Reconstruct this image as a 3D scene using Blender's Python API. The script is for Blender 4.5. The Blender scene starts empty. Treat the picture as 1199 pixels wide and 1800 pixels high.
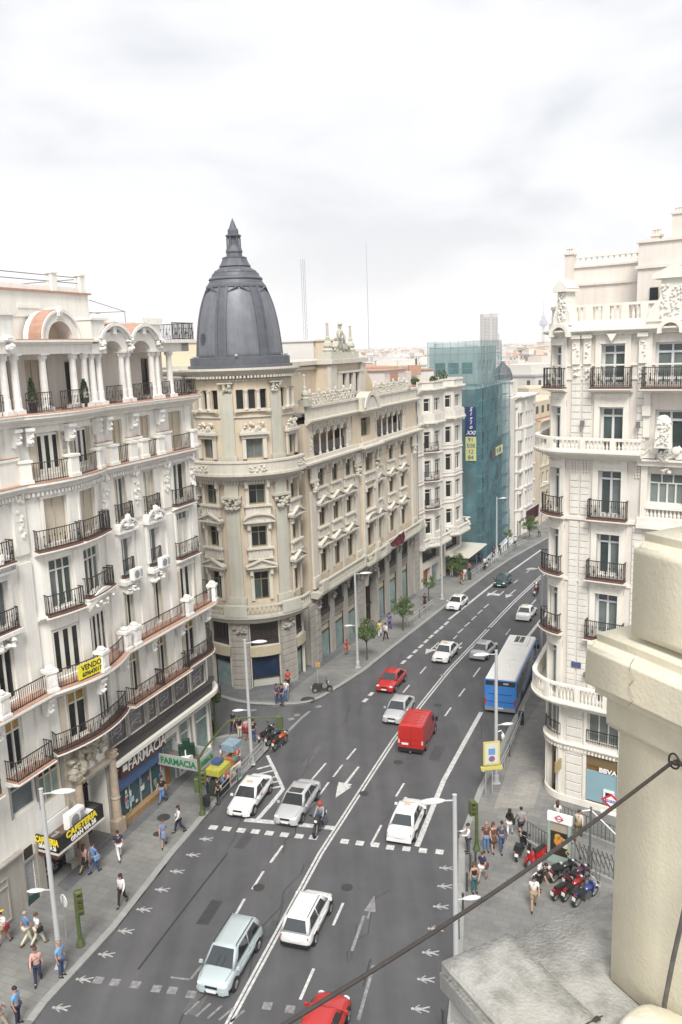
import bpy, bmesh, math, random
from mathutils import Matrix, Vector
R_ = math.radians; PI = math.pi
sc = bpy.context.scene
COL = sc.collection
# ------------------------------------------------------------------ camera
F_PX, W_PX, H_PX, CZ = 1459.0, 1199.0, 1800.0, 26.3
cam_d = bpy.data.cameras.new('camera'); cam = bpy.data.objects.new('camera', cam_d); COL.objects.link(cam)
RM = Matrix.Rotation(R_(90-11.1), 3, 'X') @ Matrix.Rotation(R_(-2.0), 3, 'Z')
cam.matrix_world = Matrix.Translation((0, 0, CZ)) @ RM.to_4x4()
cam_d.sensor_fit = 'VERTICAL'; cam_d.sensor_height = 36; cam_d.sensor_width = 24
cam_d.lens = 36*F_PX/H_PX; cam_d.clip_start = 0.05; cam_d.clip_end = 12000
sc.camera = cam
# ------------------------------------------------------------------ world, sun, exposure
SUN_EL, SUN_AZ = R_(51), R_(179)          # azimuth clockwise from +Y (sun behind the camera, a little to the right)
w = bpy.data.worlds.new("World"); sc.world = w; w.use_nodes = True
nt = w.node_tree; nt.nodes.clear()
def wn(t, **k):
    n = nt.nodes.new(t)
    for a, b in k.items(): setattr(n, a, b)
    return n
sky = wn('ShaderNodeTexSky', sky_type='NISHITA', sun_disc=False, sun_elevation=SUN_EL, sun_rotation=SUN_AZ, air_density=1.0, dust_density=3.0)
geo = wn('ShaderNodeTexCoord'); mp = wn('ShaderNodeMapping'); mp.inputs['Scale'].default_value = (1.0, 1.0, 2.3)
nt.links.new(geo.outputs['Generated'], mp.inputs['Vector'])
n1 = wn('ShaderNodeTexNoise'); n1.inputs['Scale'].default_value = 2.6; n1.inputs['Detail'].default_value = 7; n1.inputs['Roughness'].default_value = .52; n1.inputs['Distortion'].default_value = .35
nt.links.new(mp.outputs['Vector'], n1.inputs['Vector'])
cr = wn('ShaderNodeValToRGB'); e = cr.color_ramp.elements
e[0].position = .38; e[0].color = (.68, .70, .735, 1); e[1].position = .60; e[1].color = (.99, .99, 1.0, 1)
m_ = e.new(.49); m_.color = (.86, .87, .89, 1)
nt.links.new(n1.outputs['Fac'], cr.inputs['Fac'])
scale = wn('ShaderNodeMixRGB', blend_type='MULTIPLY'); scale.inputs['Fac'].default_value = 1; scale.inputs[2].default_value = (3.55, 3.55, 3.55, 1)
nt.links.new(cr.outputs['Color'], scale.inputs[1])
mx = wn('ShaderNodeMixRGB'); mx.inputs['Fac'].default_value = .95
nt.links.new(sky.outputs['Color'], mx.inputs[1]); nt.links.new(scale.outputs['Color'], mx.inputs[2])
bg = wn('ShaderNodeBackground'); bg.inputs['Strength'].default_value = .1
nt.links.new(mx.outputs['Color'], bg.inputs['Color'])
wo = wn('ShaderNodeOutputWorld'); nt.links.new(bg.outputs['Background'], wo.inputs['Surface'])
sd = bpy.data.lights.new('sun', 'SUN'); sd.energy = 1.5; sd.angle = R_(24); sd.color = (1, .965, .91)
sun = bpy.data.objects.new('sun', sd); COL.objects.link(sun)
_d = Vector((math.sin(SUN_AZ)*math.cos(SUN_EL), math.cos(SUN_AZ)*math.cos(SUN_EL), math.sin(SUN_EL)))
sun.rotation_euler = _d.to_track_quat('Z', 'Y').to_euler()
sc.view_settings.view_transform = 'Standard'; sc.view_settings.look = 'None'
sc.view_settings.exposure = 1.6; sc.view_settings.gamma = 1; sc.view_settings.use_curve_mapping = False
sc.cycles.max_bounces = 5; sc.cycles.diffuse_bounces = 3; sc.cycles.glossy_bounces = 2; sc.cycles.transparent_max_bounces = 8
sc.cycles.volume_bounces = 1; sc.cycles.use_denoising = True
# ------------------------------------------------------------------ ground profile and ray helpers
def gz(y):
    if y < 40: return 0.0
    if y < 70: return -.05*(y-40)**2/60
    if y < 190: return -.75-.05*(y-70)
    if y < 250: return -6.75-.05*(y-190)+.05*(y-190)**2/120
    return -8.25
def ray(u, v): return RM @ Vector(((u-W_PX/2)/F_PX, (H_PX/2-v)/F_PX, -1))
def G(u, v, dz=0.0):
    d = ray(u, v); t = (dz-CZ)/d.z
    for _ in range(40): t = (gz(d.y*t)+dz-CZ)/d.z
    return Vector((d.x*t, d.y*t, gz(d.y*t)+dz))
def XY(u, v, y):                    # point at forward distance y
    d = ray(u, v); t = y/d.y; return Vector((d.x*t, y, CZ+d.z*t))
rnd = random.Random(7)
# ------------------------------------------------------------------ materials
MATS = {}
def mat(name, col, rough=.8, var=.0, scale=1.5, bump=0.0, bscale=20, metal=0.0, coat=0.0, streak=0.0, spec=.5, var2=None, alpha=1.0):
    if name in MATS: return MATS[name]
    m = bpy.data.materials.new(name); m.use_nodes = True; t = m.node_tree; b = t.nodes['Principled BSDF']
    b.inputs['Base Color'].default_value = (*col, 1); b.inputs['Roughness'].default_value = rough
    b.inputs['Metallic'].default_value = metal; b.inputs['Coat Weight'].default_value = coat; b.inputs['Specular IOR Level'].default_value = spec
    b.inputs['Coat Roughness'].default_value = .06
    g = t.nodes.new('ShaderNodeNewGeometry') if (var or bump or streak) else None
    last = None
    if var:
        n = t.nodes.new('ShaderNodeTexNoise'); n.inputs['Scale'].default_value = scale; n.inputs['Detail'].default_value = 8; n.inputs['Roughness'].default_value = .65
        t.links.new(g.outputs['Position'], n.inputs['Vector'])
        r = t.nodes.new('ShaderNodeValToRGB'); r.color_ramp.elements[0].position = .3; r.color_ramp.elements[1].position = .7
        lo = [max(0, c*(1-var)) for c in col]; hi = [min(1, c*(1+var)) for c in col]
        if var2: lo = list(var2)
        r.color_ramp.elements[0].color = (*lo, 1); r.color_ramp.elements[1].color = (*hi, 1)
        t.links.new(n.outputs['Fac'], r.inputs['Fac']); last = r.outputs['Color']
    if streak:
        mpn = t.nodes.new('ShaderNodeMapping'); mpn.inputs['Scale'].default_value = (2.2, 2.2, .16)
        t.links.new(g.outputs['Position'], mpn.inputs['Vector'])
        n = t.nodes.new('ShaderNodeTexNoise'); n.inputs['Scale'].default_value = 1.6; n.inputs['Detail'].default_value = 6; n.inputs['Roughness'].default_value = .7
        t.links.new(mpn.outputs['Vector'], n.inputs['Vector'])
        r = t.nodes.new('ShaderNodeValToRGB'); r.color_ramp.elements[0].position = .42; r.color_ramp.elements[1].position = .72
        r.color_ramp.elements[0].color = (1, 1, 1, 1); k = 1-streak; r.color_ramp.elements[1].color = (k, k*.97, k*.92, 1)
        t.links.new(n.outputs['Fac'], r.inputs['Fac'])
        x = t.nodes.new('ShaderNodeMixRGB'); x.blend_type = 'MULTIPLY'; x.inputs['Fac'].default_value = 1
        if last: t.links.new(last, x.inputs[1])
        else: x.inputs[1].default_value = (*col, 1)
        t.links.new(r.outputs['Color'], x.inputs[2]); last = x.outputs['Color']
    if last: t.links.new(last, b.inputs['Base Color'])
    if bump:
        n = t.nodes.new('ShaderNodeTexNoise'); n.inputs['Scale'].default_value = bscale; n.inputs['Detail'].default_value = 6
        t.links.new(g.outputs['Position'], n.inputs['Vector'])
        bn = t.nodes.new('ShaderNodeBump'); bn.inputs['Strength'].default_value = bump; bn.inputs['Distance'].default_value = .02
        t.links.new(n.outputs['Fac'], bn.inputs['Height']); t.links.new(bn.outputs['Normal'], b.inputs['Normal'])
    if alpha < 1: b.inputs['Alpha'].default_value = alpha
    MATS[name] = m; return m
def paint(name, col, metal=0.0, rough=.3): return mat('paint_'+name, col, rough=rough, metal=metal, coat=.7)
def glass(name, col, rough=.12): return mat('glass_'+name, col, rough=rough, spec=.35, var=.35, scale=.7)
# ------------------------------------------------------------------ mesh builder
I4 = Matrix.Identity(4)
class MB:
    def __init__(s): s.v = []; s.f = []; s.m = []; s.cur = 0; s.M = None
    def add(s, vs, fs):
        o = len(s.v)
        if s.M is not None: vs = [s.M @ Vector(p) for p in vs]
        s.v += [tuple(p) for p in vs]; s.f += [tuple(i+o for i in f) for f in fs]; s.m += [s.cur]*len(fs); return s
    def part(s):
        if not hasattr(s, 'br'): s.br = []
        s.br.append((len(s.v), len(s.f))); return s
    def box(s, x0, x1, y0, y1, z0, z1, tx=1.0, ty=1.0):
        cx, cy = (x0+x1)/2, (y0+y1)/2
        a = [(x0, y0, z0), (x1, y0, z0), (x1, y1, z0), (x0, y1, z0)]
        b = [(cx+(x-cx)*tx, cy+(y-cy)*ty, z1) for x, y, _ in a]
        return s.add(a+b, [(3, 2, 1, 0), (4, 5, 6, 7), (0, 1, 5, 4), (1, 2, 6, 5), (2, 3, 7, 6), (3, 0, 4, 7)])
    def cbox(s, c, d, **k): return s.box(c[0]-d[0]/2, c[0]+d[0]/2, c[1]-d[1]/2, c[1]+d[1]/2, c[2]-d[2]/2, c[2]+d[2]/2, **k)
    def quad(s, a, b, c, d): return s.add([a, b, c, d], [(0, 1, 2, 3)])
    def poly(s, pts): return s.add(pts, [tuple(range(len(pts)))])
    def lathe(s, prof, n=12, c=(0, 0), cap=True, rf=None):
        vs = []; fs = []
        for r, z in prof:
            for i in range(n):
                a = 2*PI*i/n; q = r*(rf(a, z) if rf else 1); vs.append((c[0]+q*math.cos(a), c[1]+q*math.sin(a), z))
        for k in range(len(prof)-1):
            for i in range(n):
                j = (i+1) % n; fs.append((k*n+i, k*n+j, (k+1)*n+j, (k+1)*n+i))
        if cap: fs.append(tuple(range(n))[::-1]); fs.append(tuple(range((len(prof)-1)*n, len(prof)*n)))
        return s.add(vs, fs)
    def tube(s, p, r, n=6, cap=True):
        p = [Vector(q) for q in p]; rr = r if isinstance(r, (list, tuple)) else [r]*len(p)
        vs = []; fs = []; up = Vector((0, 0, 1)); prev = None
        for i, q in enumerate(p):
            d = ((p[i+1]-q) if i == 0 else (q-p[i-1]) if i == len(p)-1 else (p[i+1]-p[i-1])).normalized()
            if prev is None:
                a = d.cross(up)
                if a.length < .05: a = Vector((1, 0, 0))
            else: a = prev-d*prev.dot(d)
            a.normalize(); prev = a; b = d.cross(a)
            for k in range(n):
                t = 2*PI*k/n; vs.append(q+(a*math.cos(t)+b*math.sin(t))*rr[i])
        for i in range(len(p)-1):
            for k in range(n):
                j = (k+1) % n; fs.append((i*n+k, (i+1)*n+k, (i+1)*n+j, i*n+j))
        if cap: fs.append(tuple(range(n))); fs.append(tuple(range((len(p)-1)*n, len(p)*n))[::-1])
        return s.add(vs, fs)
    def extr(s, pts, y0, y1):          # polygon in x,z extruded along y
        n = len(pts); vs = [(x, y0, z) for x, z in pts]+[(x, y1, z) for x, z in pts]
        return s.add(vs, [tuple(range(n)), tuple(range(2*n-1, n-1, -1))]+[(i, i+n, (i+1) % n+n, (i+1) % n) for i in range(n)])
    def blob(s, c, r, seed=0, n=6, m=4):
        q = random.Random(seed); vs = []; fs = []
        r = r if isinstance(r, (tuple, list)) else (r, r, r)
        for j in range(1, m):
            ph = PI*j/m
            for i in range(n):
                a = 2*PI*i/n; k = q.uniform(.82, 1.15)
                vs.append((c[0]+r[0]*k*math.sin(ph)*math.cos(a), c[1]+r[1]*k*math.sin(ph)*math.sin(a), c[2]+r[2]*k*math.cos(ph)))
        t = len(vs); vs.append((c[0], c[1], c[2]+r[2])); vs.append((c[0], c[1], c[2]-r[2]))
        for j in range(m-2):
            for i in range(n):
                k = (i+1) % n; fs.append((j*n+i, (j+1)*n+i, (j+1)*n+k, j*n+k))
        for i in range(n):
            k = (i+1) % n; fs.append((t, i, k)); fs.append((t+1, (m-2)*n+k, (m-2)*n+i))
        return s.add(vs, fs)
    def orn(s, x0, x1, z0, z1, y, d=.12, n=8, seed=0):   # carved relief: clustered leaves and scrolls
        q = random.Random(seed); hw = (x1-x0)/2; hh = (z1-z0)/2; cx = (x0+x1)/2; cz = (z0+z1)/2
        for i in range(n):
            a = q.uniform(-1, 1); b = q.uniform(-1, 1); r = q.uniform(.16, .32)*min(hw, hh)*1.3+.02
            s.blob((cx+a*hw*.8, y-d*q.uniform(0, .5), cz+b*hh*.8), (r, d*q.uniform(.6, 1), r*q.uniform(.6, 1.3)), seed*31+i, 5, 4)
        return s
    def mesh(s, name, mats, smooth=False):
        me = bpy.data.meshes.new(name); me.from_pydata(s.v, [], s.f)
        for m in (mats if isinstance(mats, (list, tuple)) else [mats]): me.materials.append(m)
        if any(s.m): me.polygons.foreach_set('material_index', s.m)
        if smooth: me.polygons.foreach_set('use_smooth', [True]*len(s.f))
        me.update(); return me
    def build(s, name, mats, parent=None, loc=(0, 0, 0), rot=0, smooth=False, **k):
        if hasattr(s, 'br') and s.br:
            cuts = sorted(set([(0, 0)]+s.br+[(len(s.v), len(s.f))])); o = None
            for (v0, f0), (v1, f1) in zip(cuts, cuts[1:]):
                if f1 == f0: continue
                q = MB(); q.v = s.v[v0:v1]; q.f = [tuple(i-v0 for i in f) for f in s.f[f0:f1]]; q.m = s.m[f0:f1]; o = put(name, q.mesh(name, mats, smooth), parent, loc, rot, **k)
            return o
        return put(name, s.mesh(name, mats, smooth), parent, loc, rot, **k)
def fixn(me):
    b = bmesh.new(); b.from_mesh(me); bmesh.ops.recalc_face_normals(b, faces=b.faces); b.to_mesh(me); b.free(); return me
def put(name, data, parent=None, loc=(0, 0, 0), rot=0, label=None, cat=None, group=None, kind=None, M=None):
    o = bpy.data.objects.new(name, data); COL.objects.link(o)
    if M is not None: o.matrix_basis = M
    else:
        o.location = loc; o.rotation_euler = rot if isinstance(rot, (tuple, list)) else (0, 0, rot)
    if parent: o.parent = parent
    if label: o['label'] = label
    if cat: o['category'] = cat
    if group: o['group'] = group
    if kind: o['kind'] = kind
    return o
def empty(name, loc, rot=0, label=None, cat=None, group=None, kind=None):
    return put(name, None, None, loc, rot, label, cat, group, kind)
def dup(root, loc=None, rot=None, label=None, group=None, scale=None):
    kids = {}
    for o in root.children: kids[o] = list(o.children)
    r = root.copy(); COL.objects.link(r)
    if loc is not None: r.location = loc
    if rot is not None: r.rotation_euler = (0, 0, rot)
    if scale: r.scale = (scale,)*3
    if label: r['label'] = label
    if group: r['group'] = group
    for c, gs in kids.items():
        k = c.copy(); COL.objects.link(k); k.parent = r
        for g in gs: h = g.copy(); COL.objects.link(h); h.parent = k
    return r
def bev(me, wd, seg=1):
    b = bmesh.new(); b.from_mesh(me); bmesh.ops.remove_doubles(b, verts=b.verts, dist=1e-5)
    bmesh.ops.bevel(b, geom=list(b.edges), offset=wd, segments=seg, affect='EDGES', clamp_overlap=True); b.to_mesh(me); b.free(); return me
def text(body, name, m, parent, M, size, wfit=None, ext=.02, bold=0.0, shear=0, align='CENTER'):
    c = bpy.data.curves.new(name, 'FONT'); c.body = body; c.size = size; c.extrude = ext; c.offset = bold; c.align_x = align; c.align_y = 'CENTER'
    c.shear = shear; c.resolution_u = 3; c.materials.append(m)
    t = bpy.data.objects.new('t', c); me = bpy.data.meshes.new_from_object(t); me.name = name; bpy.data.objects.remove(t); bpy.data.curves.remove(c)
    if not me.materials: me.materials.append(m)
    return put(name, me, parent, M=M)
# ------------------------------------------------------------------ path: plan line of a facade, parameter s
class Path:
    def __init__(s, pts): s.p = pts          # (s, x, y); outward is to the right of the direction of travel reversed (local -y)
    def seg(s, t):
        for i in range(len(s.p)-2):
            if t < s.p[i+1][0]: return i
        return len(s.p)-2
    def pos(s, t, o=0.0):
        i = s.seg(t); a, b = s.p[i], s.p[i+1]; k = (t-a[0])/(b[0]-a[0])
        x = a[1]+(b[1]-a[1])*k; y = a[2]+(b[2]-a[2])*k; n = s.nrm(t)
        return x+n[0]*o, y+n[1]*o
    def segn(s, i):
        a, b = s.p[i], s.p[i+1]; dx, dy = b[1]-a[1], b[2]-a[2]; l = math.hypot(dx, dy) or 1
        return dy/l, -dx/l
    def nrm(s, t):
        for i in range(1, len(s.p)-1):
            if abs(t-s.p[i][0]) < 1e-6:
                n0, n1 = s.segn(i-1), s.segn(i); x, y = n0[0]+n1[0], n0[1]+n1[1]; l = x*x+y*y
                k = min(2.0/l, 3) if l > 1e-6 else 1
                return x*k, y*k
        return s.segn(s.seg(t))
    def brk(s, a, b): return [a]+[q[0] for q in s.p if a+1e-6 < q[0] < b-1e-6]+[b]
    def mtx(s, t, z=0.0, o=0.0):
        x, y = s.pos(t, o); n = s.segn(s.seg(t)); l = math.hypot(*n)
        return Matrix.Translation((x, y, z)) @ Matrix.Rotation(math.atan2(n[0], -n[1]), 4, 'Z')
def sweep(mb, path, s0, s1, prof, cap=True):
    ss = path.brk(s0, s1); n = len(prof); vs = []; fs = []
    for t in ss:
        for o, z in prof:
            x, y = path.pos(t, o); vs.append((x, y, z))
    for i in range(len(ss)-1):
        for k in range(n):
            j = (k+1) % n; fs.append((i*n+k, (i+1)*n+k, (i+1)*n+j, i*n+j))
    if cap: fs.append(tuple(range(n))); fs.append(tuple(range((len(ss)-1)*n, len(ss)*n))[::-1])
    mb.add(vs, fs)
def band(mb, path, s0, s1, z0, z1, o1, o0=-.05): sweep(mb, path, s0, s1, [(o0, z0), (o0, z1), (o1, z1), (o1, z0)])
def cornice(mb, path, s0, s1, z, h, o, base=-.05):
    sweep(mb, path, s0, s1, [(base, z), (base, z+h), (o, z+h), (o, z+h*.72), (o*.86, z+h*.62), (o*.7, z+h*.45), (o*.45, z+h*.32), (o*.3, z)])
def wall(mb, path, s0, s1, z0, z1, ops, o=0.0, depth=.3, z0f=None, rmat=None):
    ss = sorted(set([round(t, 4) for t in path.brk(s0, s1)]+[round(t, 4) for q in ops for t in q[:2] if s0 < t < s1]))
    zs = sorted(set([z0, z1]+[t for q in ops for t in q[2:4] if z0 < t < z1]))
    for i in range(len(ss)-1):
        a, b = ss[i], ss[i+1]; A, B = path.pos(a, o), path.pos(b, o); m = (a+b)/2
        for j in range(len(zs)-1):
            c, d = zs[j], zs[j+1]; n = (c+d)/2
            if any(q[0] < m < q[1] and q[2] < n < q[3] for q in ops): continue
            mb.quad((*A, c), (*B, c), (*B, d), (*A, d))
    k = mb.cur
    if rmat is not None: mb.cur = rmat
    for q in ops:
        sa, sb, za, zb = q[:4]; dd = q[4] if len(q) > 4 else depth
        bk = path.brk(sa, sb)
        for a, b in zip(bk, bk[1:]):
            A, B, C, D = path.pos(a, o), path.pos(b, o), path.pos(a, o-dd), path.pos(b, o-dd)
            mb.quad((*A, zb), (*B, zb), (*D, zb), (*C, zb)); mb.quad((*A, za), (*C, za), (*D, za), (*B, za))
        for t, g in ((sa, 1), (sb, -1)):
            A, C = path.pos(t, o), path.pos(t, o-dd)
            mb.quad((*A, za), (*A, zb), (*C, zb), (*C, za))
    mb.cur = k
# ------------------------------------------------------------------ window units (meshes shared between alike windows)
CACHE = {}
def cached(key, fn):
    if key not in CACHE: CACHE[key] = fn()
    return CACHE[key]
def box_mesh(name, w, d, h, m):
    return cached(('bx', name, w, d, h, m.name), lambda: MB().box(-w/2, w/2, -d/2, d/2, 0, h).mesh(name, m))
def window(parent, M, w, h, fm, gm, cols=2, tr=.0, fw=.07, shut=None, shutw=.35, arch=False, name='window', tcols=None, tg=None, sub=True):
    """frame centred on M, bottom at z=0; glass panes are children"""
    w, h = round(w, 2), round(h, 2)
    def fr():
        b = MB(); b.box(-w/2, -w/2+fw, -.05, .05, 0, h); b.box(w/2-fw, w/2, -.05, .05, 0, h)
        b.box(-w/2+fw, w/2-fw, -.05, .05, 0, fw*1.3); b.box(-w/2+fw, w/2-fw, -.05, .05, h-fw, h)
        iw = w-2*fw
        for k in range(1, cols):
            x = -iw/2+iw*k/cols; b.box(x-fw*.55, x+fw*.55, -.045, .045, fw*1.3, h-(tr or fw))
        if tr:
            b.box(-iw/2, iw/2, -.055, .045, h-tr-fw*.6, h-tr+fw*.3)
            tc = tcols or cols
            for k in range(1, tc):
                x = -iw/2+iw*k/tc; b.box(x-fw*.4, x+fw*.4, -.045, .045, h-tr+fw*.3, h-fw)
        return b.mesh(name, fm)
    o = put(name, cached(('win', w, h, cols, tr, fw, fm.name, tcols), fr), parent, M=M)
    iw = w-2*fw; ph = h-(tr or 0)
    def pane(px, pz, pw, phh, g):
        me = cached(('pn', round(pw, 2), round(phh, 2), g.name), lambda: MB().box(-pw/2, pw/2, .0, .02, 0, phh).mesh('pane', g))
        put('pane', me, o, (px, .03, pz))
    if sub:
        for k in range(cols):
            g = gm if not isinstance(gm, list) else rnd.choice(gm)
            pane(-iw/2+iw*(k+.5)/cols, .03, iw/cols, ph-.06, g)
        if tr:
            tc = tcols or 1
            for k in range(tc): pane(-iw/2+iw*(k+.5)/tc, h-tr, iw/tc, tr-.03, tg or (gm if not isinstance(gm, list) else gm[0]))
    else:
        pane(0, .02, iw, h-.04, gm if not isinstance(gm, list) else rnd.choice(gm))
    if shut:
        def sh():
            b = MB(); b.box(-shutw/2, shutw/2, -.02, .02, 0, h)
            for k in range(int(h/.16)): b.box(-shutw/2+.04, shutw/2-.04, -.035, -.02, .06+k*.16, .15+k*.16)
            return b.mesh('shutter', shut)
        me = cached(('sh', h, shutw, shut.name), sh)
        for q in (-1, 1): put('shutter', me, o, (q*(w/2+shutw*.3), -.17, 0), q*1.15)
    return o
def railing_mb(path, s0, s1, z, h, o, pitch=.13, deco=True, mb=None, r=.0095):
    b = mb or MB()
    band(b, path, s0, s1, z+h-.04, z+h, o+.025, o-.025); band(b, path, s0, s1, z+.06, z+.09, o+.018, o-.018)
    n = max(2, int((s1-s0)/pitch)); 
    for k in range(n+1):
        t = s0+(s1-s0)*k/n; t = min(max(t, s0+.01), s1-.01); M = path.mtx(t, 0, o); big = k % 6 == 0; q = r*1.7 if big else r
        b.M = M; b.box(-q, q, -q, q, z, z+h-.04)
        if deco and k % 2 == 0:
            b.box(-.035, .035, -.008, .008, z+h*.62, z+h*.7); b.box(-.03, .03, -.008, .008, z+h*.16, z+h*.3)
            if k % 6 == 3 or k % 6 == 4: b.box(-.06, .06, -.01, .01, z+h*.32, z+h*.6, tx=.3)
        b.M = None
    return b
def balustrade_mb(b, path, s0, s1, z, h, o, pitch=.24, r=.075):
    band(b, path, s0, s1, z+h-.13, z+h, o+.12, o-.12); band(b, path, s0, s1, z, z+.1, o+.1, o-.1)
    n = max(1, int((s1-s0)/pitch))
    for k in range(n):
        t = s0+(s1-s0)*(k+.5)/n; x, y = path.pos(t, o)
        b.lathe([(r*.7, z+.1), (r, z+.1+(h-.23)*.3), (r*.5, z+.1+(h-.23)*.62), (r*.75, z+h-.13)], 5, (x, y), cap=False)
def pediment(b, w, z, h, d, kind='tri', orn=True, seed=0):
    b.box(-w/2, w/2, -d, .02, z, z+.12)
    if kind == 'tri':
        b.extr([(-w/2, z+.12), (w/2, z+.12), (0, z+.12+h)], -d*.55, .02)
        for q in (-1, 1): b.add([(q*w/2*1.03, -d, z+.12), (q*w/2*1.03, .02, z+.12), (0, .02, z+h+.12), (0, -d, z+h+.12), (q*w/2*1.03, -d, z+.24), (q*w/2*1.03, .02, z+.24), (0, .02, z+h+.26), (0, -d, z+h+.26)],
                                [(0, 1, 2, 3), (7, 6, 5, 4), (0, 3, 7, 4), (1, 5, 6, 2), (0, 4, 5, 1), (3, 2, 6, 7)])
    else:
        n = 8; pts = []
        for k in range(n+1):
            a = PI*(k/n); pts.append((-w/2*math.cos(a)*1.0, z+.12+h*math.sin(a)))
        b.extr(pts, -d*.55, .02)
        for k in range(n):
            (x0, z0), (x1, z1) = pts[k], pts[k+1]
            b.add([(x0, -d, z0), (x0, .02, z0), (x1, .02, z1), (x1, -d, z1), (x0, -d, z0+.13), (x0, .02, z0+.13), (x1, .02, z1+.13), (x1, -d, z1+.13)],
                  [(0, 1, 2, 3), (7, 6, 5, 4), (0, 3, 7, 4), (1, 5, 6, 2), (0, 4, 5, 1), (3, 2, 6, 7)])
    if orn: b.orn(-w*.3, w*.3, z+.14, z+.12+h*.75, -d*.6, .07, 7, seed)
def column(b, x, y, z0, z1, r, n=10, orn=True):
    h = z1-z0
    b.box(x-r*1.5, x+r*1.5, y-r*1.5, y+r*1.5, z0, z0+h*.07); 
    b.lathe([(r*1.35, z0+h*.07), (r*1.1, z0+h*.1), (r*1.1, z0+h*.25), (r, z0+h*.27), (r*.88, z1-h*.14), (r*.95, z1-h*.13), (r*1.0, z1-h*.1), (r*1.45, z1-h*.03)], n, (x, y))
    b.box(x-r*1.5, x+r*1.5, y-r*1.5, y+r*1.5, z1-h*.03, z1)
    if orn:
        for k in range(6):
            a = k*PI/3; b.blob((x+r*1.1*math.cos(a), y+r*1.1*math.sin(a), z1-h*.07), (r*.3, r*.3, h*.04), k, 4, 3)
# ================================================================== MATERIAL LIST
M_STUC = mat('stucco_white', (.80, .78, .73), .85, .05, .8, .25, 30, streak=.12)
M_ORN = mat('plaster_ornament', (.78, .765, .735), .8, .10, 3.0, .4, 12, streak=.2)
M_TERRA = mat('terracotta_tile', (.40, .24, .175), .85, .18, 4)
M_BROWN = mat('brown_edge', (.13, .065, .05), .8, .2, 4)
M_IRON = mat('wrought_iron', (.035, .029, .028), .5)
M_CREAM = mat('stucco_cream', (.56, .478, .37), .85, .06, .8, .25, 30, streak=.10)
M_CREAMP = mat('stone_cream_pale', (.57, .54, .475), .85, .07, 1.2, .3, 16, streak=.14)
M_GREEN = mat('stone_greenish', (.47, .46, .395), .85, .06, 1.0, .25, 20, streak=.13)
M_GREY = mat('stone_grey', (.34, .32, .29), .85, .10, 1.4, .4, 14, streak=.2)
M_DARKREC = mat('bronze_dark', (.035, .028, .025), .4, .3, 5)
M_RBW = mat('stucco_pinkish', (.66, .615, .57), .85, .05, .8, .2, 30, streak=.08)
M_RBB = mat('stone_block_pale', (.67, .65, .60), .85, .07, 1.1, .35, 12, streak=.1)
M_RBO = mat('plaster_cream_trim', (.74, .715, .65), .82, .06, 1.4, .3, 14, streak=.08)
M_WF = mat('window_frame_white', (.66, .64, .58), .5)
M_CF = mat('window_frame_cream', (.55, .47, .34), .6)
M_TF = mat('window_frame_tan', (.22, .19, .12), .6)
M_BF = mat('window_frame_dark', (.035, .033, .03), .5)
M_SHUT = mat('shutter_beige', (.52, .46, .37), .8, .08, 2)
M_BLIND = mat('roller_blind', (.60, .55, .47), .8, .05, 2)
G_DARK = glass('dark', (.018, .02, .022)); G_GREEN = glass('green', (.06, .085, .08)); G_GREY = glass('grey', (.12, .14, .145)); G_AMB = glass('amber', (.33, .2, .05), .4)
G_SHOP = glass('shop', (.20, .27, .26), .2); G_BLUE = glass('blue', (.12, .22, .30), .2)
M_WHITE = mat('white_paint', (.78, .78, .76), .6); M_BLACK = mat('black_plastic', (.015, .015, .016), .5)
M_STEEL = mat('galvanised_steel', (.42, .44, .45), .45, .08, 3, metal=.4)
M_GPOST = mat('green_enamel', (.075, .10, .035), .45, .15, 4)
M_ASPH = None
def asphalt():
    m = mat('asphalt', (.082, .082, .086), .9, .13, .5, .5, 60); t = m.node_tree; b = t.nodes['Principled BSDF']
    g = t.nodes.new('ShaderNodeNewGeometry'); mpn = t.nodes.new('ShaderNodeMapping'); mpn.inputs['Rotation'].default_value = (0, 0, R_(20)); mpn.inputs['Scale'].default_value = (.8, .05, 1)
    t.links.new(g.outputs['Position'], mpn.inputs['Vector'])
    n = t.nodes.new('ShaderNodeTexNoise'); n.inputs['Scale'].default_value = 1.1; n.inputs['Detail'].default_value = 5; t.links.new(mpn.outputs['Vector'], n.inputs['Vector'])
    r = t.nodes.new('ShaderNodeValToRGB'); r.color_ramp.elements[0].position = .35; r.color_ramp.elements[1].position = .68; r.color_ramp.elements[0].color = (.86, .86, .87, 1); r.color_ramp.elements[1].color = (1.16, 1.15, 1.14, 1)
    t.links.new(n.outputs['Fac'], r.inputs['Fac'])
    x = t.nodes.new('ShaderNodeMixRGB'); x.blend_type = 'MULTIPLY'; x.inputs['Fac'].default_value = 1
    src = b.inputs['Base Color'].links[0].from_socket; t.links.new(src, x.inputs[1]); t.links.new(r.outputs['Color'], x.inputs[2]); t.links.new(x.outputs['Color'], b.inputs['Base Color'])
    return m
M_ASPH = asphalt()
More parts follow.
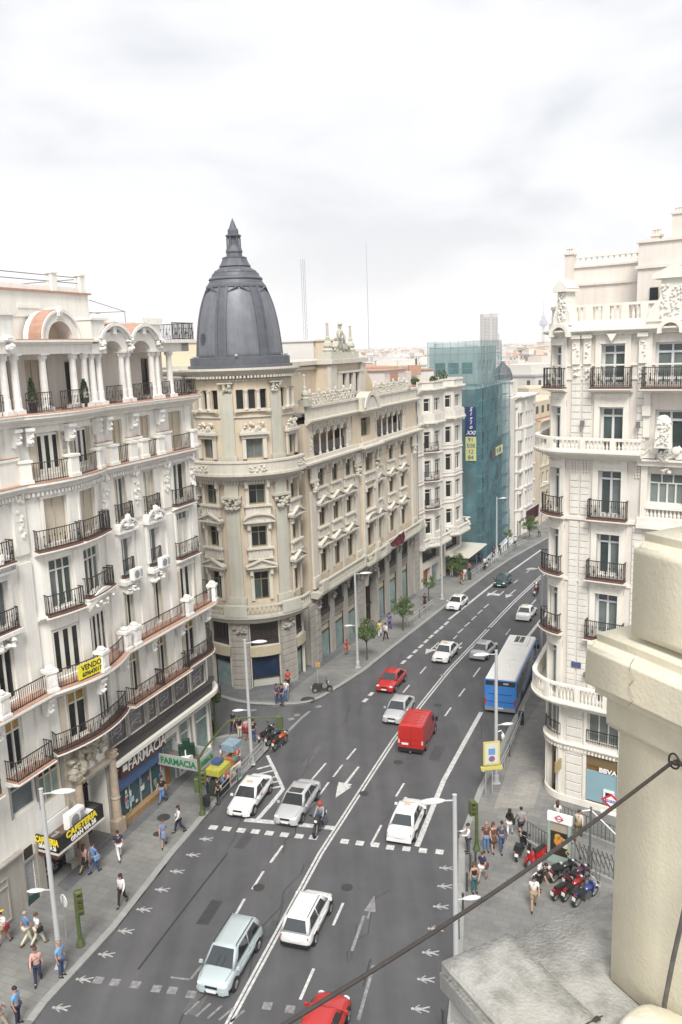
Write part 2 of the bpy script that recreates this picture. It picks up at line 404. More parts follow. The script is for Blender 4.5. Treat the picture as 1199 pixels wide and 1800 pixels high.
def tiled(name, col, tile, rot, var=.12):
    m = mat(name, col, .85, var, 1.2, .3, 40, streak=.0); t = m.node_tree; b = t.nodes['Principled BSDF']
    g = t.nodes.new('ShaderNodeNewGeometry'); mpn = t.nodes.new('ShaderNodeMapping'); mpn.inputs['Rotation'].default_value = (0, 0, R_(rot))
    t.links.new(g.outputs['Position'], mpn.inputs['Vector'])
    k = t.nodes.new('ShaderNodeTexBrick'); k.inputs['Scale'].default_value = 1; k.inputs['Brick Width'].default_value = tile*2; k.inputs['Row Height'].default_value = tile
    k.inputs['Mortar Size'].default_value = .012; k.inputs['Color1'].default_value = (1, 1, 1, 1); k.inputs['Color2'].default_value = (.86, .86, .88, 1); k.inputs['Mortar'].default_value = (.66, .66, .66, 1)
    t.links.new(mpn.outputs['Vector'], k.inputs['Vector'])
    n = t.nodes.new('ShaderNodeTexNoise'); n.inputs['Scale'].default_value = .28; n.inputs['Detail'].default_value = 4; t.links.new(g.outputs['Position'], n.inputs['Vector'])
    r = t.nodes.new('ShaderNodeValToRGB'); r.color_ramp.elements[0].position = .35; r.color_ramp.elements[1].position = .65; r.color_ramp.elements[0].color = (.78, .78, .8, 1); r.color_ramp.elements[1].color = (1.15, 1.14, 1.1, 1)
    t.links.new(n.outputs['Fac'], r.inputs['Fac'])
    src = b.inputs['Base Color'].links[0].from_socket
    for c in (k.outputs['Color'], r.outputs['Color']):
        x = t.nodes.new('ShaderNodeMixRGB'); x.blend_type = 'MULTIPLY'; x.inputs['Fac'].default_value = 1
        t.links.new(src, x.inputs[1]); t.links.new(c, x.inputs[2]); src = x.outputs['Color']
    t.links.new(src, b.inputs['Base Color']); return m
M_PAVE = tiled('paving_grey', (.20, .20, .19), .4, 22)
M_PAVED = tiled('paving_dark', (.125, .13, .138), .4, 22)
M_PAVEL = tiled('paving_light', (.265, .255, .235), .4, 22)
M_KERB = mat('kerb_granite', (.27, .27, .26), .8, .12, 2.0, .3, 30)
M_MARK = mat('road_paint', (.48, .48, .47), .7, .35, 5.0)
M_MARKF = mat('road_paint_worn', (.20, .20, .20), .8, .5, 5.0)
# ================================================================== GROUND, ROAD, PAVEMENTS
YS = [-25, -10, 0, 10, 20, 30, 40]+[40+1.5*k for k in range(1, 21)]+[75+5*k for k in range(0, 24)]+[195+5*k for k in range(12)]+[300, 500, 1000, 2000, 5000, 9000]
YS = sorted(set(YS))
b = MB()
for a, c in zip(YS, YS[1:]): b.quad((-4000, a, gz(a)-.3), (4000, a, gz(a)-.3), (4000, c, gz(c)-.3), (-4000, c, gz(c)-.3))
b.build('ground', mat('city_ground', (.34, .31, .27), .9, .35, .02), kind='structure')
YR = [y for y in YS if -25 <= y <= 250]
b = MB()
for a, c in zip(YR, YR[1:]): b.quad((-60, a, gz(a)), (110, a, gz(a)), (110, c, gz(c)), (-60, c, gz(c)))
ROAD = b.build('road', M_ASPH, kind='structure')
def clipband(poly, y0, y1):
    def cl(p, f, yv):
        out = []
        for i in range(len(p)):
            A, B = p[i], p[(i+1) % len(p)]; fa, fb = f(A[1]), f(B[1])
            if fa: out.append(A)
            if fa != fb: t = (yv-A[1])/(B[1]-A[1]); out.append((A[0]+(B[0]-A[0])*t, yv))
        return out
    p = cl(poly, lambda y: y >= y0, y0)
    return cl(p, lambda y: y <= y1, y1) if len(p) > 2 else []
def drape(b, poly, h, sides=False):
    for y0, y1 in zip(YS, YS[1:]):
        q = clipband(poly, y0, y1)
        if len(q) > 2: b.poly([(x, y, gz(y)+h) for x, y in q])
    if sides:
        for A, B in zip(poly, poly[1:]+poly[:1]):
            n = max(1, int(math.hypot(B[0]-A[0], B[1]-A[1])/1.5))
            for k in range(n):
                p = [A[i]+(B[i]-A[i])*k/n for i in (0, 1)]; q = [A[i]+(B[i]-A[i])*(k+1)/n for i in (0, 1)]
                b.quad((p[0], p[1], gz(p[1])-.2), (q[0], q[1], gz(q[1])-.2), (q[0], q[1], gz(q[1])+h), (p[0], p[1], gz(p[1])+h))
def g2(*pp): return [tuple(G(u, v).xy) for u, v in pp]
curbL = [(-16.6, 12), (-15.3, 20)]+g2((60, 1800), (84, 1767), (203, 1637), (222, 1613), (308, 1502), (390, 1405), (440, 1353), (472, 1319), (474, 1306), (462, 1297), (440, 1293), (400, 1294), (378, 1299))
LP = curbL+[(-11.0, 55.4), (-30, 64), (-40, 50), (-40, 12)]
curbD = g2((345, 1213), (387, 1228), (415, 1236), (440, 1240), (480, 1242), (520, 1241), (545, 1237), (565, 1229), (600, 1208), (640, 1182), (720, 1118), (800, 1055), (860, 1010), (900, 983), (950, 955))
d0 = curbD[0]; curbD = [(d0[0]-14, d0[1]+6.6)]+curbD+[(39, 137), (52, 160), (80, 205)]
DP = curbD+[(60, 215), (10, 150), (-20, 100), (-40, 80)]
curbR = [(2.5, 12), (3.0, 22)]+g2((786, 1800), (795, 1720), (801, 1650), (805, 1560), (806, 1480), (840, 1390), (880, 1310), (925, 1220), (940, 1190))+[(19.6, 73), (27, 88), (38, 107), (60, 142)]
RP = curbR[::-1]+[(2.5, -20), (60, -20), (90, 60), (90, 142)]
for nm, P in (('pavement', LP), ('pavement', DP), ('pavement', RP)):
    b = MB(); drape(b, P, .14, True); b.build(nm, M_PAVE, kind='structure')
KS = MB().box(-.49, .49, -.17, .17, 0, .15); KS = bev(KS.mesh('kerb_stone', M_KERB), .02)
for nm, cb in (('kerb', curbL[2:]), ('kerb', curbD[:18]), ('kerb', curbR[1:13])):
    # plan polyline walked stone by stone; set back behind the edge
    kb = MB(); 
    for (x0, y0), (x1, y1) in zip(cb, cb[1:]):
        L = math.hypot(x1-x0, y1-y0); 
        sg = 1 if nm == 'kerb' and cb is not None and cb[0][0] > 0 else -1
        nx, ny = (y1-y0)/L*.35*sg*1.0, -(x1-x0)/L*.35*sg*1.0
        n = max(1, int(L/2)); 
        for k in range(n):
            p = (x0+(x1-x0)*k/n, y0+(y1-y0)*k/n); q = (x0+(x1-x0)*(k+1)/n, y0+(y1-y0)*(k+1)/n)
            za, zb = gz(p[1])+.145, gz(q[1])+.145
            kb.quad((p[0], p[1], za), (q[0], q[1], zb), (q[0]+nx, q[1]+ny, zb), (p[0]+nx, p[1]+ny, za))
    K = kb.build(nm, M_KERB, kind='structure')
    acc = 0
    for (x0, y0), (x1, y1) in zip(cb, cb[1:]):
        L = math.hypot(x1-x0, y1-y0); a = math.atan2(y1-y0, x1-x0); n = max(1, round(L/1.0))
        sg = 1 if cb[0][0] > 0 else -1
        if (y0+y1)/2 > 75 or (y0+y1)/2 < 27: continue
        for k in range(n):
            t = (k+.5)/n; x, y = x0+(x1-x0)*t, y0+(y1-y0)*t
            x += (y1-y0)/L*.17*sg; y -= (x1-x0)/L*.17*sg
            sl = math.atan2(gz(y1)-gz(y0), L)
            o = put('kerb_stone', KS, K, (x, y, gz(y)+.008), (0, -sl, a)); o.scale = (L/n, 1, 1)
b = MB(); drape(b, g2((868, 1425), (938, 1425), (958, 1360), (975, 1290), (972, 1240), (952, 1235), (915, 1290)), .147); b.build('paving_band', M_PAVEL, kind='structure')
b = MB(); drape(b, [(curbD[1][0]-10, curbD[1][1]+5.2)]+[(x, y+.35) for x, y in g2((350, 1213), (387, 1226), (415, 1233), (440, 1237), (495, 1238), (520, 1214), (548, 1192), (612, 1142), (695, 1077), (733, 1052))]+[(8, 97), (-6, 68), (-14, 70)], .147); b.build('paving_band', M_PAVED, kind='structure')
b = MB(); drape(b, g2((100, 1560), (217, 1458), (280, 1402), (345, 1340), (352, 1350), (292, 1412), (232, 1468), (118, 1572)), .147); b.build('paving_band', M_PAVED, kind='structure')
# ------------------------------------------------------------------ painted markings (children of the road)
def strip(b, p, q, wd, h=.006):
    L = (Vector(q)-Vector(p)).length; n = max(1, int(L/1.5)); dx, dy = (q[0]-p[0])/L, (q[1]-p[1])/L; ox, oy = -dy*wd/2, dx*wd/2
    for k in range(n):
        a = (p[0]+(q[0]-p[0])*k/n, p[1]+(q[1]-p[1])*k/n); c = (p[0]+(q[0]-p[0])*(k+1)/n, p[1]+(q[1]-p[1])*(k+1)/n)
        b.quad(*[(x, y, gz(y)+h) for x, y in ((a[0]+ox, a[1]+oy), (a[0]-ox, a[1]-oy), (c[0]-ox, c[1]-oy), (c[0]+ox, c[1]+oy))])
def mark(name, pts, wd, m=None, h=.006):
    b = MB(); P = [tuple(G(u, v).xy) for u, v in pts]
    for p, q in zip(P, P[1:]): strip(b, p, q, wd, h)
    b.build(name, m or M_MARK, ROAD)
Z5 = lambda x, y: (300+x/3.526, 1180+y/3.526)
Z6 = lambda x, y: (600+x/3.155, 1060+y/3.155)
Z7 = lambda x, y: (300+x/3.0, 1500+y/3.0)
Z8 = lambda x, y: (620+x/3.333, 880+y/3.333)
dbl = [(330, 1960), (399, 1797), (484, 1640), (560, 1500), (597, 1443), (690, 1300), (724, 1256), (785, 1180), (899, 1060), (957, 1006), (1000, 968)]
mark('centre_line', dbl, .12); mark('centre_line', [(u+8-(1800-v)*.0045, v) for u, v in dbl], .12)
mark('bus_lane_line', [(733, 1488), (780, 1372), (846, 1252)], .3); mark('bus_lane_line', [(915, 1135), (943, 1100), (975, 1060)], .3)
mark('bus_lane_line', [(789, 1089), (870, 1024), (952, 966)], .28)
for x, y in [(133, 540), (165, 505), (305, 370), (345, 328), (380, 298), (410, 268), (441, 240), (470, 212), (498, 186), (527, 160), (555, 137), (583, 112)]:
    u, v = Z6(x, y); mark('bus_lane_dash', [(u-3.2, v+3), (u+3.2, v-3)], .3)
for a, c in [(Z6(622, 200), Z6(642, 180)), (Z6(647, 167), Z6(676, 142)), (Z6(684, 131), Z6(712, 107)), (Z6(722, 95), Z6(748, 72)), (Z6(757, 60), Z6(782, 38)), (Z6(792, 27), Z6(817, 6)),
             (Z8(862, 552), Z8(885, 532)), (Z8(943, 483), Z8(968, 465)), (Z8(1018, 422), Z8(1040, 405)), (Z8(897, 785), Z8(924, 752)), (Z8(1050, 605), Z8(1073, 580))]: mark('lane_dash', [a, c], .13)
for a, c in [(Z5(1145, 482), Z5(1092, 547)), (Z5(1065, 580), Z5(1008, 655)), (Z5(980, 688), Z5(920, 770)), (Z5(962, 570), Z5(868, 680)), (Z5(890, 810), Z5(790, 935)), (Z5(695, 1080), Z5(625, 1180)),
             (Z7(490, 95), Z7(430, 190)), (Z7(390, 240), Z7(345, 320)), (Z7(560, 0), Z7(525, 50)), (Z7(910, 262), Z7(857, 380)), (Z7(755, 608), Z7(683, 772)),
             (Z6(80, 808), Z6(30, 868)), (Z6(378, 455), Z6(343, 497)), (Z6(470, 353), Z6(437, 392)), (Z6(770, 358), Z6(732, 410)), (Z6(685, 475), Z6(653, 518)), (Z6(608, 580), Z6(575, 627)),
             (Z6(348, 1000), Z6(303, 1073)), (Z6(222, 1232), Z6(165, 1340)), (Z6(482, 770), Z6(447, 825)), (Z6(935, 147), Z6(913, 177))]: mark('lane_dash', [a, c], .13)
mark('worn_line', [Z7(1070, 590), Z7(990, 880)], .14, M_MARKF); mark('worn_line', [Z7(1020, 330), Z7(955, 515)], .14, M_MARKF); mark('worn_line', [Z7(165, 590), Z7(105, 665)], .12, M_MARKF)
mark('worn_line', [(243, 1704), (330, 1590), (400, 1500)], .1, mat('asphalt_seam', (.03, .03, .032), .8)); mark('worn_line', [(300, 1718), (334, 1722)], .1, M_MARKF)
for k in range(5): mark('worn_line', [Z7(75+60*k, 850+10*k), Z7(150+60*k, 780+12*k)], .1, M_MARKF)
def arrow(p, q, wd=.14, head=1.5, hw=.45, two=False, m=None):
    P, Q = G(*p), G(*q); d = (Q-P); d.z = 0; L = d.length; d.normalize(); n = Vector((-d.y, d.x, 0)); b = MB(); c = P+d*(L-head); strip(b, tuple(P.xy), tuple(c.xy), wd)
    b.poly([(x.x, x.y, gz(x.y)+.006) for x in (c+n*hw, c-n*hw, Q)])
    if two:
        e = P+d*(L*.35); s = e+d*.8+n*.7
        strip(b, tuple(e.xy), tuple(s.xy), wd, .009); b.poly([(x.x, x.y, gz(x.y)+.0095) for x in (s+n*.1-d*.5, s+d*.5+n*.0-n*.5, s+n*.6+d*.5)])
    b.build('lane_arrow', m or M_MARK, ROAD)
arrow(Z5(1165, 592), Z5(1022, 785)); arrow(Z8(955, 522), Z8(897, 570)); arrow(Z8(845, 525), Z8(785, 560), two=True); arrow(Z8(505, 830), Z8(425, 900), two=True); arrow(Z8(640, 832), Z8(590, 885)); arrow(Z6(97, 908), Z6(-30, 1065))
arrow(Z7(1040, 345), Z7(1075, 222), .1, 1.2, .28, m=M_MARKF)
# crosswalk blocks
for u, v in [(375, 1454.5), (399, 1457), (424, 1459.6), (449, 1461.6), (473.6, 1464.5), (500, 1467.3), (526, 1469.9), (551, 1472), (606, 1479), (632.6, 1482), (659.6, 1485), (686, 1489.5), (714.7, 1492), (743.6, 1495), (772.7, 1497.4)]:
    mark('crosswalk_block', [(u-7, v-.7), (u+7, v+.9)], .42)
for u, v in [(173, 1723), (202, 1727), (238, 1731), (275, 1738), (303, 1741), (336, 1748), (470, 1768), (510, 1774)]: mark('crosswalk_block', [(u-8, v-.7), (u+8, v+.9)], .4, M_MARKF)
mark('stop_line', [(430, 1441), (510, 1448), (589, 1456)], .38)
mark('edge_line', [(452, 1441), (476, 1414), (498, 1387)], .26)
mark('edge_line', [(470, 1328), (482, 1352), (498, 1387)], .22)
for a, c in [((452, 1352), (478, 1345)), ((446, 1363), (483, 1354)), ((448, 1372), (487, 1365)), ((464, 1379), (491, 1373)), ((466, 1388), (495, 1382))]: mark('hatch_line', [a, c], .17)
mark('edge_line', [(478, 1318), (500, 1292), (530, 1262), (545, 1250)], .22, mat('paint_grey', (.22, .22, .22), .8, .2))
for u, v in [(483, 1288), (492, 1281), (512, 1264), (522, 1257), (560, 1242), (446, 1248)]: mark('crosswalk_block', [(u-5, v+1), (u+5, v-1)], .4, M_MARKF)
mark('stop_line', [Z6(548, 400), Z6(575, 402)], .35, M_MARKF)
M_FIG = mat('figure_paint', (.36, .36, .355), .75, .3, 5)
# little painted walking figures along both kerbs
def figure(u, v, rot, s=.44):
    P = G(u, v); b = MB(); c, k = math.cos(rot), math.sin(rot)
    def pt(x, y): X, Y = P.x+(x*c-y*k)*s, P.y+(x*k+y*c)*s; return (X, Y, gz(Y)+.008)
    b.poly([pt(-.76+.17*math.cos(t*PI/4), .17*math.sin(t*PI/4)) for t in range(8)])
    b.quad(pt(-.6, -.2), pt(-.52, .2), pt(.12, .16), pt(.12, -.18))
    for x0, y0, x1, y1, wd in ((.08, .05, .8, .32, .09), (.08, -.06, .75, -.3, .09), (-.5, .14, -.1, .5, .06), (-.5, -.14, .05, -.48, .06)):
        L = math.hypot(x1-x0, y1-y0); nx, ny = -(y1-y0)/L*wd, (x1-x0)/L*wd
        b.quad(pt(x0+nx, y0+ny), pt(x0-nx, y0-ny), pt(x1-nx*.8, y1-ny*.8), pt(x1+nx*.8, y1+ny*.8))
    b.build('painted_figure', M_FIG, ROAD)
for u, v in [(108, 1772), (149, 1722), (188, 1678), (222, 1637), (254, 1599), (286, 1564), (312, 1532), (340, 1503), (363, 1475)]: figure(u, v, -.12)
for u, v in [(786, 1526), (783, 1558), (776, 1594), (767, 1633), (758, 1675), (750, 1722), (740, 1774)]: figure(u, v, -.12)
q_ = random.Random(8)
M_SEAL = mat('crack_sealant', (.035, .035, .037), .6, .3, 6)
for k in range(26):
    y0 = q_.uniform(27, 70); x0 = -2+(y0-36)*.36+q_.uniform(-8, 7.5); n = q_.randint(3, 7); P = [(x0, y0)]
    for j in range(n): a = hd0 = math.atan2(1, .34)+q_.uniform(-.35, .35); P.append((P[-1][0]+math.cos(a)*q_.uniform(.5, 1.4), P[-1][1]+math.sin(a)*q_.uniform(.5, 1.4)))
    b = MB(); [strip(b, p, r, q_.uniform(.03, .06), .003) for p, r in zip(P, P[1:])]; b.build('sealed_crack', M_SEAL, ROAD)
for k in range(7):
    y0 = q_.uniform(28, 66); x0 = -2+(y0-36)*.36+q_.uniform(-7, 7); a = math.atan2(1, .33); c, s_ = math.cos(a), math.sin(a); L_, W__ = q_.uniform(1.2, 3.2), q_.uniform(.4, .8)
    b = MB(); drape(b, [(x0+c*p*L_-s_*r*W__, y0+s_*p*L_+c*r*W__) for p, r in ((0, 0), (1, 0), (1, 1), (0, 1))], .002); b.build('road_patch', mat('asphalt_patch_%d' % (k % 3), [(.058, .058, .06), (.10, .10, .10), (.07, .07, .075)][k % 3], .85, .2, 3), ROAD)
for u, v in [(640, 1395), (455, 1560), (700, 1340), (610, 1560), (770, 1240), (860, 1105)]:
    P = G(u, v); b = MB(); b.lathe([(.3, 0), (.3, .008), (.28, .01)], 16, (P.x, P.y)); [None]; o = b.build('drain_cover', mat('cast_iron_cover', (.04, .038, .036), .7, .3, 8), ROAD, (0, 0, P.z+.003))
M_PATCH = mat('asphalt_patch', (.04, .04, .043), .85, .2, 3)
for q in [((372, 1582), (392, 1584), (366, 1626), (344, 1624)), ((1050/3+300, 1500+555/3), (1060/3+300, 1500+560/3), (1020/3+300, 1500+700/3), (1010/3+300, 1500+700/3))]:
    b = MB(); drape(b, g2(*q), .004); b.build('road_patch', M_PATCH, ROAD)
M_COVER = mat('cast_iron_cover', (.04, .038, .036), .7, .3, 8)
for u, v, r, l in [(541, 1230, .55, 'round dark manhole cover on the rounded pavement corner by the domed building'), (288, 1437, .38, 'small round manhole cover in front of the pharmacy window'), (277, 1466, .25, 'smallest round cover on the left pavement, below the other one')]:
    P = G(u, v, .14); b = MB(); b.lathe([(r, -.01), (r, .012), (r*.96, .016)], 20)
    o = b.build('manhole_cover', M_COVER, None, (P.x, P.y, P.z+.004), label=l, cat='manhole cover'); m2 = MB()
    for k in range(5): m2.box(-r*.7, r*.7, -r*.6+k*r*.3-.02, -r*.6+k*r*.3+.02, .012, .022)
    m2.build('grip_rib', M_COVER, o)
# ================================================================== LEFT WHITE BUILDING
def frame_root(name, a, d, label, cat='building', group=None):
    return empty(name, (a[0], a[1], 0), math.atan2(d[1], d[0]), label, cat, group)
LB = frame_root('apartment_building', (-13.0, 43.2), (.42, 1), 'ornate white corner building with bowed bays and iron balconies over the pharmacy')
pts = [(-14, -14, 0), (-5.05, -5.05, 0)]
for k in range(1, 12):
    t = k/12; pts.append((-5.05+5.5*t, -5.05+5.5*t, -.62*math.sin(PI*t)**.8))
pts += [(.45, .45, 0), (9.3, 9.3, 0)]
r_ = 1.5; s_ = 9.3
for k in range(1, 9):
    a = k/8*PI/2; pts.append((s_+r_*a, 9.3+r_*math.sin(a), r_*(1-math.cos(a))))
sE = s_+r_*PI/2; pts.append((sE+14, 10.8, 15.5))
PL = Path(pts); LE = sE+12
bowc = [(-4.2, -2.85), (-1.95, -.45)]
cw = [(1.75, 2.7), (4.4, 5.35)]; dw = [(7.35, 8.75)]; l0 = [(-7.7, -6.65), (-11.2, -10.2)]; sd_ = [(12.2, 13.3), (15.5, 16.6), (18.8, 19.9)]
def at_h(cs, z0, z1, dd=.32): return [(a, c, z0, z1, dd) for a, c in cs]
ops = at_h(bowc, 20.9, 22.9)+at_h([(1.95, 2.85), (4.5, 5.45)]+dw+sd_, 20.7, 22.95)+at_h(l0, 20.7, 22.9)
ops += at_h(bowc, 17.5, 19.75)+at_h(cw+dw+sd_, 17.4, 19.8)+at_h(l0, 17.4, 19.8)
ops += at_h(bowc, 14.2, 16.7)+at_h(cw, 14.3, 16.35)+at_h(dw+sd_, 14.1, 16.75)+at_h(l0, 14.2, 16.4)
ops += at_h([(-4.4, -2.75), (-2.1, -.35)], 10.65, 13.2)+at_h([(1.7, 2.55), (4.45, 5.3)]+dw+sd_, 10.6, 13.3)+at_h(l0, 10.6, 13.3)
ops += at_h([(-4.0, -2.75), (-1.75, -.55)]+l0, 7.15, 9.7)+at_h([(1.7, 2.6), (4.4, 5.35), (7.45, 8.7)]+sd_, 7.15, 9.75)
b = MB(); wall(b, PL, -14, LE, 6.9, 23.6, ops, depth=.32)
b.build('wall', M_STUC, LB)
# bowed side window strip (right flank of the bow) and left recess pilasters
b = MB()
for z0, z1 in ((20.9, 23.4), (17.3, 20.0), (10.5, 16.9), (7.0, 10.2)):
    for s0, s1, o in ((-5.9, -5.1, .16), (-2.75, -2.05, .08), (.5, 1.1, .14), (3.2, 3.9, .1), (6.15, 6.9, .1), (9.0, 9.75, .1), (-9.6, -8.8, .14)):
        b.part(); band(b, PL, s0, s1, z0, z1, o)
for s0, s1 in ((-5.9, -5.1), (.5, 1.1), (3.2, 3.9), (6.15, 6.9), (9.0, 9.75)):
    b.part()
    for z in (19.3, 18.9, 18.4): band(b, PL, s0+.12, s1-.12, z, z+.25, .17)
    M = PL.mtx((s0+s1)/2, 0, .12); b.M = M; b.orn(-.28, .28, 18.0, 19.6, -.02, .1, 9, int(s0*10)); b.orn(-.35, .35, 19.7, 20.4, -.05, .16, 8, int(s0*7)+3); b.M = None
b.build('pilasters', M_STUC, LB)
b = MB()                                   # cornices and string courses
cornice(b, PL, -14, LE, 23.25, .5, .75); band(b, PL, -14, LE, 23.75, 23.8, .8)
cornice(b, PL, -14, LE, 20.15, .42, .55)
band(b, PL, -14, LE, 19.88, 20.14, .12)
for s0, s1 in ((-5.05, .45),): cornice(b, PL, s0, s1, 13.75, .32, .35)
b.build('cornice', M_STUC, LB)
b = MB(); band(b, PL, -14, LE, 20.57, 20.62, .56); band(b, PL, -14, LE, 23.8, 23.84, .74); b.build('terracotta_capping', M_TERRA, LB)
b = MB()                                   # dentils and carved frieze under the sixth-floor ledge
for k in range(110):
    s = -9.5+k*.21
    if s < 11: b.M = PL.mtx(s, 0, .1); b.box(-.06, .06, -.2, .0, 19.95, 20.12); b.M = None
for k in range(34):
    b.part(); s = -9+k*.6; b.M = PL.mtx(s, 0, .0); b.orn(-.26, .26, 19.78, 20.0, -.08, .12, 4, k); b.M = None
b.build('frieze', M_ORN, LB)
def console(s, z, h=.75, w=.4, seed=0, d=.35):
    b = MB(); b.box(-w/2, w/2, -d, 0, z-h*.25, z); b.box(-w*.4, w*.4, -d*.6, 0, z-h, z-h*.25, tx=.9); b.orn(-w/2, w/2, z-h*.95, z-h*.1, -d*.55, .15, 7, seed)
    put('console', b.mesh('console', M_ORN), LB, M=PL.mtx(s, 0, .0))
CONS = MB(); CONS.box(-.22, .22, -.5, 0, -.15, 0); CONS.box(-.17, .17, -.32, 0, -.85, -.15, ty=1.3); CONS.orn(-.2, .2, -.8, -.1, -.3, .16, 8, 4); CONS = CONS.mesh('console', M_ORN)
for s, z, o in [(-5.4, 23.2, .1), (-4.6, 23.2, .05), (-2.4, 23.2, .05), (.3, 23.2, .05), (1.2, 23.2, .1), (3.5, 23.2, .05), (6.1, 23.2, .05),
                (-5.4, 10.1, .3), (-2.4, 10.1, .5), (.3, 10.1, .35), (3.4, 10.1, .2), (6.4, 10.1, .2), (9.3, 10.1, .25), (10.6, 10.1, .25), (-8.6, 10.1, .2)]:
    put('console', CONS, LB, M=PL.mtx(s, z, o))
def bars_door(s, z0, z1, w, n, o=-.19):     # french door read as dark glass slots between pale leaves
    h = z1-z0; me = cached(('bd', round(w, 2), round(h, 2), n), lambda: bdm(w, h, n)); M = PL.mtx(s, z0, o); d = put('french_door', me, LB, M=M)
    for k in range(n):
        x = -w/2+w*(k+.5)/n; put('pane', cached(('bdp', round(w/n, 2), round(h, 2)), lambda: MB().box(-w/n*.26, w/n*.26, -.02, 0, .25, h-.1).mesh('pane', G_DARK)), d, (x, -.045, 0))
def bdm(w, h, n):
    b = MB(); b.box(-w/2, w/2, -.03, .02, 0, h)
    for k in range(n+1): x = -w/2+w*k/n; b.box(x-w/n*.22, x+w/n*.22, -.08, -.03, .0, h)
    b.box(-w/2, w/2, -.085, -.03, 0, .25); b.box(-w/2, w/2, -.085, -.03, h-.12, h); return b.mesh('french_door', M_WF)
def PM(P, s, z, o=-.17): return P.mtx(s, z, o)
mid = lambda c: (c[0]+c[1])/2
for s, w in ((-3.52, 1.35), (-1.2, 1.5)):
    bars_door(s, 20.9, 22.85, w, 3)
for s, w, n in ((-3.57, 1.65, 3), (-1.22, 1.75, 4)): bars_door(s, 10.65, 13.15, w, n)
for c in [(1.95, 2.85), (4.5, 5.45)]+dw+l0: window(LB, PM(PL, mid(c), 20.7), c[1]-c[0], 2.2, M_CF, M_SHUT, 2, 0, .05)
for s, w in ((-3.52, 1.35), (-1.2, 1.5)): window(LB, PM(PL, s, 17.5), w, 2.25, M_SHUT, M_SHUT, 2, 0, .03)
for c in cw+l0+sd_: window(LB, PM(PL, mid(c), 17.4), c[1]-c[0], 2.4, M_WF, [G_GREEN, G_GREY, M_BLIND], 2, 0, .11)
window(LB, PM(PL, 8.05, 17.4), 1.4, 2.4, M_WF, [G_GREEN, G_DARK], 2, 0, .12)
for s, w in ((-3.52, 1.35), (-1.2, 1.5)): window(LB, PM(PL, s, 14.2), w, 2.5, M_WF, [G_GREEN, G_GREY, G_DARK], 3, .55, .07, tcols=3, tg=G_GREEN)
for c in cw: window(LB, PM(PL, mid(c), 14.3), .95, 2.05, M_WF, [G_GREY], 2, 0, .06)
for c in l0+sd_: window(LB, PM(PL, mid(c), 14.2), c[1]-c[0], 2.2, M_WF, [G_GREY], 2, 0, .06)
window(LB, PM(PL, 8.05, 14.1), 1.4, 2.65, M_WF, [M_WF, G_DARK, M_WF], 3, .5, .07, tcols=3, tg=G_GREY)
for s in (2.12, 4.87): window(LB, PM(PL, s, 10.6), .85, 2.7, M_WF, G_DARK, 2, 0, .09)
for c in l0+sd_: window(LB, PM(PL, mid(c), 10.6), c[1]-c[0], 2.7, M_WF, [G_DARK, G_GREEN], 2, 0, .08)
bars_door(7.95, 10.6, 13.3, 1.2, 2)
for s, w in ((-3.37, 1.25), (-1.15, 1.2)): window(LB, PM(PL, s, 7.15), w, 2.55, M_WF, G_DARK, 2 if s < -2 else 3, .6, .09, tcols=2, tg=G_AMB)
for c in l0+[(1.7, 2.6), (4.4, 5.35)]+sd_: window(LB, PM(PL, mid(c), 7.15), c[1]-c[0], 2.55, M_WF, G_DARK, 2, .55, .1, tcols=2, tg=G_AMB)
window(LB, PM(PL, 8.07, 7.15), 1.25, 2.6, M_WF, G_DARK, 2, .6, .11, tcols=2, tg=G_AMB)
# folded shutters seen in the reveals and beside windows
SH = MB(); SH.box(-.03, .03, -.16, .16, 0, 2.3)
for k in range(3): SH.box(.03, .045, -.12, .12, .1+k*.75, .7+k*.75)
SH = SH.mesh('shutter', M_SHUT)
for c, z, hh in [(c, 17.4, 1.03) for c in cw+dw]+[(c, 10.6, 1.15) for c in [(1.7, 2.55), (4.45, 5.3)]]+[(c, 7.2, 1.1) for c in [(1.7, 2.6), (4.4, 5.35), (-4.0, -2.75)]]+[(c, 20.8, .9) for c in [(-4.2, -2.85), (-1.95, -.45)]]:
    for s in (c[0]+.04, c[1]-.04):
        o = put('shutter', SH, LB, M=PL.mtx(s, z, -.12) @ Matrix.Scale(hh, 4, (0, 0, 1)))
# shutters folded open flat beside the bow doors
for s, z, h in [(-4.38, 20.9, .85), (-2.6, 20.9, .85), (-2.15, 20.9, .85), (-.22, 20.9, .85), (7.12, 10.6, 1.12), (8.95, 10.6, 1.12), (7.2, 7.2, 1.08), (-4.3, 7.2, 1.08)]:
    put('shutter', SH, LB, M=PL.mtx(s, z, .05) @ Matrix.Rotation(PI/2, 4, 'Z') @ Matrix.Scale(h, 4, (0, 0, 1)))
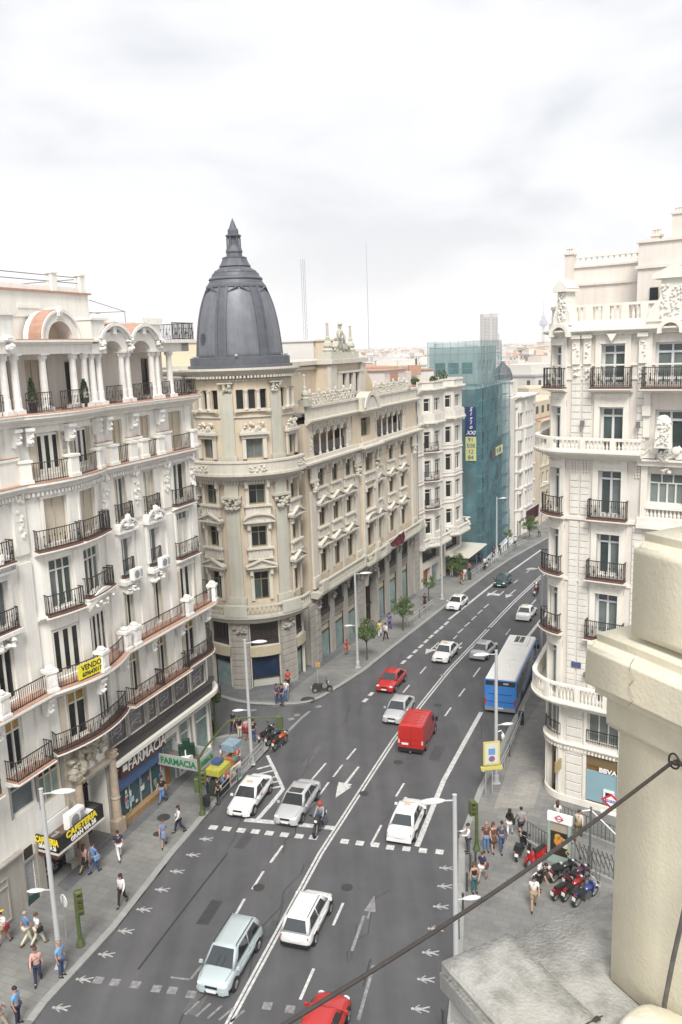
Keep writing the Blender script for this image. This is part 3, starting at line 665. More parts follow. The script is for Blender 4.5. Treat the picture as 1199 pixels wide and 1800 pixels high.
# balconies
def balcony(P, root, s0, s1, z, o, slab=.22, h=1.0, pitch=.13, ends=True, deco=True, edge=None, under=None, irn=None):
    b = MB(); cornice(b, P, s0-.08, s1+.08, z-slab-.1, slab, o+.1, base=-.02); B = b.build('balcony', under or M_STUC, root)
    b = MB(); band(b, P, s0-.03, s1+.03, z-.1, z-.02, o+.06, -.02); b.build('slab', edge or M_BROWN, B)
    rb = railing_mb(P, s0, s1, z-.02, h, o-.05, pitch, deco)
    if ends:
        for s in (s0, s1):
            n = max(2, int(o/.14)); x0, y0 = P.pos(s, 0)
            for k in range(n):
                rb.M = P.mtx(min(max(s, s0+.01), s1-.01), 0, o*(k+.4)/n); rb.box(-.013, .013, -.013, .013, z, z+h-.05); rb.M = None
            Mx = P.mtx(min(max(s, s0+.01), s1-.01), 0, 0); rb.M = Mx; rb.box(-.02, .02, -o+.05, 0, z+h-.06, z+h-.02); rb.box(-.015, .015, -o+.05, 0, z+.06, z+.09); rb.M = None
    rb.build('railing', irn or M_IRON, B); return B
balcony(PL, LB, -4.75, -2.45, 17.35, .45); balcony(PL, LB, -2.2, -.05, 17.35, .45); balcony(PL, LB, .0, .5, 17.35, .5, pitch=.1)
balcony(PL, LB, 7.1, 9.1, 17.3, .35); balcony(PL, LB, 11.2, 12.5, 17.3, .5); balcony(PL, LB, -7.9, -6.4, 17.3, .5)
for c in cw: balcony(PL, LB, c[0]-.15, c[1]+.2, 17.4, .3, pitch=.09)
balcony(PL, LB, -4.6, -2.65, 14.1, .45); balcony(PL, LB, -2.3, -.1, 14.35, .45); balcony(PL, LB, -.1, .5, 14.3, .45, pitch=.1)
balcony(PL, LB, 7.05, 9.15, 14.0, .4); balcony(PL, LB, 11.3, 12.6, 14.0, .5); balcony(PL, LB, -7.9, -6.4, 14.1, .35)
for c in cw: balcony(PL, LB, c[0]-.02, c[1]+.02, 14.25, .22, pitch=.1, deco=False)
b = MB()                                    # raised segmental hood under the right bow window
n = 10
for k in range(n):
    t0, t1 = k/n, (k+1)/n; s0, s1 = -2.45+2.7*t0, -2.45+2.7*t1; z0, z1 = 13.75+.5*math.sin(PI*t0), 13.75+.5*math.sin(PI*t1)
    A, B2 = PL.pos(s0, -.02), PL.pos(s1, -.02); C, D = PL.pos(s0, .5), PL.pos(s1, .5)
    b.add([(*A, z0-.1), (*C, z0-.1), (*D, z1-.1), (*B2, z1-.1), (*A, z0+.28), (*C, z0+.28), (*D, z1+.28), (*B2, z1+.28)], [(0, 1, 2, 3), (7, 6, 5, 4), (1, 5, 6, 2), (0, 4, 5, 1), (3, 2, 6, 7)])
b.M = PL.mtx(-1.1, 0, .1); b.orn(-1.1, 1.1, 13.55, 13.95, -.35, .1, 10, 5); b.M = None
b.build('arched_hood', M_STUC, LB)
# third-floor running balcony with pedestals
pB = [(-14, -14, -1.0), (-5.3, -5.3, -1.0)]
for k in range(1, 12): t = k/12; pB.append((-5.3+6*t, -5.3+6*t, -1.0-.75*math.sin(PI*t)))
pB += [(.7, .7, -1.0), (9.3, 9.3, -1.0)]
for k in range(1, 9): a = k/8*PI/2; pB.append((9.3+2.5*a, 9.3+2.5*math.sin(a), -1+2.5*(1-math.cos(a))))
pB.append((9.3+2.5*PI/2+10, 11.8, 11.5)); PB = Path(pB); PBE = 9.3+2.5*PI/2+8
b = MB(); sweep(b, PB, -14, PBE, [(-2.0, 10.15), (-2.0, 10.42), (0, 10.42), (0, 10.3), (-.1, 10.2), (-.25, 10.1)]); B3 = b.build('balcony', M_STUC, LB)
b = MB(); sweep(b, PB, -14, PBE, [(-2.0, 10.42), (-2.0, 10.47), (-.03, 10.47), (-.03, 10.42)]); b.build('tiled_floor', M_TERRA, B3)
peds = [-8.4, -5.3, -2.3, .7, 3.9-2.4, 6.9, 10.2]; b = MB(); edges = [-11.5, -8.4, -5.3, -2.3, .7, 1.5, 6.9, 10.2, 14.5]
rb = MB()
for s0, s1 in zip(edges, edges[1:]):
    if s1-s0 > 1: railing_mb(PB, s0+.3, s1-.3, 10.45, .95, -.3, .13, False, rb)
rb.build('railing', M_IRON, B3)
PED = MB(); PED.box(-.3, .3, -.3, .3, 0, .14); PED.box(-.25, .25, -.25, .25, .14, .95); PED.box(-.31, .31, -.31, .31, .95, 1.1); PED.blob((0, 0, 1.2), (.25, .25, .14), 3); PED.box(-.16, .16, -.27, -.2, .3, .8)
PED = PED.mesh('pedestal', M_ORN)
for s in peds: put('pedestal', PED, B3, M=PB.mtx(s, 10.46, -.3))
# second-floor balconies
for s0, s1, o in ((-8.0, -5.6, .75), (1.0, 3.85, .75), (3.95, 6.7, .75), (-11.5, -9, .75)): balcony(PL, LB, s0, s1, 7.05, o, pitch=.12, edge=M_TERRA)
balcony(PL, LB, -4.9, .3, 7.1, .55, pitch=.11); balcony(PL, LB, 6.9, 12.6, 7.1, .5, pitch=.11)
# sixth-floor parapet: pedestals and light railings
PD6 = MB(); PD6.box(-.28, .28, -.22, .3, 0, 1.0); PD6.box(-.34, .34, -.28, .34, 1.0, 1.12); PD6.box(-.33, .33, -.27, .3, 0, .18); PD6 = PD6.mesh('pedestal', M_STUC)
BLK = MB(); BLK.box(-.6, .6, -.1, .55, 0, 1.15); BLK.box(-.66, .66, -.16, .55, 1.15, 1.27); BLK = BLK.mesh('parapet_block', M_STUC); CAPT = MB().box(-.64, .64, -.14, .55, 1.27, 1.31).mesh('capping', M_TERRA)
for s in (-4.95, -2.45, -.05, 1.45, 3.15, 4.2, 5.8, 9.4): put('pedestal', PD6, LB, M=PL.mtx(s, 20.6, .28))
for s in (-5.9, .95, 3.65, 6.6): o = put('parapet_block', BLK, LB, M=PL.mtx(s, 20.6, .12)); put('capping', CAPT, o)
b = MB()
for s0, s1 in ((-4.7, -2.7), (-2.2, -.35), (1.75, 2.9), (4.45, 5.55), (7.3, 9.1)): railing_mb(PL, s0, s1, 20.6, .95, .3, .13, False, b)
b.build('railing', M_IRON, LB)
# pediments over the two C windows at two floors, sills with brackets, surrounds
for c, i in zip(cw+[l0[0]], range(3)):
    s = mid(c); b = MB(); pediment(b, 1.7, 16.75, .55, .42, 'seg', True, i); b.box(-.72, -.5, -.14, 0, 14.4, 16.7); b.box(.5, .72, -.14, 0, 14.4, 16.7); b.orn(-.5, .5, 16.95, 17.6, -.3, .2, 12, i+9); b.blob((0, -.35, 17.5), (.25, .2, .3), i)
    b.extr([(-.5, 16.38), (.5, 16.38), (.5, 16.75), (-.5, 16.75)], -.1, .0)
    put('window_pediment', b.mesh('window_pediment', M_ORN), LB, M=PL.mtx(s, 0, .0))
    b = MB(); b.box(-.85, .85, -.5, 0, 13.85, 14.05); b.orn(-.75, .75, 13.2, 13.9, -.1, .3, 22, i+30); b.orn(-.25, .25, 13.3, 13.9, -.35, .25, 8, i+40); b.box(-.6, -.35, -.3, 0, 13.4, 13.85); b.box(.35, .6, -.3, 0, 13.4, 13.85)
    put('window_sill', b.mesh('window_sill', M_ORN), LB, M=PL.mtx(s, 0, .0))
for s, w, z, h in [(8.05, 1.4, 17.4, 2.4), (8.05, 1.4, 14.1, 2.65), (8.0, 1.4, 10.6, 2.7), (-3.52, 1.35, 17.5, 2.25), (-1.2, 1.5, 17.5, 2.25)]:
    b = MB(); b.box(-w/2-.16, -w/2, -.07, 0, z, z+h); b.box(w/2, w/2+.16, -.07, 0, z, z+h); b.box(-w/2-.2, w/2+.2, -.1, 0, z+h, z+h+.16)
    put('window_surround', b.mesh('window_surround', M_STUC), LB, M=PL.mtx(s, 0, 0))
# air conditioning units on two sills
def ac(parent_label, M):
    o = empty('air_conditioner', (0, 0, 0), 0, parent_label, 'air conditioner'); o.matrix_basis = M
    MB().box(-.42, .42, -.3, .0, 0, .6).build('housing', M_WHITE, o); b = MB(); b.M = Matrix.Translation((-.12, -.3, .3)) @ Matrix.Rotation(PI/2, 4, 'X')
    b.lathe([(.22, 0), (.22, .012), (.2, .016)], 14); b.build('fan_grille', mat('grille_grey', (.25, .25, .25), .6), o)
    b = MB()
    for k in range(7): b.box(.18, .38, -.31, -.3, .1+k*.06, .13+k*.06)
    b.build('vent_slot', mat('grille_grey', (.25, .25, .25), .6), o)
MW = LB.matrix_basis if False else Matrix.Translation(LB.location) @ Matrix.Rotation(LB.rotation_euler.z, 4, 'Z')
ac('white air conditioning box on the sill of the left pedimented window of the white building', MW @ PL.mtx(2.25, 14.07, .45))
ac('white air conditioning box on the sill of the right pedimented window, beside the corner bay', MW @ PL.mtx(4.95, 14.07, .45))
# loggia: recessed wall, floor, columns, entablature, arches
pR = Path([(-14, -14, 1.7), (9.6, 9.6, 1.7), (9.7, 9.6, 1.8), (30, 9.6, 22)])
b = MB(); lops = at_h([(-11, -9.8), (.7, 1.4), (2.6, 3.2), (5.2, 5.8), (7.4, 8.3)], 23.9, 26.2)+at_h([(-3.9, -2.9), (-2.2, -.6)], 23.9, 26.3, .12)
wall(b, pR, -14, 24, 23.8, 27.2, lops, depth=.2); b.build('loggia_wall', M_STUC, LB)
for c in [(.7, 1.4), (2.6, 3.2), (5.2, 5.8), (7.4, 8.3)]: window(LB, PM(pR, mid(c), 23.9, -.15), c[1]-c[0], 2.3, M_CF, G_DARK, 1, 0, .08)
for c in [(-3.9, -2.9), (-2.2, -.6)]: window(LB, PM(pR, mid(c), 23.9, -.1), c[1]-c[0], 2.4, M_SHUT, M_SHUT, 3, 0, .03)
b = MB(); b.box(-14, 10.3, -.1, 1.8, 23.7, 23.82); b.build('loggia_floor', M_TERRA, LB)
def colm(): b = MB(); column(b, 0, 0, 0, 2.75, .19, 10); return b.mesh('column', M_ORN)
COLM = colm()
for s, o in [(-6.3, .35), (-5.45, .4), (-4.75, .4), (-2.9, .4), (-.75, .4), (.15, .35), (.75, .35), (1.3, .35), (3.25, .35), (3.75, .35), (6.05, .35), (6.55, .35), (7.85, .35), (-8.6, .35), (-8.0, .35)]:
    x, y = s, -o+.35; c = put('column', COLM, LB, (x, y, 23.84)); MB()
b = MB()
for s0, s1 in ((-5.8, -5.1), (-3.2, -2.6), (-1.05, -.45), (.5, 1.6), (3.0, 4.0), (5.8, 6.8), (7.6, 8.1)): b.part(); b.box(s0, s1, -.28, .3, 23.8, 24.0)
b.build('plinth', M_STUC, LB)
b = MB()     # left entablature
b.box(-14, .9, -.25, 1.8, 26.55, 27.0); b.box(-14, .95, -.4, 1.8, 27.0, 27.1); b.box(-14, 1.0, -.55, 1.8, 27.1, 27.2)
b.box(-5.9, -4.9, -.45, 1.8, 26.6, 28.3); b.box(-6.0, -4.8, -.55, 1.8, 28.3, 28.4)
b.box(.5, 1.6, -.4, 1.8, 26.5, 28.2); b.box(.45, 1.7, -.5, 1.8, 28.2, 28.32)
b.box(6.9, 9.8, -.2, 1.8, 26.5, 27.0); b.box(6.9, 10.1, -.55, 2.2, 27.0, 27.2); b.box(9.0, 9.8, -.2, 6, 26.5, 27.0); b.box(9.0, 10.1, -.3, 8, 27.0, 27.2)
b.build('entablature', M_STUC, LB)
b = MB(); b.box(-4.9, .5, -.52, 1.7, 27.2, 27.25); b.build('capping', M_TERRA, LB)
def arch(b, cx, z0, ri, ro, y0, y1, n=14, full=PI):
    for k in range(n):
        a0 = PI/2+full/2-full*k/n; a1 = PI/2+full/2-full*(k+1)/n
        p = [(cx+ri*math.cos(a0), z0+ri*math.sin(a0)), (cx+ro*math.cos(a0), z0+ro*math.sin(a0)), (cx+ro*math.cos(a1), z0+ro*math.sin(a1)), (cx+ri*math.cos(a1), z0+ri*math.sin(a1))]
        b.extr(p, y0, y1)
b = MB(); arch(b, -1.75, 27.22, .88, 1.3, -.35, .6); arch(b, -1.75, 27.22, 1.3, 1.42, -.45, .7); b.blob((-1.75, -.35, 28.55), (.3, .25, .28), 2); b.box(-1.95, -1.55, -.4, .3, 28.2, 28.75); b.build('arch', M_STUC, LB)
b = MB(); b.box(-2.7, -.8, .45, .6, 27.2, 28.3); b.build('arch_infill', M_CREAM, LB)
b = MB(); arch(b, -1.75, 27.22, 1.42, 1.46, -.4, .35); b.build('arch_capping', M_TERRA, LB)
b = MB()     # right double-arched hood
def archpanel(b, x0, x1, z0, z1, cx, r, zs, y0, y1, n=10):
    pts = [(x0, z1), (x0, z0), (cx-r, z0)]+[(cx-r*math.cos(PI*k/n), zs+r*.75*math.sin(PI*k/n)) for k in range(n+1)]+[(cx+r, z0), (x1, z0), (x1, z1)]
    m = len(pts); 
    for k in range(n):
        a = (cx-r*math.cos(PI*k/n), zs+r*.75*math.sin(PI*k/n)); c = (cx-r*math.cos(PI*(k+1)/n), zs+r*.75*math.sin(PI*(k+1)/n))
        b.quad((a[0], y0, a[1]), (c[0], y0, c[1]), (c[0], y0, z1), (a[0], y0, z1)); b.quad((a[0], y0, a[1]), (a[0], y1, a[1]), (c[0], y1, c[1]), (c[0], y0, c[1]))
    b.box(x0, cx-r, y0, y1, z0, z1); b.box(cx+r, x1, y0, y1, z0, z1)
archpanel(b, 1.5, 4.05, 26.5, 27.6, 2.35, .85, 26.52, -.2, 1.7); archpanel(b, 4.05, 7.0, 26.5, 27.6, 4.95, .85, 26.52, -.2, 1.7)
b.build('arched_panel', M_STUC, LB)
b = MB()
for cx in (2.45, 5.1):
    b.part(); arch(b, cx, 26.5, 1.42, 1.58, -.5, .8, 12, PI*.66); arch(b, cx, 26.5, 1.3, 1.42, -.35, .8, 12, PI*.66); b.box(cx-.15, cx+.15, -.4, 0, 27.5, 28.2)
b.part(); b.orn(3.5, 4.0, 26.6, 27.3, -.3, .2, 10, 3); b.part(); b.orn(.9, 1.4, 26.6, 27.3, -.4, .2, 10, 4); b.part(); b.orn(6.3, 6.8, 26.6, 27.3, -.3, .2, 10, 5); b.part(); b.orn(-5.7, -5.1, 26.7, 27.4, -.5, .2, 10, 6)
b.build('arched_hood', M_ORN, LB)
b = MB()
for cx in (2.45, 5.1): b.part(); arch(b, cx, 26.5, 1.58, 1.62, -.4, .6, 12, PI*.62)
b.build('hood_capping', M_TERRA, LB)
b = MB()     # parapet behind hoods and penthouse
b.box(-14, 1.6, .9, 1.1, 27.2, 28.35); b.box(-14, 1.7, .85, 1.15, 28.35, 28.42); b.box(1.0, 8.0, .7, .95, 27.0, 28.1); b.box(1.0, 8.05, .65, 1.0, 28.1, 28.2)
b.box(1.7, 3.2, .5, 1.0, 28.1, 28.35); b.box(6.2, 8.2, .5, 1.0, 28.1, 28.45); b.box(8.0, 8.2, .7, 14, 27.0, 28.1)
b.build('parapet', M_STUC, LB)
b = MB(); b.box(-14, 4.2, 2.6, 12, 27.0, 29.75); b.box(-1.3, .3, 2.55, 2.62, 28.9, 29.1); LBP = b.build('penthouse', M_STUC, LB)
b = MB(); b.box(-14, 4.35, 2.45, 12.1, 29.75, 29.84); b.build('capping', M_TERRA, LBP)
b = MB(); b.box(-14, 4.1, 2.6, 2.75, 29.84, 30.1)
for x in (-3.7, 1.5, 3.75, -8): b.box(x-.2, x+.2, 2.5, 2.9, 29.84, 30.75); b.box(x-.26, x+.26, 2.44, 2.96, 30.75, 30.83)
b.build('roof_parapet', M_STUC, LB)
b = MB()
for z in (30.35, 30.65): b.tube([(-9, 2.7, z), (3.7, 2.7, z)], .025, 5)
b.tube([(3.8, 2.7, 30.6), (3.8, 8, 30.6)], .025, 5)
for p, q in [((4.4, 2.7, 29.5), (7.6, 2.7, 28.95)), ((4.4, 5.5, 29.3), (7.6, 4.5, 28.9)), ((7.6, 2.7, 28.95), (5.6, 6.5, 28.9)), ((5.6, 6.5, 28.9), (5.6, 6.5, 28)), ((7.6, 2.7, 28.95), (7.6, 2.7, 28.0)), ((4.4, 2.7, 28.7), (6.2, 5.0, 28.7)), ((4.6, 6.5, 28.9), (4.6, 6.5, 28))]: b.tube([p, q], .022, 5)
b.build('roof_rail', mat('rail_grey', (.16, .15, .15), .6), LB)
b = MB(); b.box(-14, 9.7, 1.0, 16, 26.9, 27.1); b.box(-14, 10.2, .6, 16, 23.3, 23.6); b.build('roof_slab', M_STUC, LB)
b = MB(); railing_mb(Path([(0, 7.9, -.35), (2.3, 10.2, -.35), (2.31, 10.2, -.34), (7, 10.2, 5)]), 0, 6, 27.2, 1.0, 0, .1, True, b); b.build('roof_balcony_railing', M_IRON, LB)
b = MB()
for s0, s1 in ((-8, -6.6), (-6, -5.7), (-4.5, -3.15), (-2.6, -1.0), (1.65, 3.0), (4.0, 5.8), (6.8, 7.6), (8.1, 10.2)): railing_mb(PL, s0, s1, 23.84, .95, .12, .12, True, b)
railing_mb(PL, 10.2, 14.0, 23.84, .95, .45, .12, True, b); b.build('loggia_railing', M_IRON, LB)
# potted cypresses in the loggia
def cypress(x, y, lab, h):
    P = MW @ Vector((x, y, 23.84)); o = empty('potted_cypress', tuple(P), 0, lab, 'potted plant')
    MB().lathe([(.16, 0), (.22, .42), (.24, .45), (.2, .45)], 12).build('pot', mat('pot_dark', (.03, .03, .035), .6), o)
    q = random.Random(int(h*100)); b = MB()
    for k in range(420):
        t = q.random()**.8; r = .27*(1-t)**.8*q.uniform(.55, 1)+.03; a = q.uniform(0, 2*PI); c = Vector((r*math.cos(a), r*math.sin(a), .42+t*h)); s = q.uniform(.03, .07)
        u = Vector((q.uniform(-1, 1), q.uniform(-1, 1), 1.5)).normalized()*s*1.6; v = Vector((q.uniform(-1, 1), q.uniform(-1, 1), 0)).normalized()*s*.6; b.quad(c-v, c+v, c+v*.5+u, c-v*.5+u)
    b.build('foliage', mat('foliage_dark', (.035, .065, .025), .8, .4, 4), o)
cypress(-3.85, -.12, 'taller potted cypress between white loggia columns at far left of the white building', 1.15)
cypress(-.1, -.1, 'shorter potted cypress in the loggia beside the paired white columns', .95)
# yellow for-sale sign on the third-floor railing
P = MW @ PB.mtx(-3.2, 10.95, -.2); sg = empty('for_sale_sign', (0, 0, 0), 0, 'yellow VENDO sign tied to the third floor balcony railing', 'sign'); sg.matrix_basis = P
MB().box(-.85, .85, -.02, .02, -.38, .38).build('board', mat('sign_yellow', (.75, .66, .03), .6), sg)
TX = Matrix.Rotation(PI/2, 4, 'X')
def tm(x, y, z, sx=1): return Matrix.Translation((x, y, z)) @ TX @ Matrix.Diagonal((sx, 1, 1, 1))
M_BTXT = mat('print_black', (.02, .02, .02), .6)
text('VENDO', 'lettering', M_BTXT, sg, tm(0, -.03, .15, .95), .4, ext=.004, bold=.008); text('609643017', 'lettering', M_BTXT, sg, tm(0, -.03, -.19, .85), .33, ext=.004, bold=.008)
# ---------------- ground floor of the white building
b = MB()
gops = [(-12, -9, 4.4, 6.4, .3), (-7.85, -6.25, 4.95, 6.6, .3), (-6.05, -4.5, 4.5, 6.55, .3), (-7.55, -6.9, .0, 2.4, .4), (-6.3, -4.1, .1, 2.9, .7), (-3.2, -1.1, .0, 4.4, 1.4), (-3.9, -3.35, .2, 2.6, .2),
        (-.35, 3.9, .1, 3.25, .25), (4.15, 5.5, .0, 3.0, .5), (6.1, 7.3, .3, 3.4, .3), (7.9, 9.6, .3, 3.4, .3), (10.1, 11.4, .3, 3.4, .3)]
ops2 = [(-.65, 1.0, 5.0, 6.3, .2), (1.25, 2.75, 5.0, 6.3, .2), (3.05, 3.9, 5.0, 6.3, .2), (4.1, 5.65, 5.0, 6.3, .2), (5.85, 7.4, 5.0, 6.3, .2), (7.8, 9.4, 5.0, 6.3, .2)]
PG = Path([(-14, -14, 0), (9.3, 9.3, 0)]+pts[-9:])
wall(b, PG, -14, LE, -1.0, 6.9, gops+ops2, depth=.3)
b.build('ground_floor_wall', [M_STUC], LB)
b = MB()
for q in gops+ops2: band(b, PG, q[0]-.12, q[0], q[2], q[3]+.1, .04); band(b, PG, q[1], q[1]+.12, q[2], q[3]+.1, .04); band(b, PG, q[0]-.12, q[1]+.12, q[3], q[3]+.14, .06)
b.build('trim', M_GREY, LB)
M_DGREY = mat('dark_grey_metal', (.045, .042, .04), .5)
b = MB(); band(b, PG, -.75, 9.6, 4.33, 4.9, .35); band(b, PG, -.8, 10.4, 4.9, 4.96, .4); CAN = b.build('shop_canopy', M_DGREY, LB)
b = MB(); band(b, PG, -.8, 11.5, 4.1, 4.33, .6); band(b, PG, -.8, 11.5, 3.5, 3.6, .1); b.build('canopy_soffit', M_WF, CAN)
M_MEZZ = glass('mezzanine', (.16, .145, .15), .3); M_SCR = mat('script_white', (.6, .6, .6), .5)
for i, q in enumerate(ops2):
    wn_ = window(LB, PG.mtx(mid(q), 5.0, -.12), q[1]-q[0], 1.3, mat('frame_mezz', (.20, .17, .13), .6), M_MEZZ, 1, 0, .05)
    # painted scroll ornament across the glass
    s = MB(); q_ = random.Random(i); w_ = (q[1]-q[0])*.36
    s.tube([(w_*math.sin(t*.9+i)*.9*(.3+.7*abs(math.cos(t*.31))), -.01, .25+.075*t+.05*math.sin(t*2.1)) for t in range(12)], .012, 4)
    s.tube([(-w_*.9, -.01, .45), (-w_*.2, -.01, .62), (w_*.5, -.01, .6), (w_*.9, -.01, .8)], .014, 4); s.tube([(-w_*.9, -.01, .75), (w_*.9, -.01, .95)], .01, 4)
    for k in (-.33, .33): s.tube([(w_*k*2, -.01, .15), (w_*k*2.1, -.01, 1.15)], .008, 4)
    s.build('glass_ornament', M_SCR, wn_)
b = MB(); band(b, PG, -14, -7.65, -1, 3.0, .08); b.part(); band(b, PG, -6.8, -6.35, -1, 3.0, .12); b.build('stone_base', M_GREY, LB)
b = MB(); cornice(b, PG, -14, -7.75, 3.0, .3, .3); b.build('shop_cornice', M_GREY, LB)
for k in range(3): window(LB, PG.mtx(-9.2-1.5*k, .3, .1), .9, 2.2, M_GREY, G_GREY, 1, .4, .06)
# pharmacy front
M_MAROON = mat('sign_maroon', (.075, .03, .025), .4, coat=.3)
FS = MB(); FS.box(-.2, 4.1, -.28, 0, 3.05, 3.98); FS = FS.build('sign_board', M_MAROON, LB); M_LET = mat('letter_white', (.8, .78, .75), .4)
text('FARMACIA', 'lettering', M_LET, LB, tm(2.25, -.295, 3.49, .86), .9, ext=.012, bold=.008, shear=.1)
b = MB(); b.box(-.05, .35, -.31, -.28, 3.4, 3.75); b.build('sign_emblem', M_LET, LB)
b = MB(); b.box(-.3, 3.95, -.12, 0, 2.25, 3.05); b.build('blue_awning_panel', mat('panel_blue', (.06, .10, .21), .6, .1, 2), LB)
window(LB, PG.mtx(1.78, .1, -.05), 4.2, 2.2, M_STEEL, glass('display', (.05, .09, .10), .25), 4, 0, .05)
b = MB(); b.box(-.4, 4.0, -.3, .1, -.05, .5); b.build('display_base', mat('wood_ply', (.28, .18, .09), .7, .2, 3), LB)
q_ = random.Random(11); cols_ = [(.6, .62, .6), (.1, .25, .3), (.5, .08, .07), (.3, .45, .5), (.62, .55, .35), (.2, .3, .2)]
for k in range(24):
    x = -.1+4.0*q_.random(); z = .5+1.3*q_.random(); wd, h = q_.uniform(.12, .32), q_.uniform(.15, .45); m = mat('goods_%d' % (k % 6), cols_[k % 6], .6)
    MB().box(x, x+wd, .0+.005*(k % 9), .015+.005*(k % 9), z, z+h).build('display_card', m, LB, (0, -.045, 0))
b = MB(); b.box(4.2, 5.45, .15, .2, 0, 3.0); b.build('pharmacy_door', G_SHOP, LB); b = MB(); b.box(4.3, 4.85, .1, .15, .05, 2.2); b.build('door_leaf', mat('wood_orange', (.32, .15, .05), .5), LB)
for s, w in ((6.7, 1.2), (8.75, 1.7), (10.75, 1.3)): window(LB, PG.mtx(s, .3, -.2), w, 3.1, M_WF, G_SHOP, 1, .8, .08)
# carved portal
b = MB(); b.box(-4.4, -3.6, -.2, 0, 3.2, 6.5); b.part(); b.orn(-4.3, -3.0, 5.0, 6.4, -.3, .3, 34, 3); b.part(); b.orn(-3.2, -1.2, 5.5, 6.5, -.2, .3, 30, 8); b.box(-3.3, -1.0, -.3, 0, 4.4, 4.6); b.box(-3.5, -.9, -.4, 0, 4.6, 4.75)
b.orn(-3.1, -1.2, 4.8, 5.6, -.05, .12, 16, 12); b.box(-4.45, -3.75, -.12, .0, -.1, .6)
b.build('portal_carving', mat('portal_stone', (.42, .38, .31), .85, .25, 3, .4, 14, streak=.4), LB)
M_BROWNST = mat('portal_column_stone', (.36, .29, .22), .7, .2, 3, .2, 10)
for x in (-3.65, -.85):
    b = MB(); b.box(x-.36, x+.36, -.55, 0, 0, 1.0); b.lathe([(.3, 1.0), (.26, 1.15), (.24, 2.2), (.28, 2.3), (.24, 2.4), (.21, 4.6), (.28, 4.75), (.33, 5.1)], 14, (x, -.27)); b.orn(x-.3, x+.3, 4.7, 5.2, -.4, .2, 12, 6); b.build('portal_column', M_BROWNST, LB)
b = MB(); b.box(-3.1, -1.2, 1.3, 1.35, 0, 4.4); b.build('portal_door', G_DARK, LB)
b = MB()
for k in range(12): b.box(-3.1+k*.16, -3.08+k*.16, 1.2, 1.26, 0, 3.9)
for z in (1.0, 3.0, 3.9): b.box(-3.1, -1.2, 1.2, 1.26, z, z+.05)
b.build('portal_grille', M_IRON, LB)
window(LB, PG.mtx(-7.05, 4.95, -.2), 1.6, 1.65, M_WF, G_GREY, 1, .4, .06); window(LB, PG.mtx(-5.28, 4.5, -.2), 1.55, 2.05, M_CF, G_SHOP, 3, .6, .07, tcols=3, tg=G_DARK); window(LB, PG.mtx(-10.5, 4.4, -.2), 3.0, 2.0, M_WF, G_GREY, 2, .4, .06)
b = MB()
for k in range(14): b.box(-7.55, -6.9, .1, .16, .05+k*.16, .17+k*.16)
b.build('roller_shutter', mat('shutter_grey', (.3, .31, .32), .5, .1, 3), LB); MB().box(-7.5, -6.95, -.04, 0, 2.55, 3.1).build('vent_panel', M_DARKREC, LB); MB().box(-7.6, -6.85, -.05, .05, -.05, .5).build('green_step', mat('green_dark', (.02, .06, .05), .6), LB)
window(LB, PG.mtx(-5.75, .5, -.3), 1.1, 2.2, M_DARKREC, glass('cafe', (.05, .045, .03), .3), 1, 0, .06)
q_ = random.Random(5)
for k in range(16):
    x, z = -6.2+1.0*q_.random(), .6+1.7*q_.random(); MB().box(x, x+q_.uniform(.1, .3), .18, .2, z, z+q_.uniform(.05, .2)).build('menu_picture', mat('menu_%d' % (k % 4), [(.4, .28, .05), (.3, .08, .03), (.1, .2, .3), (.45, .4, .2)][k % 4], .6), LB)
MB().box(-5.15, -4.15, .6, .65, .0, 2.9).build('cafe_door', G_DARK, LB); MB().box(-4.0, -3.4, -.03, .05, .4, 1.9).build('poster', mat('poster_brown', (.13, .07, .05), .5, .5, 6), LB)
PB_ = MB()
for k in range(5): PB_.lathe([(.14, 0), (.12, .03)], 10, (0, 0), True); PB_.M = None
for k in range(3):
    b = MB(); b.M = Matrix.Translation((-3.75+.02*k, -.04, .75+.42*k)) @ TX; b.lathe([(.17, 0), (.15, .03), (.05, .05)], 10); b.build('poster_burger', mat('burger_orange', (.4, .16, .05), .6, .4, 8), LB)
for k in range(3): b = MB(); b.box(-6.4-.0, -3.0+.4*k, -.3*(3-k)-.3, 0, -.05, .05+.07*k); b.build('step', M_GREY, LB) if k < 2 else None
# CAFETERIA canopy: a thing fixed to the wall, built as its own object
CF = empty('cafe_canopy', tuple(MW @ Vector((-4.2, 0, 0))), LB.rotation_euler.z, 'black cafeteria sign canopy on two sides with a flat brown roof', 'sign canopy')
cx0, cx1, yo = -2.45, 1.0, -1.36
M_SBLK = mat('sign_black', (.012, .012, .012), .35, coat=.3)
b = MB(); b.box(cx0, cx1, yo, yo+.1, 2.66, 3.42); b.box(cx0, cx0+.1, yo, 0, 2.66, 3.42); b.box(cx1-.1, cx1, yo, 0, 2.66, 3.42); b.build('sign_box', M_SBLK, CF)
MB().box(cx0+.1, cx1-.1, yo+.1, 0, 2.72, 3.0).build('roof_panel', mat('canopy_brown', (.13, .085, .065), .7, .2, 2), CF)
MB().box(cx0-.03, cx1+.03, yo-.03, 0, 2.55, 2.66).build('fascia_trim', M_CREAMP, CF); MB().box(cx0-.05, cx0+.6, yo+.02, 0, 2.38, 2.56).build('maroon_valance', M_MAROON, CF)
M_YL = mat('letter_yellow', (.78, .62, .03), .4)
text('CAFETERIA', 'lettering', M_YL, CF, tm((cx0+cx1)/2+.05, yo-.01, 3.22, 1.0), .46, ext=.01, bold=.022)
text('GRAN VIA 26', 'lettering', M_LET, CF, tm((cx0+cx1)/2+.15, yo-.01, 2.86, .98), .33, ext=.01, bold=.015)
def tside(z): return Matrix.Translation((cx0-.01, yo/2-.02, z)) @ Matrix.Rotation(-PI/2, 4, 'Z') @ TX
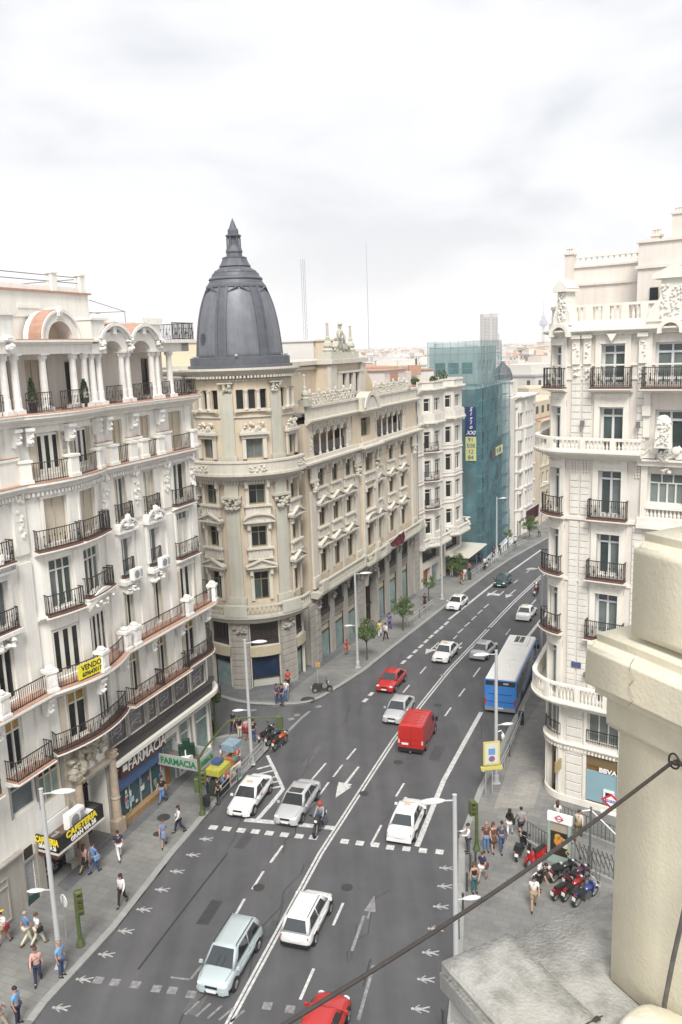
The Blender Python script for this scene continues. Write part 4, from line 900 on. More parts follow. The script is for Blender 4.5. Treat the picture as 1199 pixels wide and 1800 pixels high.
text('CAFETERIA', 'lettering', M_YL, CF, tside(3.2) @ Matrix.Diagonal((.62, 1, 1, 1)), .46, ext=.01, bold=.02)
text('GRAN VIA 26', 'lettering', M_LET, CF, tside(2.88) @ Matrix.Diagonal((.62, 1, 1, 1)), .3, ext=.01, bold=.012)
b = MB(); b.box(.4, .95, -1.25, -.2, 3.0, 3.04); b.box(-1.9, .98, -.15, -.1, 3.0, 3.7); b.build('white_panel', M_WHITE, CF)
b = MB(); b.tube([(-.1, -.5, 3.0), (-.1, -.5, 4.0)], .03, 5); b.tube([(-2.4, -.8, 3.0), (-2.2, -.8, 3.3), (-1.7, -.8, 3.25), (-1.4, -.3, 3.0)], .05, 5); b.build('duct', M_STEEL, CF)
ac('large white air conditioner standing on the cafeteria canopy', MW @ Matrix.Translation((-4.75, -.6, 3.02)) @ Matrix.Scale(1.35, 4))
# street plates and wall lamp
# FARMACIA corner canopy with green cross
FC = empty('pharmacy_canopy', tuple(MW @ Vector((3.55, 0, -.68))), LB.rotation_euler.z, 'projecting pharmacy canopy with green FARMACIA letters at the street corner', 'sign canopy')
M_CAN = mat('canopy_grey', (.33, .34, .33), .5, .1, 2)
yo = -2.95
b = MB(); b.box(0, 1.65, yo, yo+.08, 2.7, 3.42); b.box(0, .08, yo, 0, 2.7, 3.42); b.box(1.57, 1.65, yo, 0, 2.7, 3.42); b.box(.08, 1.57, yo+.08, 0, 2.75, 2.8); b.build('fascia', M_CAN, FC)
MB().box(.1, 1.56, yo+.1, 0, 2.82, 2.88).build('roof_panel', mat('canopy_roof', (.12, .105, .09), .8, .2, 2), FC)
M_GRN = mat('letter_green', (.015, .17, .06), .5)
text('FARMACIA', 'lettering', M_GRN, FC, Matrix.Translation((-.01, yo/2, 3.04)) @ Matrix.Rotation(-PI/2, 4, 'Z') @ TX @ Matrix.Diagonal((.92, 1, 1, 1)), .56, ext=.012, bold=.018)
text('FARMACIA', 'lettering', M_GRN, FC, tm(.83, yo-.01, 3.04, .56), .5, ext=.01, bold=.015)
b = MB(); b.box(.3, 1.0, -1.9, -1.2, 2.9, 3.2); b.build('roof_box', M_WHITE, FC)
CRX = empty('pharmacy_cross', tuple(MW @ Vector((4.35, -1.6, -1.0))), LB.rotation_euler.z, 'dark green pharmacy cross standing on the canopy at the corner', 'cross sign')
b = MB(); b.box(-.9, .9, -.12, .12, 4.1-.1, 4.9); b.box(-.42, .42, -.13, .13, 3.65, 5.3); CR = b.mesh('cross_panel', mat('cross_green', (.008, .035, .018), .4, .4, 3))
o = put('cross_panel', bev(CR, .03), CRX, (0, 0, 0), -.9); o.scale = (.55, 1, .8); o.location = (0, 0, .8); o.location = (0, 0, .3)
b = MB(); b.tube([(-.15, 0, 2.9), (-.15, 0, 3.9)], .04, 5); b.tube([(.15, 0, 2.9), (.15, 0, 3.9)], .04, 5); b.build('support', M_WHITE, CRX)
# ================================================================== DOMED BUILDING
DB = frame_root('domed_building', (-3.5, 66.6), (.45, 1), 'cream stone corner building with a slate blue dome on its round tower')
PW = Path([(-1.2, .8, 1.2), (-.5, 1.5, 1.2), (.7, 1.55, 0), (1.5, 2.2, 0), (12.9, 12.9, 0), (13.2, 12.9, -.35), (16.4, 16.5, -.35), (16.7, 16.5, 0), (29.8, 29.8, 0), (29.9, 29.8, .1), (40, 29.8, 12)])
TC = (-1.04, 4.03); TR = 4.1; FRONT = -149.4
# s = TR * (angle-FRONT) in radians; s=0 faces the camera
tp = []
for k in range(-16, 13):
    a = R_(FRONT+k*6); tp.append((TR*R_(k*6), TC[0]+TR*math.cos(a), TC[1]+TR*math.sin(a)))
tp = [(tp[0][0]-14, tp[0][1]+3, tp[0][2]+14)]+tp; PT = Path(tp); T0, T1 = tp[0][0], tp[-1][0]
tw = [TR*R_(a) for a in (-44, 10, 63)]; tpi = [TR*R_(a) for a in (-17, 37, -72)]
# --- wing walls
colsL = [3.95, 7.05, 10.2]; colsR = [17.95, 21.7, 25.2]; ww = 1.3; mc = 14.7
o_ = []
for z0, z1 in ((14.8, 16.35), (11.3, 12.95), (7.1, 9.3)):
    for c in colsL+colsR: o_.append((c-ww/2, c+ww/2, z0, z1, .4))
o_ += [(mc-.9, mc+.9, 14.6, 16.4, .4), (mc-.9, mc+.9, 10.9, 13.0, .4), (mc-.8, mc+.8, 7.1, 9.5, .4)]
b = MB(); wall(b, PW, -1.2, 39, 5.9, 16.9, o_, depth=.4); b.build('wall', M_CREAM, DB)
shops = [(2.5, 4.75), (5.9, 8.0), (9.1, 11.2), (16.9, 19.2), (20.6, 22.7), (24.2, 26.3)]
o2 = [(a, c, -1.6 if a < 12 else -1.9, 2.5, .5) for a, c in shops]+[(a, c, 3.3, 5.35, .45) for a, c in shops]+[(12.9+.35, 15.9, -2.0, 4.9, .9)]
b = MB(); wall(b, PW, -1.2, 39, -3.5, 5.9, o2, depth=.45); b.build('ground_floor_wall', M_GREY, DB)
b = MB()
for a, c in [(1.5, 2.4), (4.85, 5.8), (8.1, 9.0), (11.3, 12.8), (19.3, 20.5), (22.8, 24.1), (26.4, 27.6), (28.2, 29.8)]:
    b.part(); band(b, PW, a, c, -3.2, 5.3, .16 if c-a > 1.3 else .08)
b.build('pier', M_GREY, DB)
b = MB()
for a, c in [(1.5, 2.4), (11.3, 12.8), (28.2, 29.8)]:
    for k in range(11): b.part(); band(b, PW, a+.04, c-.04, -2.3+.68*k, -1.7+.68*k, .22)
for a, c in [(1.5, 2.4), (4.85, 5.8), (8.1, 9.0), (11.3, 12.8), (19.3, 20.5), (22.8, 24.1), (26.4, 27.6)]:
    b.part(); b.M = PW.mtx((a+c)/2, 0, .15); b.orn(-.3, .3, 4.3, 5.2, -.1, .2, 8, int(a*3)); b.box(-.45, .45, -.3, 0, 5.2, 5.45); b.M = None
b.build('rustication', M_GREY, DB)
b = MB()
for a, c in shops: band(b, PW, a, c, 2.62, 3.2, -.0, -.4)
b.build('yellow_band', mat('band_ochre', (.42, .37, .26), .7, .1, 2), DB)
def bronze(parent, M, w, h, nm='bronze_window'):
    b = MB(); b.box(-w/2, w/2, 0, .04, 0, h)
    for k in range(6): x = -w/2+w*k/5; b.box(x-.04, x+.04, -.07, 0, 0, h)
    for z in (0, h*.25, h*.95): b.box(-w/2, w/2, -.06, 0, z, z+.08)
    b.box(-w/2, w/2, -.12, -.05, 0, h*.22); me = cached(('bz', round(w, 1), round(h, 1)), lambda: b.mesh(nm, M_DARKREC)); put(nm, me, parent, M=M)
for a, c in shops: bronze(DB, PW.mtx((a+c)/2, 3.3, -.08), c-a, 2.05); window(DB, PW.mtx((a+c)/2, -1.6, -.1), c-a, 4.1, M_DARKREC, G_SHOP, 1, .7, .1, tg=mat('band_ochre', (.55, .45, .25)))
b = MB(); b.box(13.2, 16.2, .5, .6, -2.2, 5.0); b.build('portal_door', G_DARK, DB); b = MB()
for k in range(9): b.box(13.3+k*.33, 13.34+k*.33, .3, .36, -2, 4.7)
for z in (.8, 2.8): b.box(13.2, 16.1, .3, .38, z, z+.15)
b.orn(13.3, 16.0, 2.9, 4.7, .3, .1, 20, 4); b.build('portal_grille', M_DARKREC, DB)
b = MB(); arch(b, 14.65, 3.5, 1.35, 1.75, -.55, -.3, 12); b.orn(12.9, 16.4, 4.4, 5.2, -.5, .25, 16, 9); b.build('portal_arch', M_GREY, DB)
# pilasters of the wing
b = MB()
for s in (2.0, 12.15, 16.95-.3, 28.6): b.part(); band(b, PW, s-.5, s+.5, 6.2, 14.6, .16); band(b, PW, s-.6, s+.6, 6.2, 7.2, .26); b.M = PW.mtx(s, 0, .15); b.orn(-.5, .5, 14.4, 15.4, -.1, .25, 12, int(s)); b.box(-.62, .62, -.3, 0, 15.4, 15.6); b.box(-.55, .55, -.22, 0, 15.6, 16.7); b.M = None
for s in (5.5, 8.65, 19.8, 23.4): b.part(); band(b, PW, s-.28, s+.28, 6.2, 14.5, .05)
b.part(); band(b, PW, 13.25, 13.75, 6.2, 14.4, .15); b.part(); band(b, PW, 15.75, 16.3, 6.2, 14.4, .15)
b.build('pilaster', M_CREAMP, DB)
b = MB(); cornice(b, PW, -1.2, 39, 16.65, .55, .75); band(b, PW, -1.2, 39, 17.2, 17.5, .3)
cornice(b, PW, 1.2, 39, 20.2, .45, .6); band(b, PW, 1.3, 39, 20.65, 21.6, .15); band(b, PW, 1.2, 39, 21.6, 21.8, .28)
for k in range(120): s = 1.6+k*.235; b.M = PW.mtx(s, 0, .1); b.box(-.06, .06, -.22, 0, 16.55, 16.72); b.M = None
band(b, PW, 12.9, 16.6, 20.65, 21.75, .45)
b.build('cornice', M_CREAMP, DB)
# windows with dressings
SUR = {}
def dress(P, s, z0, w, h, ped, root, mt, sill=True, seed=0, balu=True):
    key = (round(w, 2), round(h, 2), ped, sill, balu)
    def mk():
        b = MB(); b.box(-w/2-.28, -w/2, -.09, 0, 0, h); b.box(w/2, w/2+.28, -.09, 0, 0, h); b.box(-w/2-.42, w/2+.42, -.16, 0, h, h+.25)
        for q in (-1, 1): b.box(q*(w/2+.2)-.12, q*(w/2+.2)+.12, -.3, 0, h-.25, h+.3)
        if ped: pediment(b, w+1.25, h+.32, .5, .5, ped, True, 3)
        if sill:
            b.box(-w/2-.45, w/2+.45, -.32, 0, -.14, 0); b.box(-w/2-.35, w/2+.35, -.16, 0, -.85, -.14)
            if balu:
                for k in range(5): x = -w/2+.1+k*(w-.2)/4; b.box(x-.06, x+.06, -.22, -.1, -.75, -.2)
                b.box(-w/2-.4, w/2+.4, -.26, 0, -.95, -.82)
        return b.mesh('window_surround', mt)
    put('window_surround', cached(('dr', mt.name)+key, mk), root, M=P.mtx(s, z0, 0))
for c in colsL+colsR:
    dress(PW, c, 7.1, ww, 2.2, 'tri', DB, M_CREAMP, False); dress(PW, c, 11.3, ww, 1.65, 'tri', DB, M_CREAMP); dress(PW, c, 14.8, ww, 1.55, None, DB, M_CREAMP)
    for z, h in ((7.1, 2.2), (11.3, 1.65), (14.8, 1.55)): window(DB, PW.mtx(c, z, -.12), ww, h, M_TF, [G_GREEN, G_DARK, G_DARK], 2, .5, .06, tg=G_DARK)
dress(PW, mc, 7.1, 1.6, 2.4, 'seg', DB, M_CREAMP, False); dress(PW, mc, 10.9, 1.8, 2.1, None, DB, M_CREAMP); dress(PW, mc, 14.6, 1.8, 1.8, None, DB, M_CREAMP)
for z, w_, h in ((7.1, 1.6, 2.4), (10.9, 1.8, 2.1), (14.6, 1.8, 1.8)): window(DB, PW.mtx(mc, z, -.33), w_, h, M_TF, [G_GREEN, G_DARK], 3, .5, .06, tg=G_DARK)
# arcades
def arcade(s0, s1, n, z0, z1):
    b = MB(); wv = (s1-s0)/n; r = wv*.36; x0, y0 = 0, 0
    for k in range(n):
        cx = s0+wv*(k+.5); archpanel(b, cx-wv/2, cx+wv/2, z1-r*.8, z1+.45, cx, r, z1-r*.8, -.06, .5, 8)
        arch(b, cx, z1-r*.8, r, r+.12, -.16, -.06, 8)
    for k in range(n+1):
        x = s0+wv*k; b.lathe([(.13, z0), (.13, z0+.15), (.08, z0+.25), (.07, z1-r*.8-.25), (.13, z1-r*.8-.05), (.15, z1-r*.8)], 8, (x, .05))
    b.box(s0-.8, s0-.1, -.06, .5, z0, z1+.45); b.box(s1+.1, s1+.8, -.06, .5, z0, z1+.45); b.orn(s0-.7, s0-.2, z0+.2, z1, -.06, .08, 14, 2); b.orn(s1+.2, s1+.7, z0+.2, z1, -.06, .08, 14, 3)
    for k in range(n+1): x = s0+wv*k; b.orn(x-.25, x+.25, z1-.1, z1+.5, -.06, .1, 5, k)
    b.build('arcade', M_CREAMP, DB)
    b = MB(); b.box(s0, s1, .3, .33, z0, z0+.95); b.build('arcade_parapet', mat('slate_panel', (.07, .065, .07), .6, .15, 4), DB)
b = MB(); b.box(1.6, 29.8, 1.6, 1.8, 17.2, 20.4); b.build('arcade_back_wall', mat('stucco_tan', (.40, .29, .19), .85, .1, 2), DB)
arcade(3.3, 10.5, 5, 17.5, 19.75); arcade(17.9, 25.6, 5, 17.5, 19.75)
b = MB(); b.box(11.4, 13.5, -.15, .6, 17.4, 20.3); b.part(); b.box(15.9, 17.0, -.15, .6, 17.4, 20.3); b.part(); b.box(13.5, 15.9, -.15, .6, 19.8, 20.3); b.box(13.5, 15.9, -.3, .6, 17.4, 18.0); b.part(); b.box(26.5, 29.8, -.05, .6, 17.4, 20.3); b.part(); b.box(1.6, 2.5, -.05, .6, 17.4, 20.3)
b.build('attic_wall', M_CREAM, DB); window(DB, Matrix.Translation((14.7, .3, 18.0)), 2.2, 1.8, M_TF, [G_DARK, G_GREEN], 3, .4, .06)
b = MB(); arch(b, 14.7, 20.4, 1.5, 1.85, -.9, .3, 12, PI*.85); b.orn(13.4, 16.0, 20.6, 21.6, -.3, .2, 18, 5); b.box(13.1, 16.3, -.6, .2, 20.2, 20.5); b.build('lunette', M_CREAMP, DB)
# openwork cresting on the parapet
b = MB(); q_ = random.Random(3)
for s0, s1 in ((2.4, 12.4), (17.2, 27)):
    n = int((s1-s0)/.42)
    for k in range(n):
        x = s0+(s1-s0)*(k+.5)/n; b.box(x-.05, x+.05, -.05, .05, 21.8, 22.5)
        for j in range(4): b.blob((x+q_.uniform(-.2, .2), 0, 21.95+j*.24+q_.uniform(-.05, .05)), (.17, .1, .12), k*7+j, 5, 4)
        if k % 4 == 1: b.blob((x, 0, 22.85), (.2, .14, .3), k, 5, 4)
b.build('cresting', M_CREAMP, DB)
def obelisk(b, x, y, z, h, r): b.box(x-r*1.4, x+r*1.4, y-r*1.4, y+r*1.4, z, z+h*.2); b.lathe([(r*1.1, z+h*.2), (r*1.3, z+h*.25), (r*.8, z+h*.3), (r*1.1, z+h*.36), (r*.9, z+h*.45), (r*.5, z+h*.5), (r*.55, z+h*.58), (r*.35, z+h*.62), (r*.3, z+h*.92), (r*.4, z+h*.95), (.02, z+h)], 8, (x, y))
b = MB(); obelisk(b, 2.1, 0, 21.8, 2.6, .3); b.part(); obelisk(b, 26.9, 0, 21.8, 1.9, .3); b.build('pinnacle', M_GREEN, DB)
# attic behind and frontispiece
b = MB(); b.box(1.2, 9.6, 2.6, 12, 20.5, 25.0); b.box(9.6, 17.6, 1.2, 12, 20.5, 25.0); b.build('attic_block', M_CREAM, DB)
b = MB(); b.box(.8, 9.8, 2.2, 12.2, 25.0, 25.35); b.box(9.3, 18.0, .7, 12.2, 25.0, 25.4); b.box(1.0, 9.6, 2.4, 2.6, 24.6, 24.85); b.box(9.5, 10.7, .9, 1.3, 21.8, 24.9); b.box(16.5, 17.7, .9, 1.3, 21.8, 24.9); b.build('attic_cornice', M_CREAMP, DB)
b = MB()
for k in range(3):
    x = 11.9+k*1.55; b.box(x, x+.9, 1.12, 1.19, 22.3, 24.0)
b.build('attic_window', G_DARK, DB); b = MB()
for k in range(4): x = 11.35+k*1.55; b.box(x-.1, x+.5, .85, 1.2, 22.1, 24.1)
b.box(11.2, 17.0, .8, 1.2, 24.1, 24.3); b.box(11.2, 17.0, .8, 1.2, 21.9, 22.2); b.build('attic_window_frame', M_CREAMP, DB)
b = MB()        # curved gable flank
n = 8
pts_ = [(17.7, 21.0), (17.7, 24.4)]+[(17.7+3.6*math.sin(k/n*PI/2), 21.6+2.8*math.cos(k/n*PI/2)) for k in range(n+1)]+[(21.3, 21.0)]
b.extr(pts_, 1.6, 1.9); b.build('curved_gable', mat('stucco_yellow', (.62, .50, .33), .85, .06, 1), DB)
b = MB(); b.box(1.5, 29.8, .4, 12, 20.9, 21.1); b.box(1.5, 29.8, 12, 12.2, -4, 21.0); b.box(-5, 1.5, 7, 12, 16, 24.6); b.build('roof_slab', M_GREY, DB)
# statue group with two obelisks on the attic (part of the building's crowning)
b = MB(); obelisk(b, 11.3, 2.0, 25.4, 3.4, .42); b.part(); obelisk(b, 16.6, 2.0, 25.4, 3.2, .42); b.part(); b.box(12.2, 15.8, 1.6, 2.6, 25.4, 26.0); b.box(10.6, 17.3, 1.4, 2.8, 25.35, 25.7)
b.build('obelisk', M_GREEN, DB)
b = MB(); z = 26.0
b.blob((13.9, 2.0, z+.9), (.45, .35, .8), 1, 8, 6); b.blob((13.9, 1.95, z+1.75), (.4, .3, .5), 2, 8, 5); b.blob((13.9, 1.9, z+2.35), (.2, .2, .26), 3, 8, 5); b.blob((13.9, 1.85, z+2.6), (.34, .24, .16), 4, 6, 4)
b.tube([(13.6, 1.8, z+1.9), (13.25, 1.7, z+1.5), (13.5, 1.6, z+1.1)], .11, 5); b.tube([(14.2, 1.8, z+1.9), (14.55, 1.7, z+1.5), (14.3, 1.6, z+1.1)], .11, 5)
for q in (-1, 1):
    b.blob((13.9+q*.9, 2.0, z+.6), (.42, .35, .6), 5+q, 7, 5); b.blob((13.9+q*1.0, 1.9, z+1.3), (.18, .18, .22), 7+q, 6, 4); b.tube([(13.9+q*.6, 1.8, z+1.0), (13.9+q*1.5, 1.7, z+.5), (13.9+q*1.8, 1.7, z+.15)], .12, 5); b.orn(13.9+q*1.4-.4, 13.9+q*1.4+.4, z, z+.7, 1.9, .3, 10, 4+q)
b.build('statue_group', M_GREEN, DB, smooth=True)
# --- round tower
tops = []
for s in tw:
    tops += [(s-.65, s+.65, 18.3, 19.85, .35), (s-.65, s+.65, 14.7, 16.3, .35), (s-.62, s+.62, 11.3, 13.0, .35), (s-.6, s+.6, 7.0, 9.35, .35)]
    for k in (-1, 0, 1): tops.append((s+k*.93-.27, s+k*.93+.27, 22.1, 23.55, .35))
b = MB(); wall(b, PT, T0, T1, 5.9, 25.0, tops, depth=.35); b.build('tower_wall', M_CREAM, DB)
tg_ = [(tw[0]-.95, tw[0]+.95), (tw[1]-1.15, tw[1]+1.15), (tw[2]-.75, tw[2]+.75)]
o3 = [(a, c, -1.4, 2.3, .35) for a, c in tg_]+[(a, c, 3.2, 5.1, .35) for a, c in tg_]
b = MB(); wall(b, PT, T0, T1, -2.5, 5.9, o3, depth=.35, o=.1); b.build('tower_base_wall', M_CREAMP, DB)
b = MB()
for a, c in tg_: band(b, PT, a-.1, c+.1, 2.35, 3.15, .22)
b.build('yellow_band', mat('band_ochre', (.55, .45, .25)), DB)
# rusticated tower piers: every stone course is its own block
b = MB()
for s in tpi: b.part(); band(b, PT, s-.72, s+.72, -2.0, 4.6, .22)
b.build('tower_pier', M_GREY, DB)
TPR = bpy.data.objects[DB.children[-1].name] if DB.children else None
SB = MB().box(-.74, .74, -.1, .1, 0, .5); SB = bev(SB.mesh('stone_block', M_GREY), .02)
for s in tpi[:2]:
    for k in range(12): put('stone_block', SB, DB, M=PT.mtx(s, -1.1+k*.54, .26))
for s in (-.15, 1.05, .45, 27.1):
    pass
SB2 = MB().box(-.52, .52, -.08, .1, 0, .5); SB2 = bev(SB2.mesh('stone_block', M_GREY), .02)
for k in range(12): put('stone_block', SB2, DB, M=Matrix.Translation((1.75, -.06, -1.5+k*.54)) )
b = MB()
for s in tpi: b.part(); b.M = PT.mtx(s, 0, .2); b.orn(-.6, .6, 4.4, 5.3, -.1, .3, 14, int(s*9)); b.box(-.8, .8, -.4, 0, 5.3, 5.5); b.M = None
b.build('tower_capital', M_GREY, DB)
b = MB()
for s in tpi:      # giant pilasters and capitals
    b.part(); band(b, PT, s-.52, s+.52, 6.5, 14.3, .2); band(b, PT, s-.72, s+.72, 6.4, 7.3, .34); b.part(); band(b, PT, s-.5, s+.5, 17.6, 23.3, .18); band(b, PT, s-.62, s+.62, 17.5, 18.5, .28)
    b.part(); b.M = PT.mtx(s, 0, 0)
    b.orn(-.6, .6, 14.3, 15.3, -.25, .28, 16, int(s*5)+2); b.box(-.78, .78, -.5, 0, 15.25, 15.45); b.blob((-.62, -.35, 15.05), (.2, .2, .2), 1); b.blob((.62, -.35, 15.05), (.2, .2, .2), 2); b.box(-.55, .55, -.25, 0, 15.45, 16.6)
    b.orn(-.5, .5, 23.3, 24.0, -.15, .2, 12, int(s*5)+8); b.box(-.6, .6, -.35, 0, 24.0, 24.12); b.M = None
b.build('tower_pilaster', M_GREEN, DB)
b = MB()
cornice(b, PT, T0, T1, 24.6, .55, .75); band(b, PT, T0, T1, 24.2, 24.28, .1)
cornice(b, PT, T0, T1, 16.6, .65, 1.0); band(b, PT, T0, T1, 21.45, 21.55, .12)
for k in range(54): s = -6.6+k*.235; b.M = PT.mtx(s, 0, .1); b.box(-.07, .07, -.45, 0, 24.42, 24.6); b.M = None
for k in range(60): s = -6.8+k*.22; b.M = PT.mtx(s, 0, .1); b.box(-.05, .05, -.3, 0, 16.42, 16.6); b.M = None
b.build('tower_cornice', M_CREAMP, DB)
b = MB(); band(b, PT, T0, T1, 17.25, 18.05, .85, .6); band(b, PT, T0, T1, 18.05, 18.2, .92, .5)
for s in tw: b.M = PT.mtx(s, 0, .85); b.orn(-.8, .8, 17.35, 17.95, 0, .1, 14, 4); b.M = None
b.build('tower_parapet', M_CREAMP, DB)
for s in tw:
    dress(PT, s, 7.0, 1.2, 2.35, 'tri', DB, M_CREAMP, False); dress(PT, s, 11.3, 1.24, 1.7, 'seg' if s == tw[1] else 'tri', DB, M_CREAMP); dress(PT, s, 14.7, 1.3, 1.6, None, DB, M_CREAMP)
    b = MB(); b.box(-.95, -.65, -.15, 0, 18.3, 19.85); b.box(.65, .95, -.15, 0, 18.3, 19.85); b.box(-1.15, 1.15, -.4, 0, 20.15, 20.35); b.box(-1.0, 1.0, -.2, 0, 19.85, 20.15); b.orn(-.95, .95, 20.4, 21.1, -.1, .18, 16, 6); b.box(-1.0, 1.0, -.15, 0, 20.35, 20.6)
    b.box(-1.4, 1.4, -.2, 0, 21.9, 22.05)
    for k in (-.465, .465): b.lathe([(.2, 22.05), (.15, 22.2), (.13, 23.3), (.2, 23.5)], 8, (k, -.08))
    put('window_surround', b.mesh('window_surround', M_CREAMP), DB, M=PT.mtx(s, 0, 0))
    for z, w_, h in ((18.3, 1.3, 1.55), (14.7, 1.3, 1.6), (11.3, 1.24, 1.7), (7.0, 1.2, 2.35)): window(DB, PT.mtx(s, z, -.3), w_, h, M_TF, G_GREY if z > 18 else [G_DARK, G_GREEN], 2, h*.3 if z < 18 else 0, .07, tg=G_DARK, tcols=2)
    for k in (-1, 0, 1): window(DB, PT.mtx(s+k*.93, 22.1, -.28), .54, 1.45, M_BF, G_DARK, 1, 0, .04)
for (a, c), s in zip(tg_, tw):
    bronze(DB, PT.mtx(s, 3.2, -.25), c-a, 1.9); window(DB, PT.mtx(s, -1.4, -.25), c-a, 3.7, M_DARKREC, mat('painted_glass', (.42, .43, .38), .4) if s == tw[1] else G_SHOP, 1, 1.9 if s == tw[1] else .6, .08, tg=glass('navy', (.012, .025, .055)))
# stone balcony running round tower and wing
pbs = [(p[0], p[1], p[2]) for p in tp[1:]]
PBT = Path([(s, TC[0]+(TR+1.0)*math.cos(R_(FRONT)+s/TR), TC[1]+(TR+1.0)*math.sin(R_(FRONT)+s/TR)) for s, _, _ in pbs])
b = MB(); s0, s1 = pbs[0][0], TR*R_(68)
sweep(b, PBT, s0, s1, [(-1.3, 5.35), (-1.3, 5.95), (0.0, 5.95), (0, 5.75), (-.15, 5.6), (-.3, 5.35)]); sweep(b, PW, .9, 30.2, [(-.05, 5.5), (-.05, 6.0), (.95, 6.0), (.95, 5.8), (.8, 5.65), (.6, 5.45)])
SBAL = b.build('balcony', M_GREEN, DB)
b = MB(); balustrade_mb(b, PBT, s0, s1, 5.95, .85, -.15, .3, .09); balustrade_mb(b, PW, 1.2, 30.1, 6.0, .85, .8, .3, .09)
for s in tpi: band(b, PBT, s-.75, s+.75, 5.95, 6.85, .05, -.35)
for s in (2.0, 12.3, 14.7-.4, 16.9, 22.5, 28.8): band(b, PW, s-.6, s+.6, 6.0, 6.9, 1.0, .6)
b.build('balustrade', M_GREEN, SBAL)
# lead-clad dome
M_LEAD = mat('lead_cladding', (.16, .17, .195), .5, .16, .9, .2, 30, metal=.15, streak=.25); M_LEADD = mat('lead_rib', (.10, .105, .122), .55, .2, 2, .2, 20, metal=.1)
prof = [(3.38, 25.7), (3.33, 26.3), (3.26, 27.2), (3.16, 28.1), (3.02, 28.95), (2.85, 29.7), (2.67, 30.3), (2.46, 30.85), (2.25, 31.3), (2.1, 31.6)]
b = MB(); b.lathe(prof, 60, TC); DOME = b.build('dome', fixn(b.mesh('dome', M_LEAD, True)) and [M_LEAD], DB, smooth=True)
b = MB(); b.lathe([(4.15, 25.15), (4.15, 25.35), (3.95, 25.38), (3.95, 25.95), (3.75, 26.0), (3.5, 26.0)], 48, TC); b.build('base_band', M_LEADD, DOME)
b = MB()
for k in range(6):
    a = R_(FRONT-27+60*k+2)
    for off in (-.36, .36, 0):
        wd = .11 if off else .3; lift = .09 if off else .04; n = 14; vs = []; fs = []
        for i in range(n+1):
            t = i/n*(len(prof)-1); j = min(int(t), len(prof)-2); f = t-j; r = prof[j][0]*(1-f)+prof[j+1][0]*f; z = prof[j][1]*(1-f)+prof[j+1][1]*f; sh = .55+.45*r/3.4
            for q, l in ((-1, -.05), (-1, lift), (1, lift), (1, -.05)):
                rr = r+l; tt = (off*sh+q*wd*sh)/r; vs.append((TC[0]+rr*math.cos(a+tt), TC[1]+rr*math.sin(a+tt), z))
        for i in range(n):
            for m in range(4): mm = (m+1) % 4; fs.append((i*4+m, i*4+mm, i*4+4+mm, i*4+4+m))
        b.add(vs, fs)
    # scrolled shoulders at the rib head
    for q in (-1, 1):
        n = 6; p = [(2.36+.06, a+q*(.16+.33*t/n), 31.25-.42*(1-((t/n)-.0)**1.2)*1.0-.0) for t in range(n+1)]
        b.tube([(TC[0]+(r-.0)*math.cos(an), TC[1]+(r)*math.sin(an), z) for r, an, z in p], .09, 5)
b.build('dome_rib', M_LEADD, DOME)
b = MB()
b.lathe([(2.2, 31.2), (2.36, 31.25), (2.34, 31.4), (2.18, 31.55), (2.05, 31.8), (2.12, 31.9), (2.06, 32.0), (1.9, 32.1), (1.8, 32.35)], 48, TC)
b.lathe([(1.5, 32.2), (1.66, 32.3), (1.68, 32.42), (1.6, 32.55), (1.4, 32.65), (1.2, 32.8)], 40, TC, rf=lambda a, z: 1+.02*math.cos(a*24))
b.lathe([(1.1, 32.8), (1.25, 32.88), (1.18, 33.0), (1.05, 33.2), (.95, 33.45), (.97, 33.55), (.85, 33.6), (.62, 33.66)], 12, TC)
b.lathe([(.62, 33.66), (.6, 33.85), (.66, 34.0), (.58, 34.25), (.42, 34.5), (.4, 34.95), (.46, 35.05), (.6, 35.12), (.62, 35.22), (.42, 35.32), (.42, 35.55), (.38, 35.7), (.3, 35.75), (.22, 36.0), (.1, 36.3), (.05, 36.36), (.05, 36.45), (.0, 36.5)], 12, TC)
for k in range(6): a = k*PI/3; b.tube([(TC[0]+.5*math.cos(a), TC[1]+.5*math.sin(a), z) for z in (33.9, 34.3, 35.05)], .07, 4)
b.build('lantern', M_LEADD, DOME, smooth=False)
b = MB()
for a_, z in ((-4, 26.1), (-62, 26.05), (63, 26.1)): a = R_(FRONT+a_); b.blob((TC[0]+4.0*math.cos(a), TC[1]+4.0*math.sin(a), z), (.14, .14, .12), 3, 6, 5); b.tube([(TC[0]+3.6*math.cos(a), TC[1]+3.6*math.sin(a), z), (TC[0]+4.0*math.cos(a), TC[1]+4.0*math.sin(a), z)], .04, 5)
b.build('floodlight', M_STEEL, DOME)
b = MB(); a0 = FRONT-58
for k in range(8):
    a = R_(a0); b.M = Matrix.Translation((TC[0]+3.27*math.cos(a), TC[1]+3.27*math.sin(a), 27.0+k*.11)) @ Matrix.Rotation(a+PI/2, 4, 'Z'); w_ = .35-.02*abs(k-3.5)**1.6; b.box(-w_, w_, -.06, .05, 0, .06); b.M = None
b.build('louvre', M_LEADD, DOME)
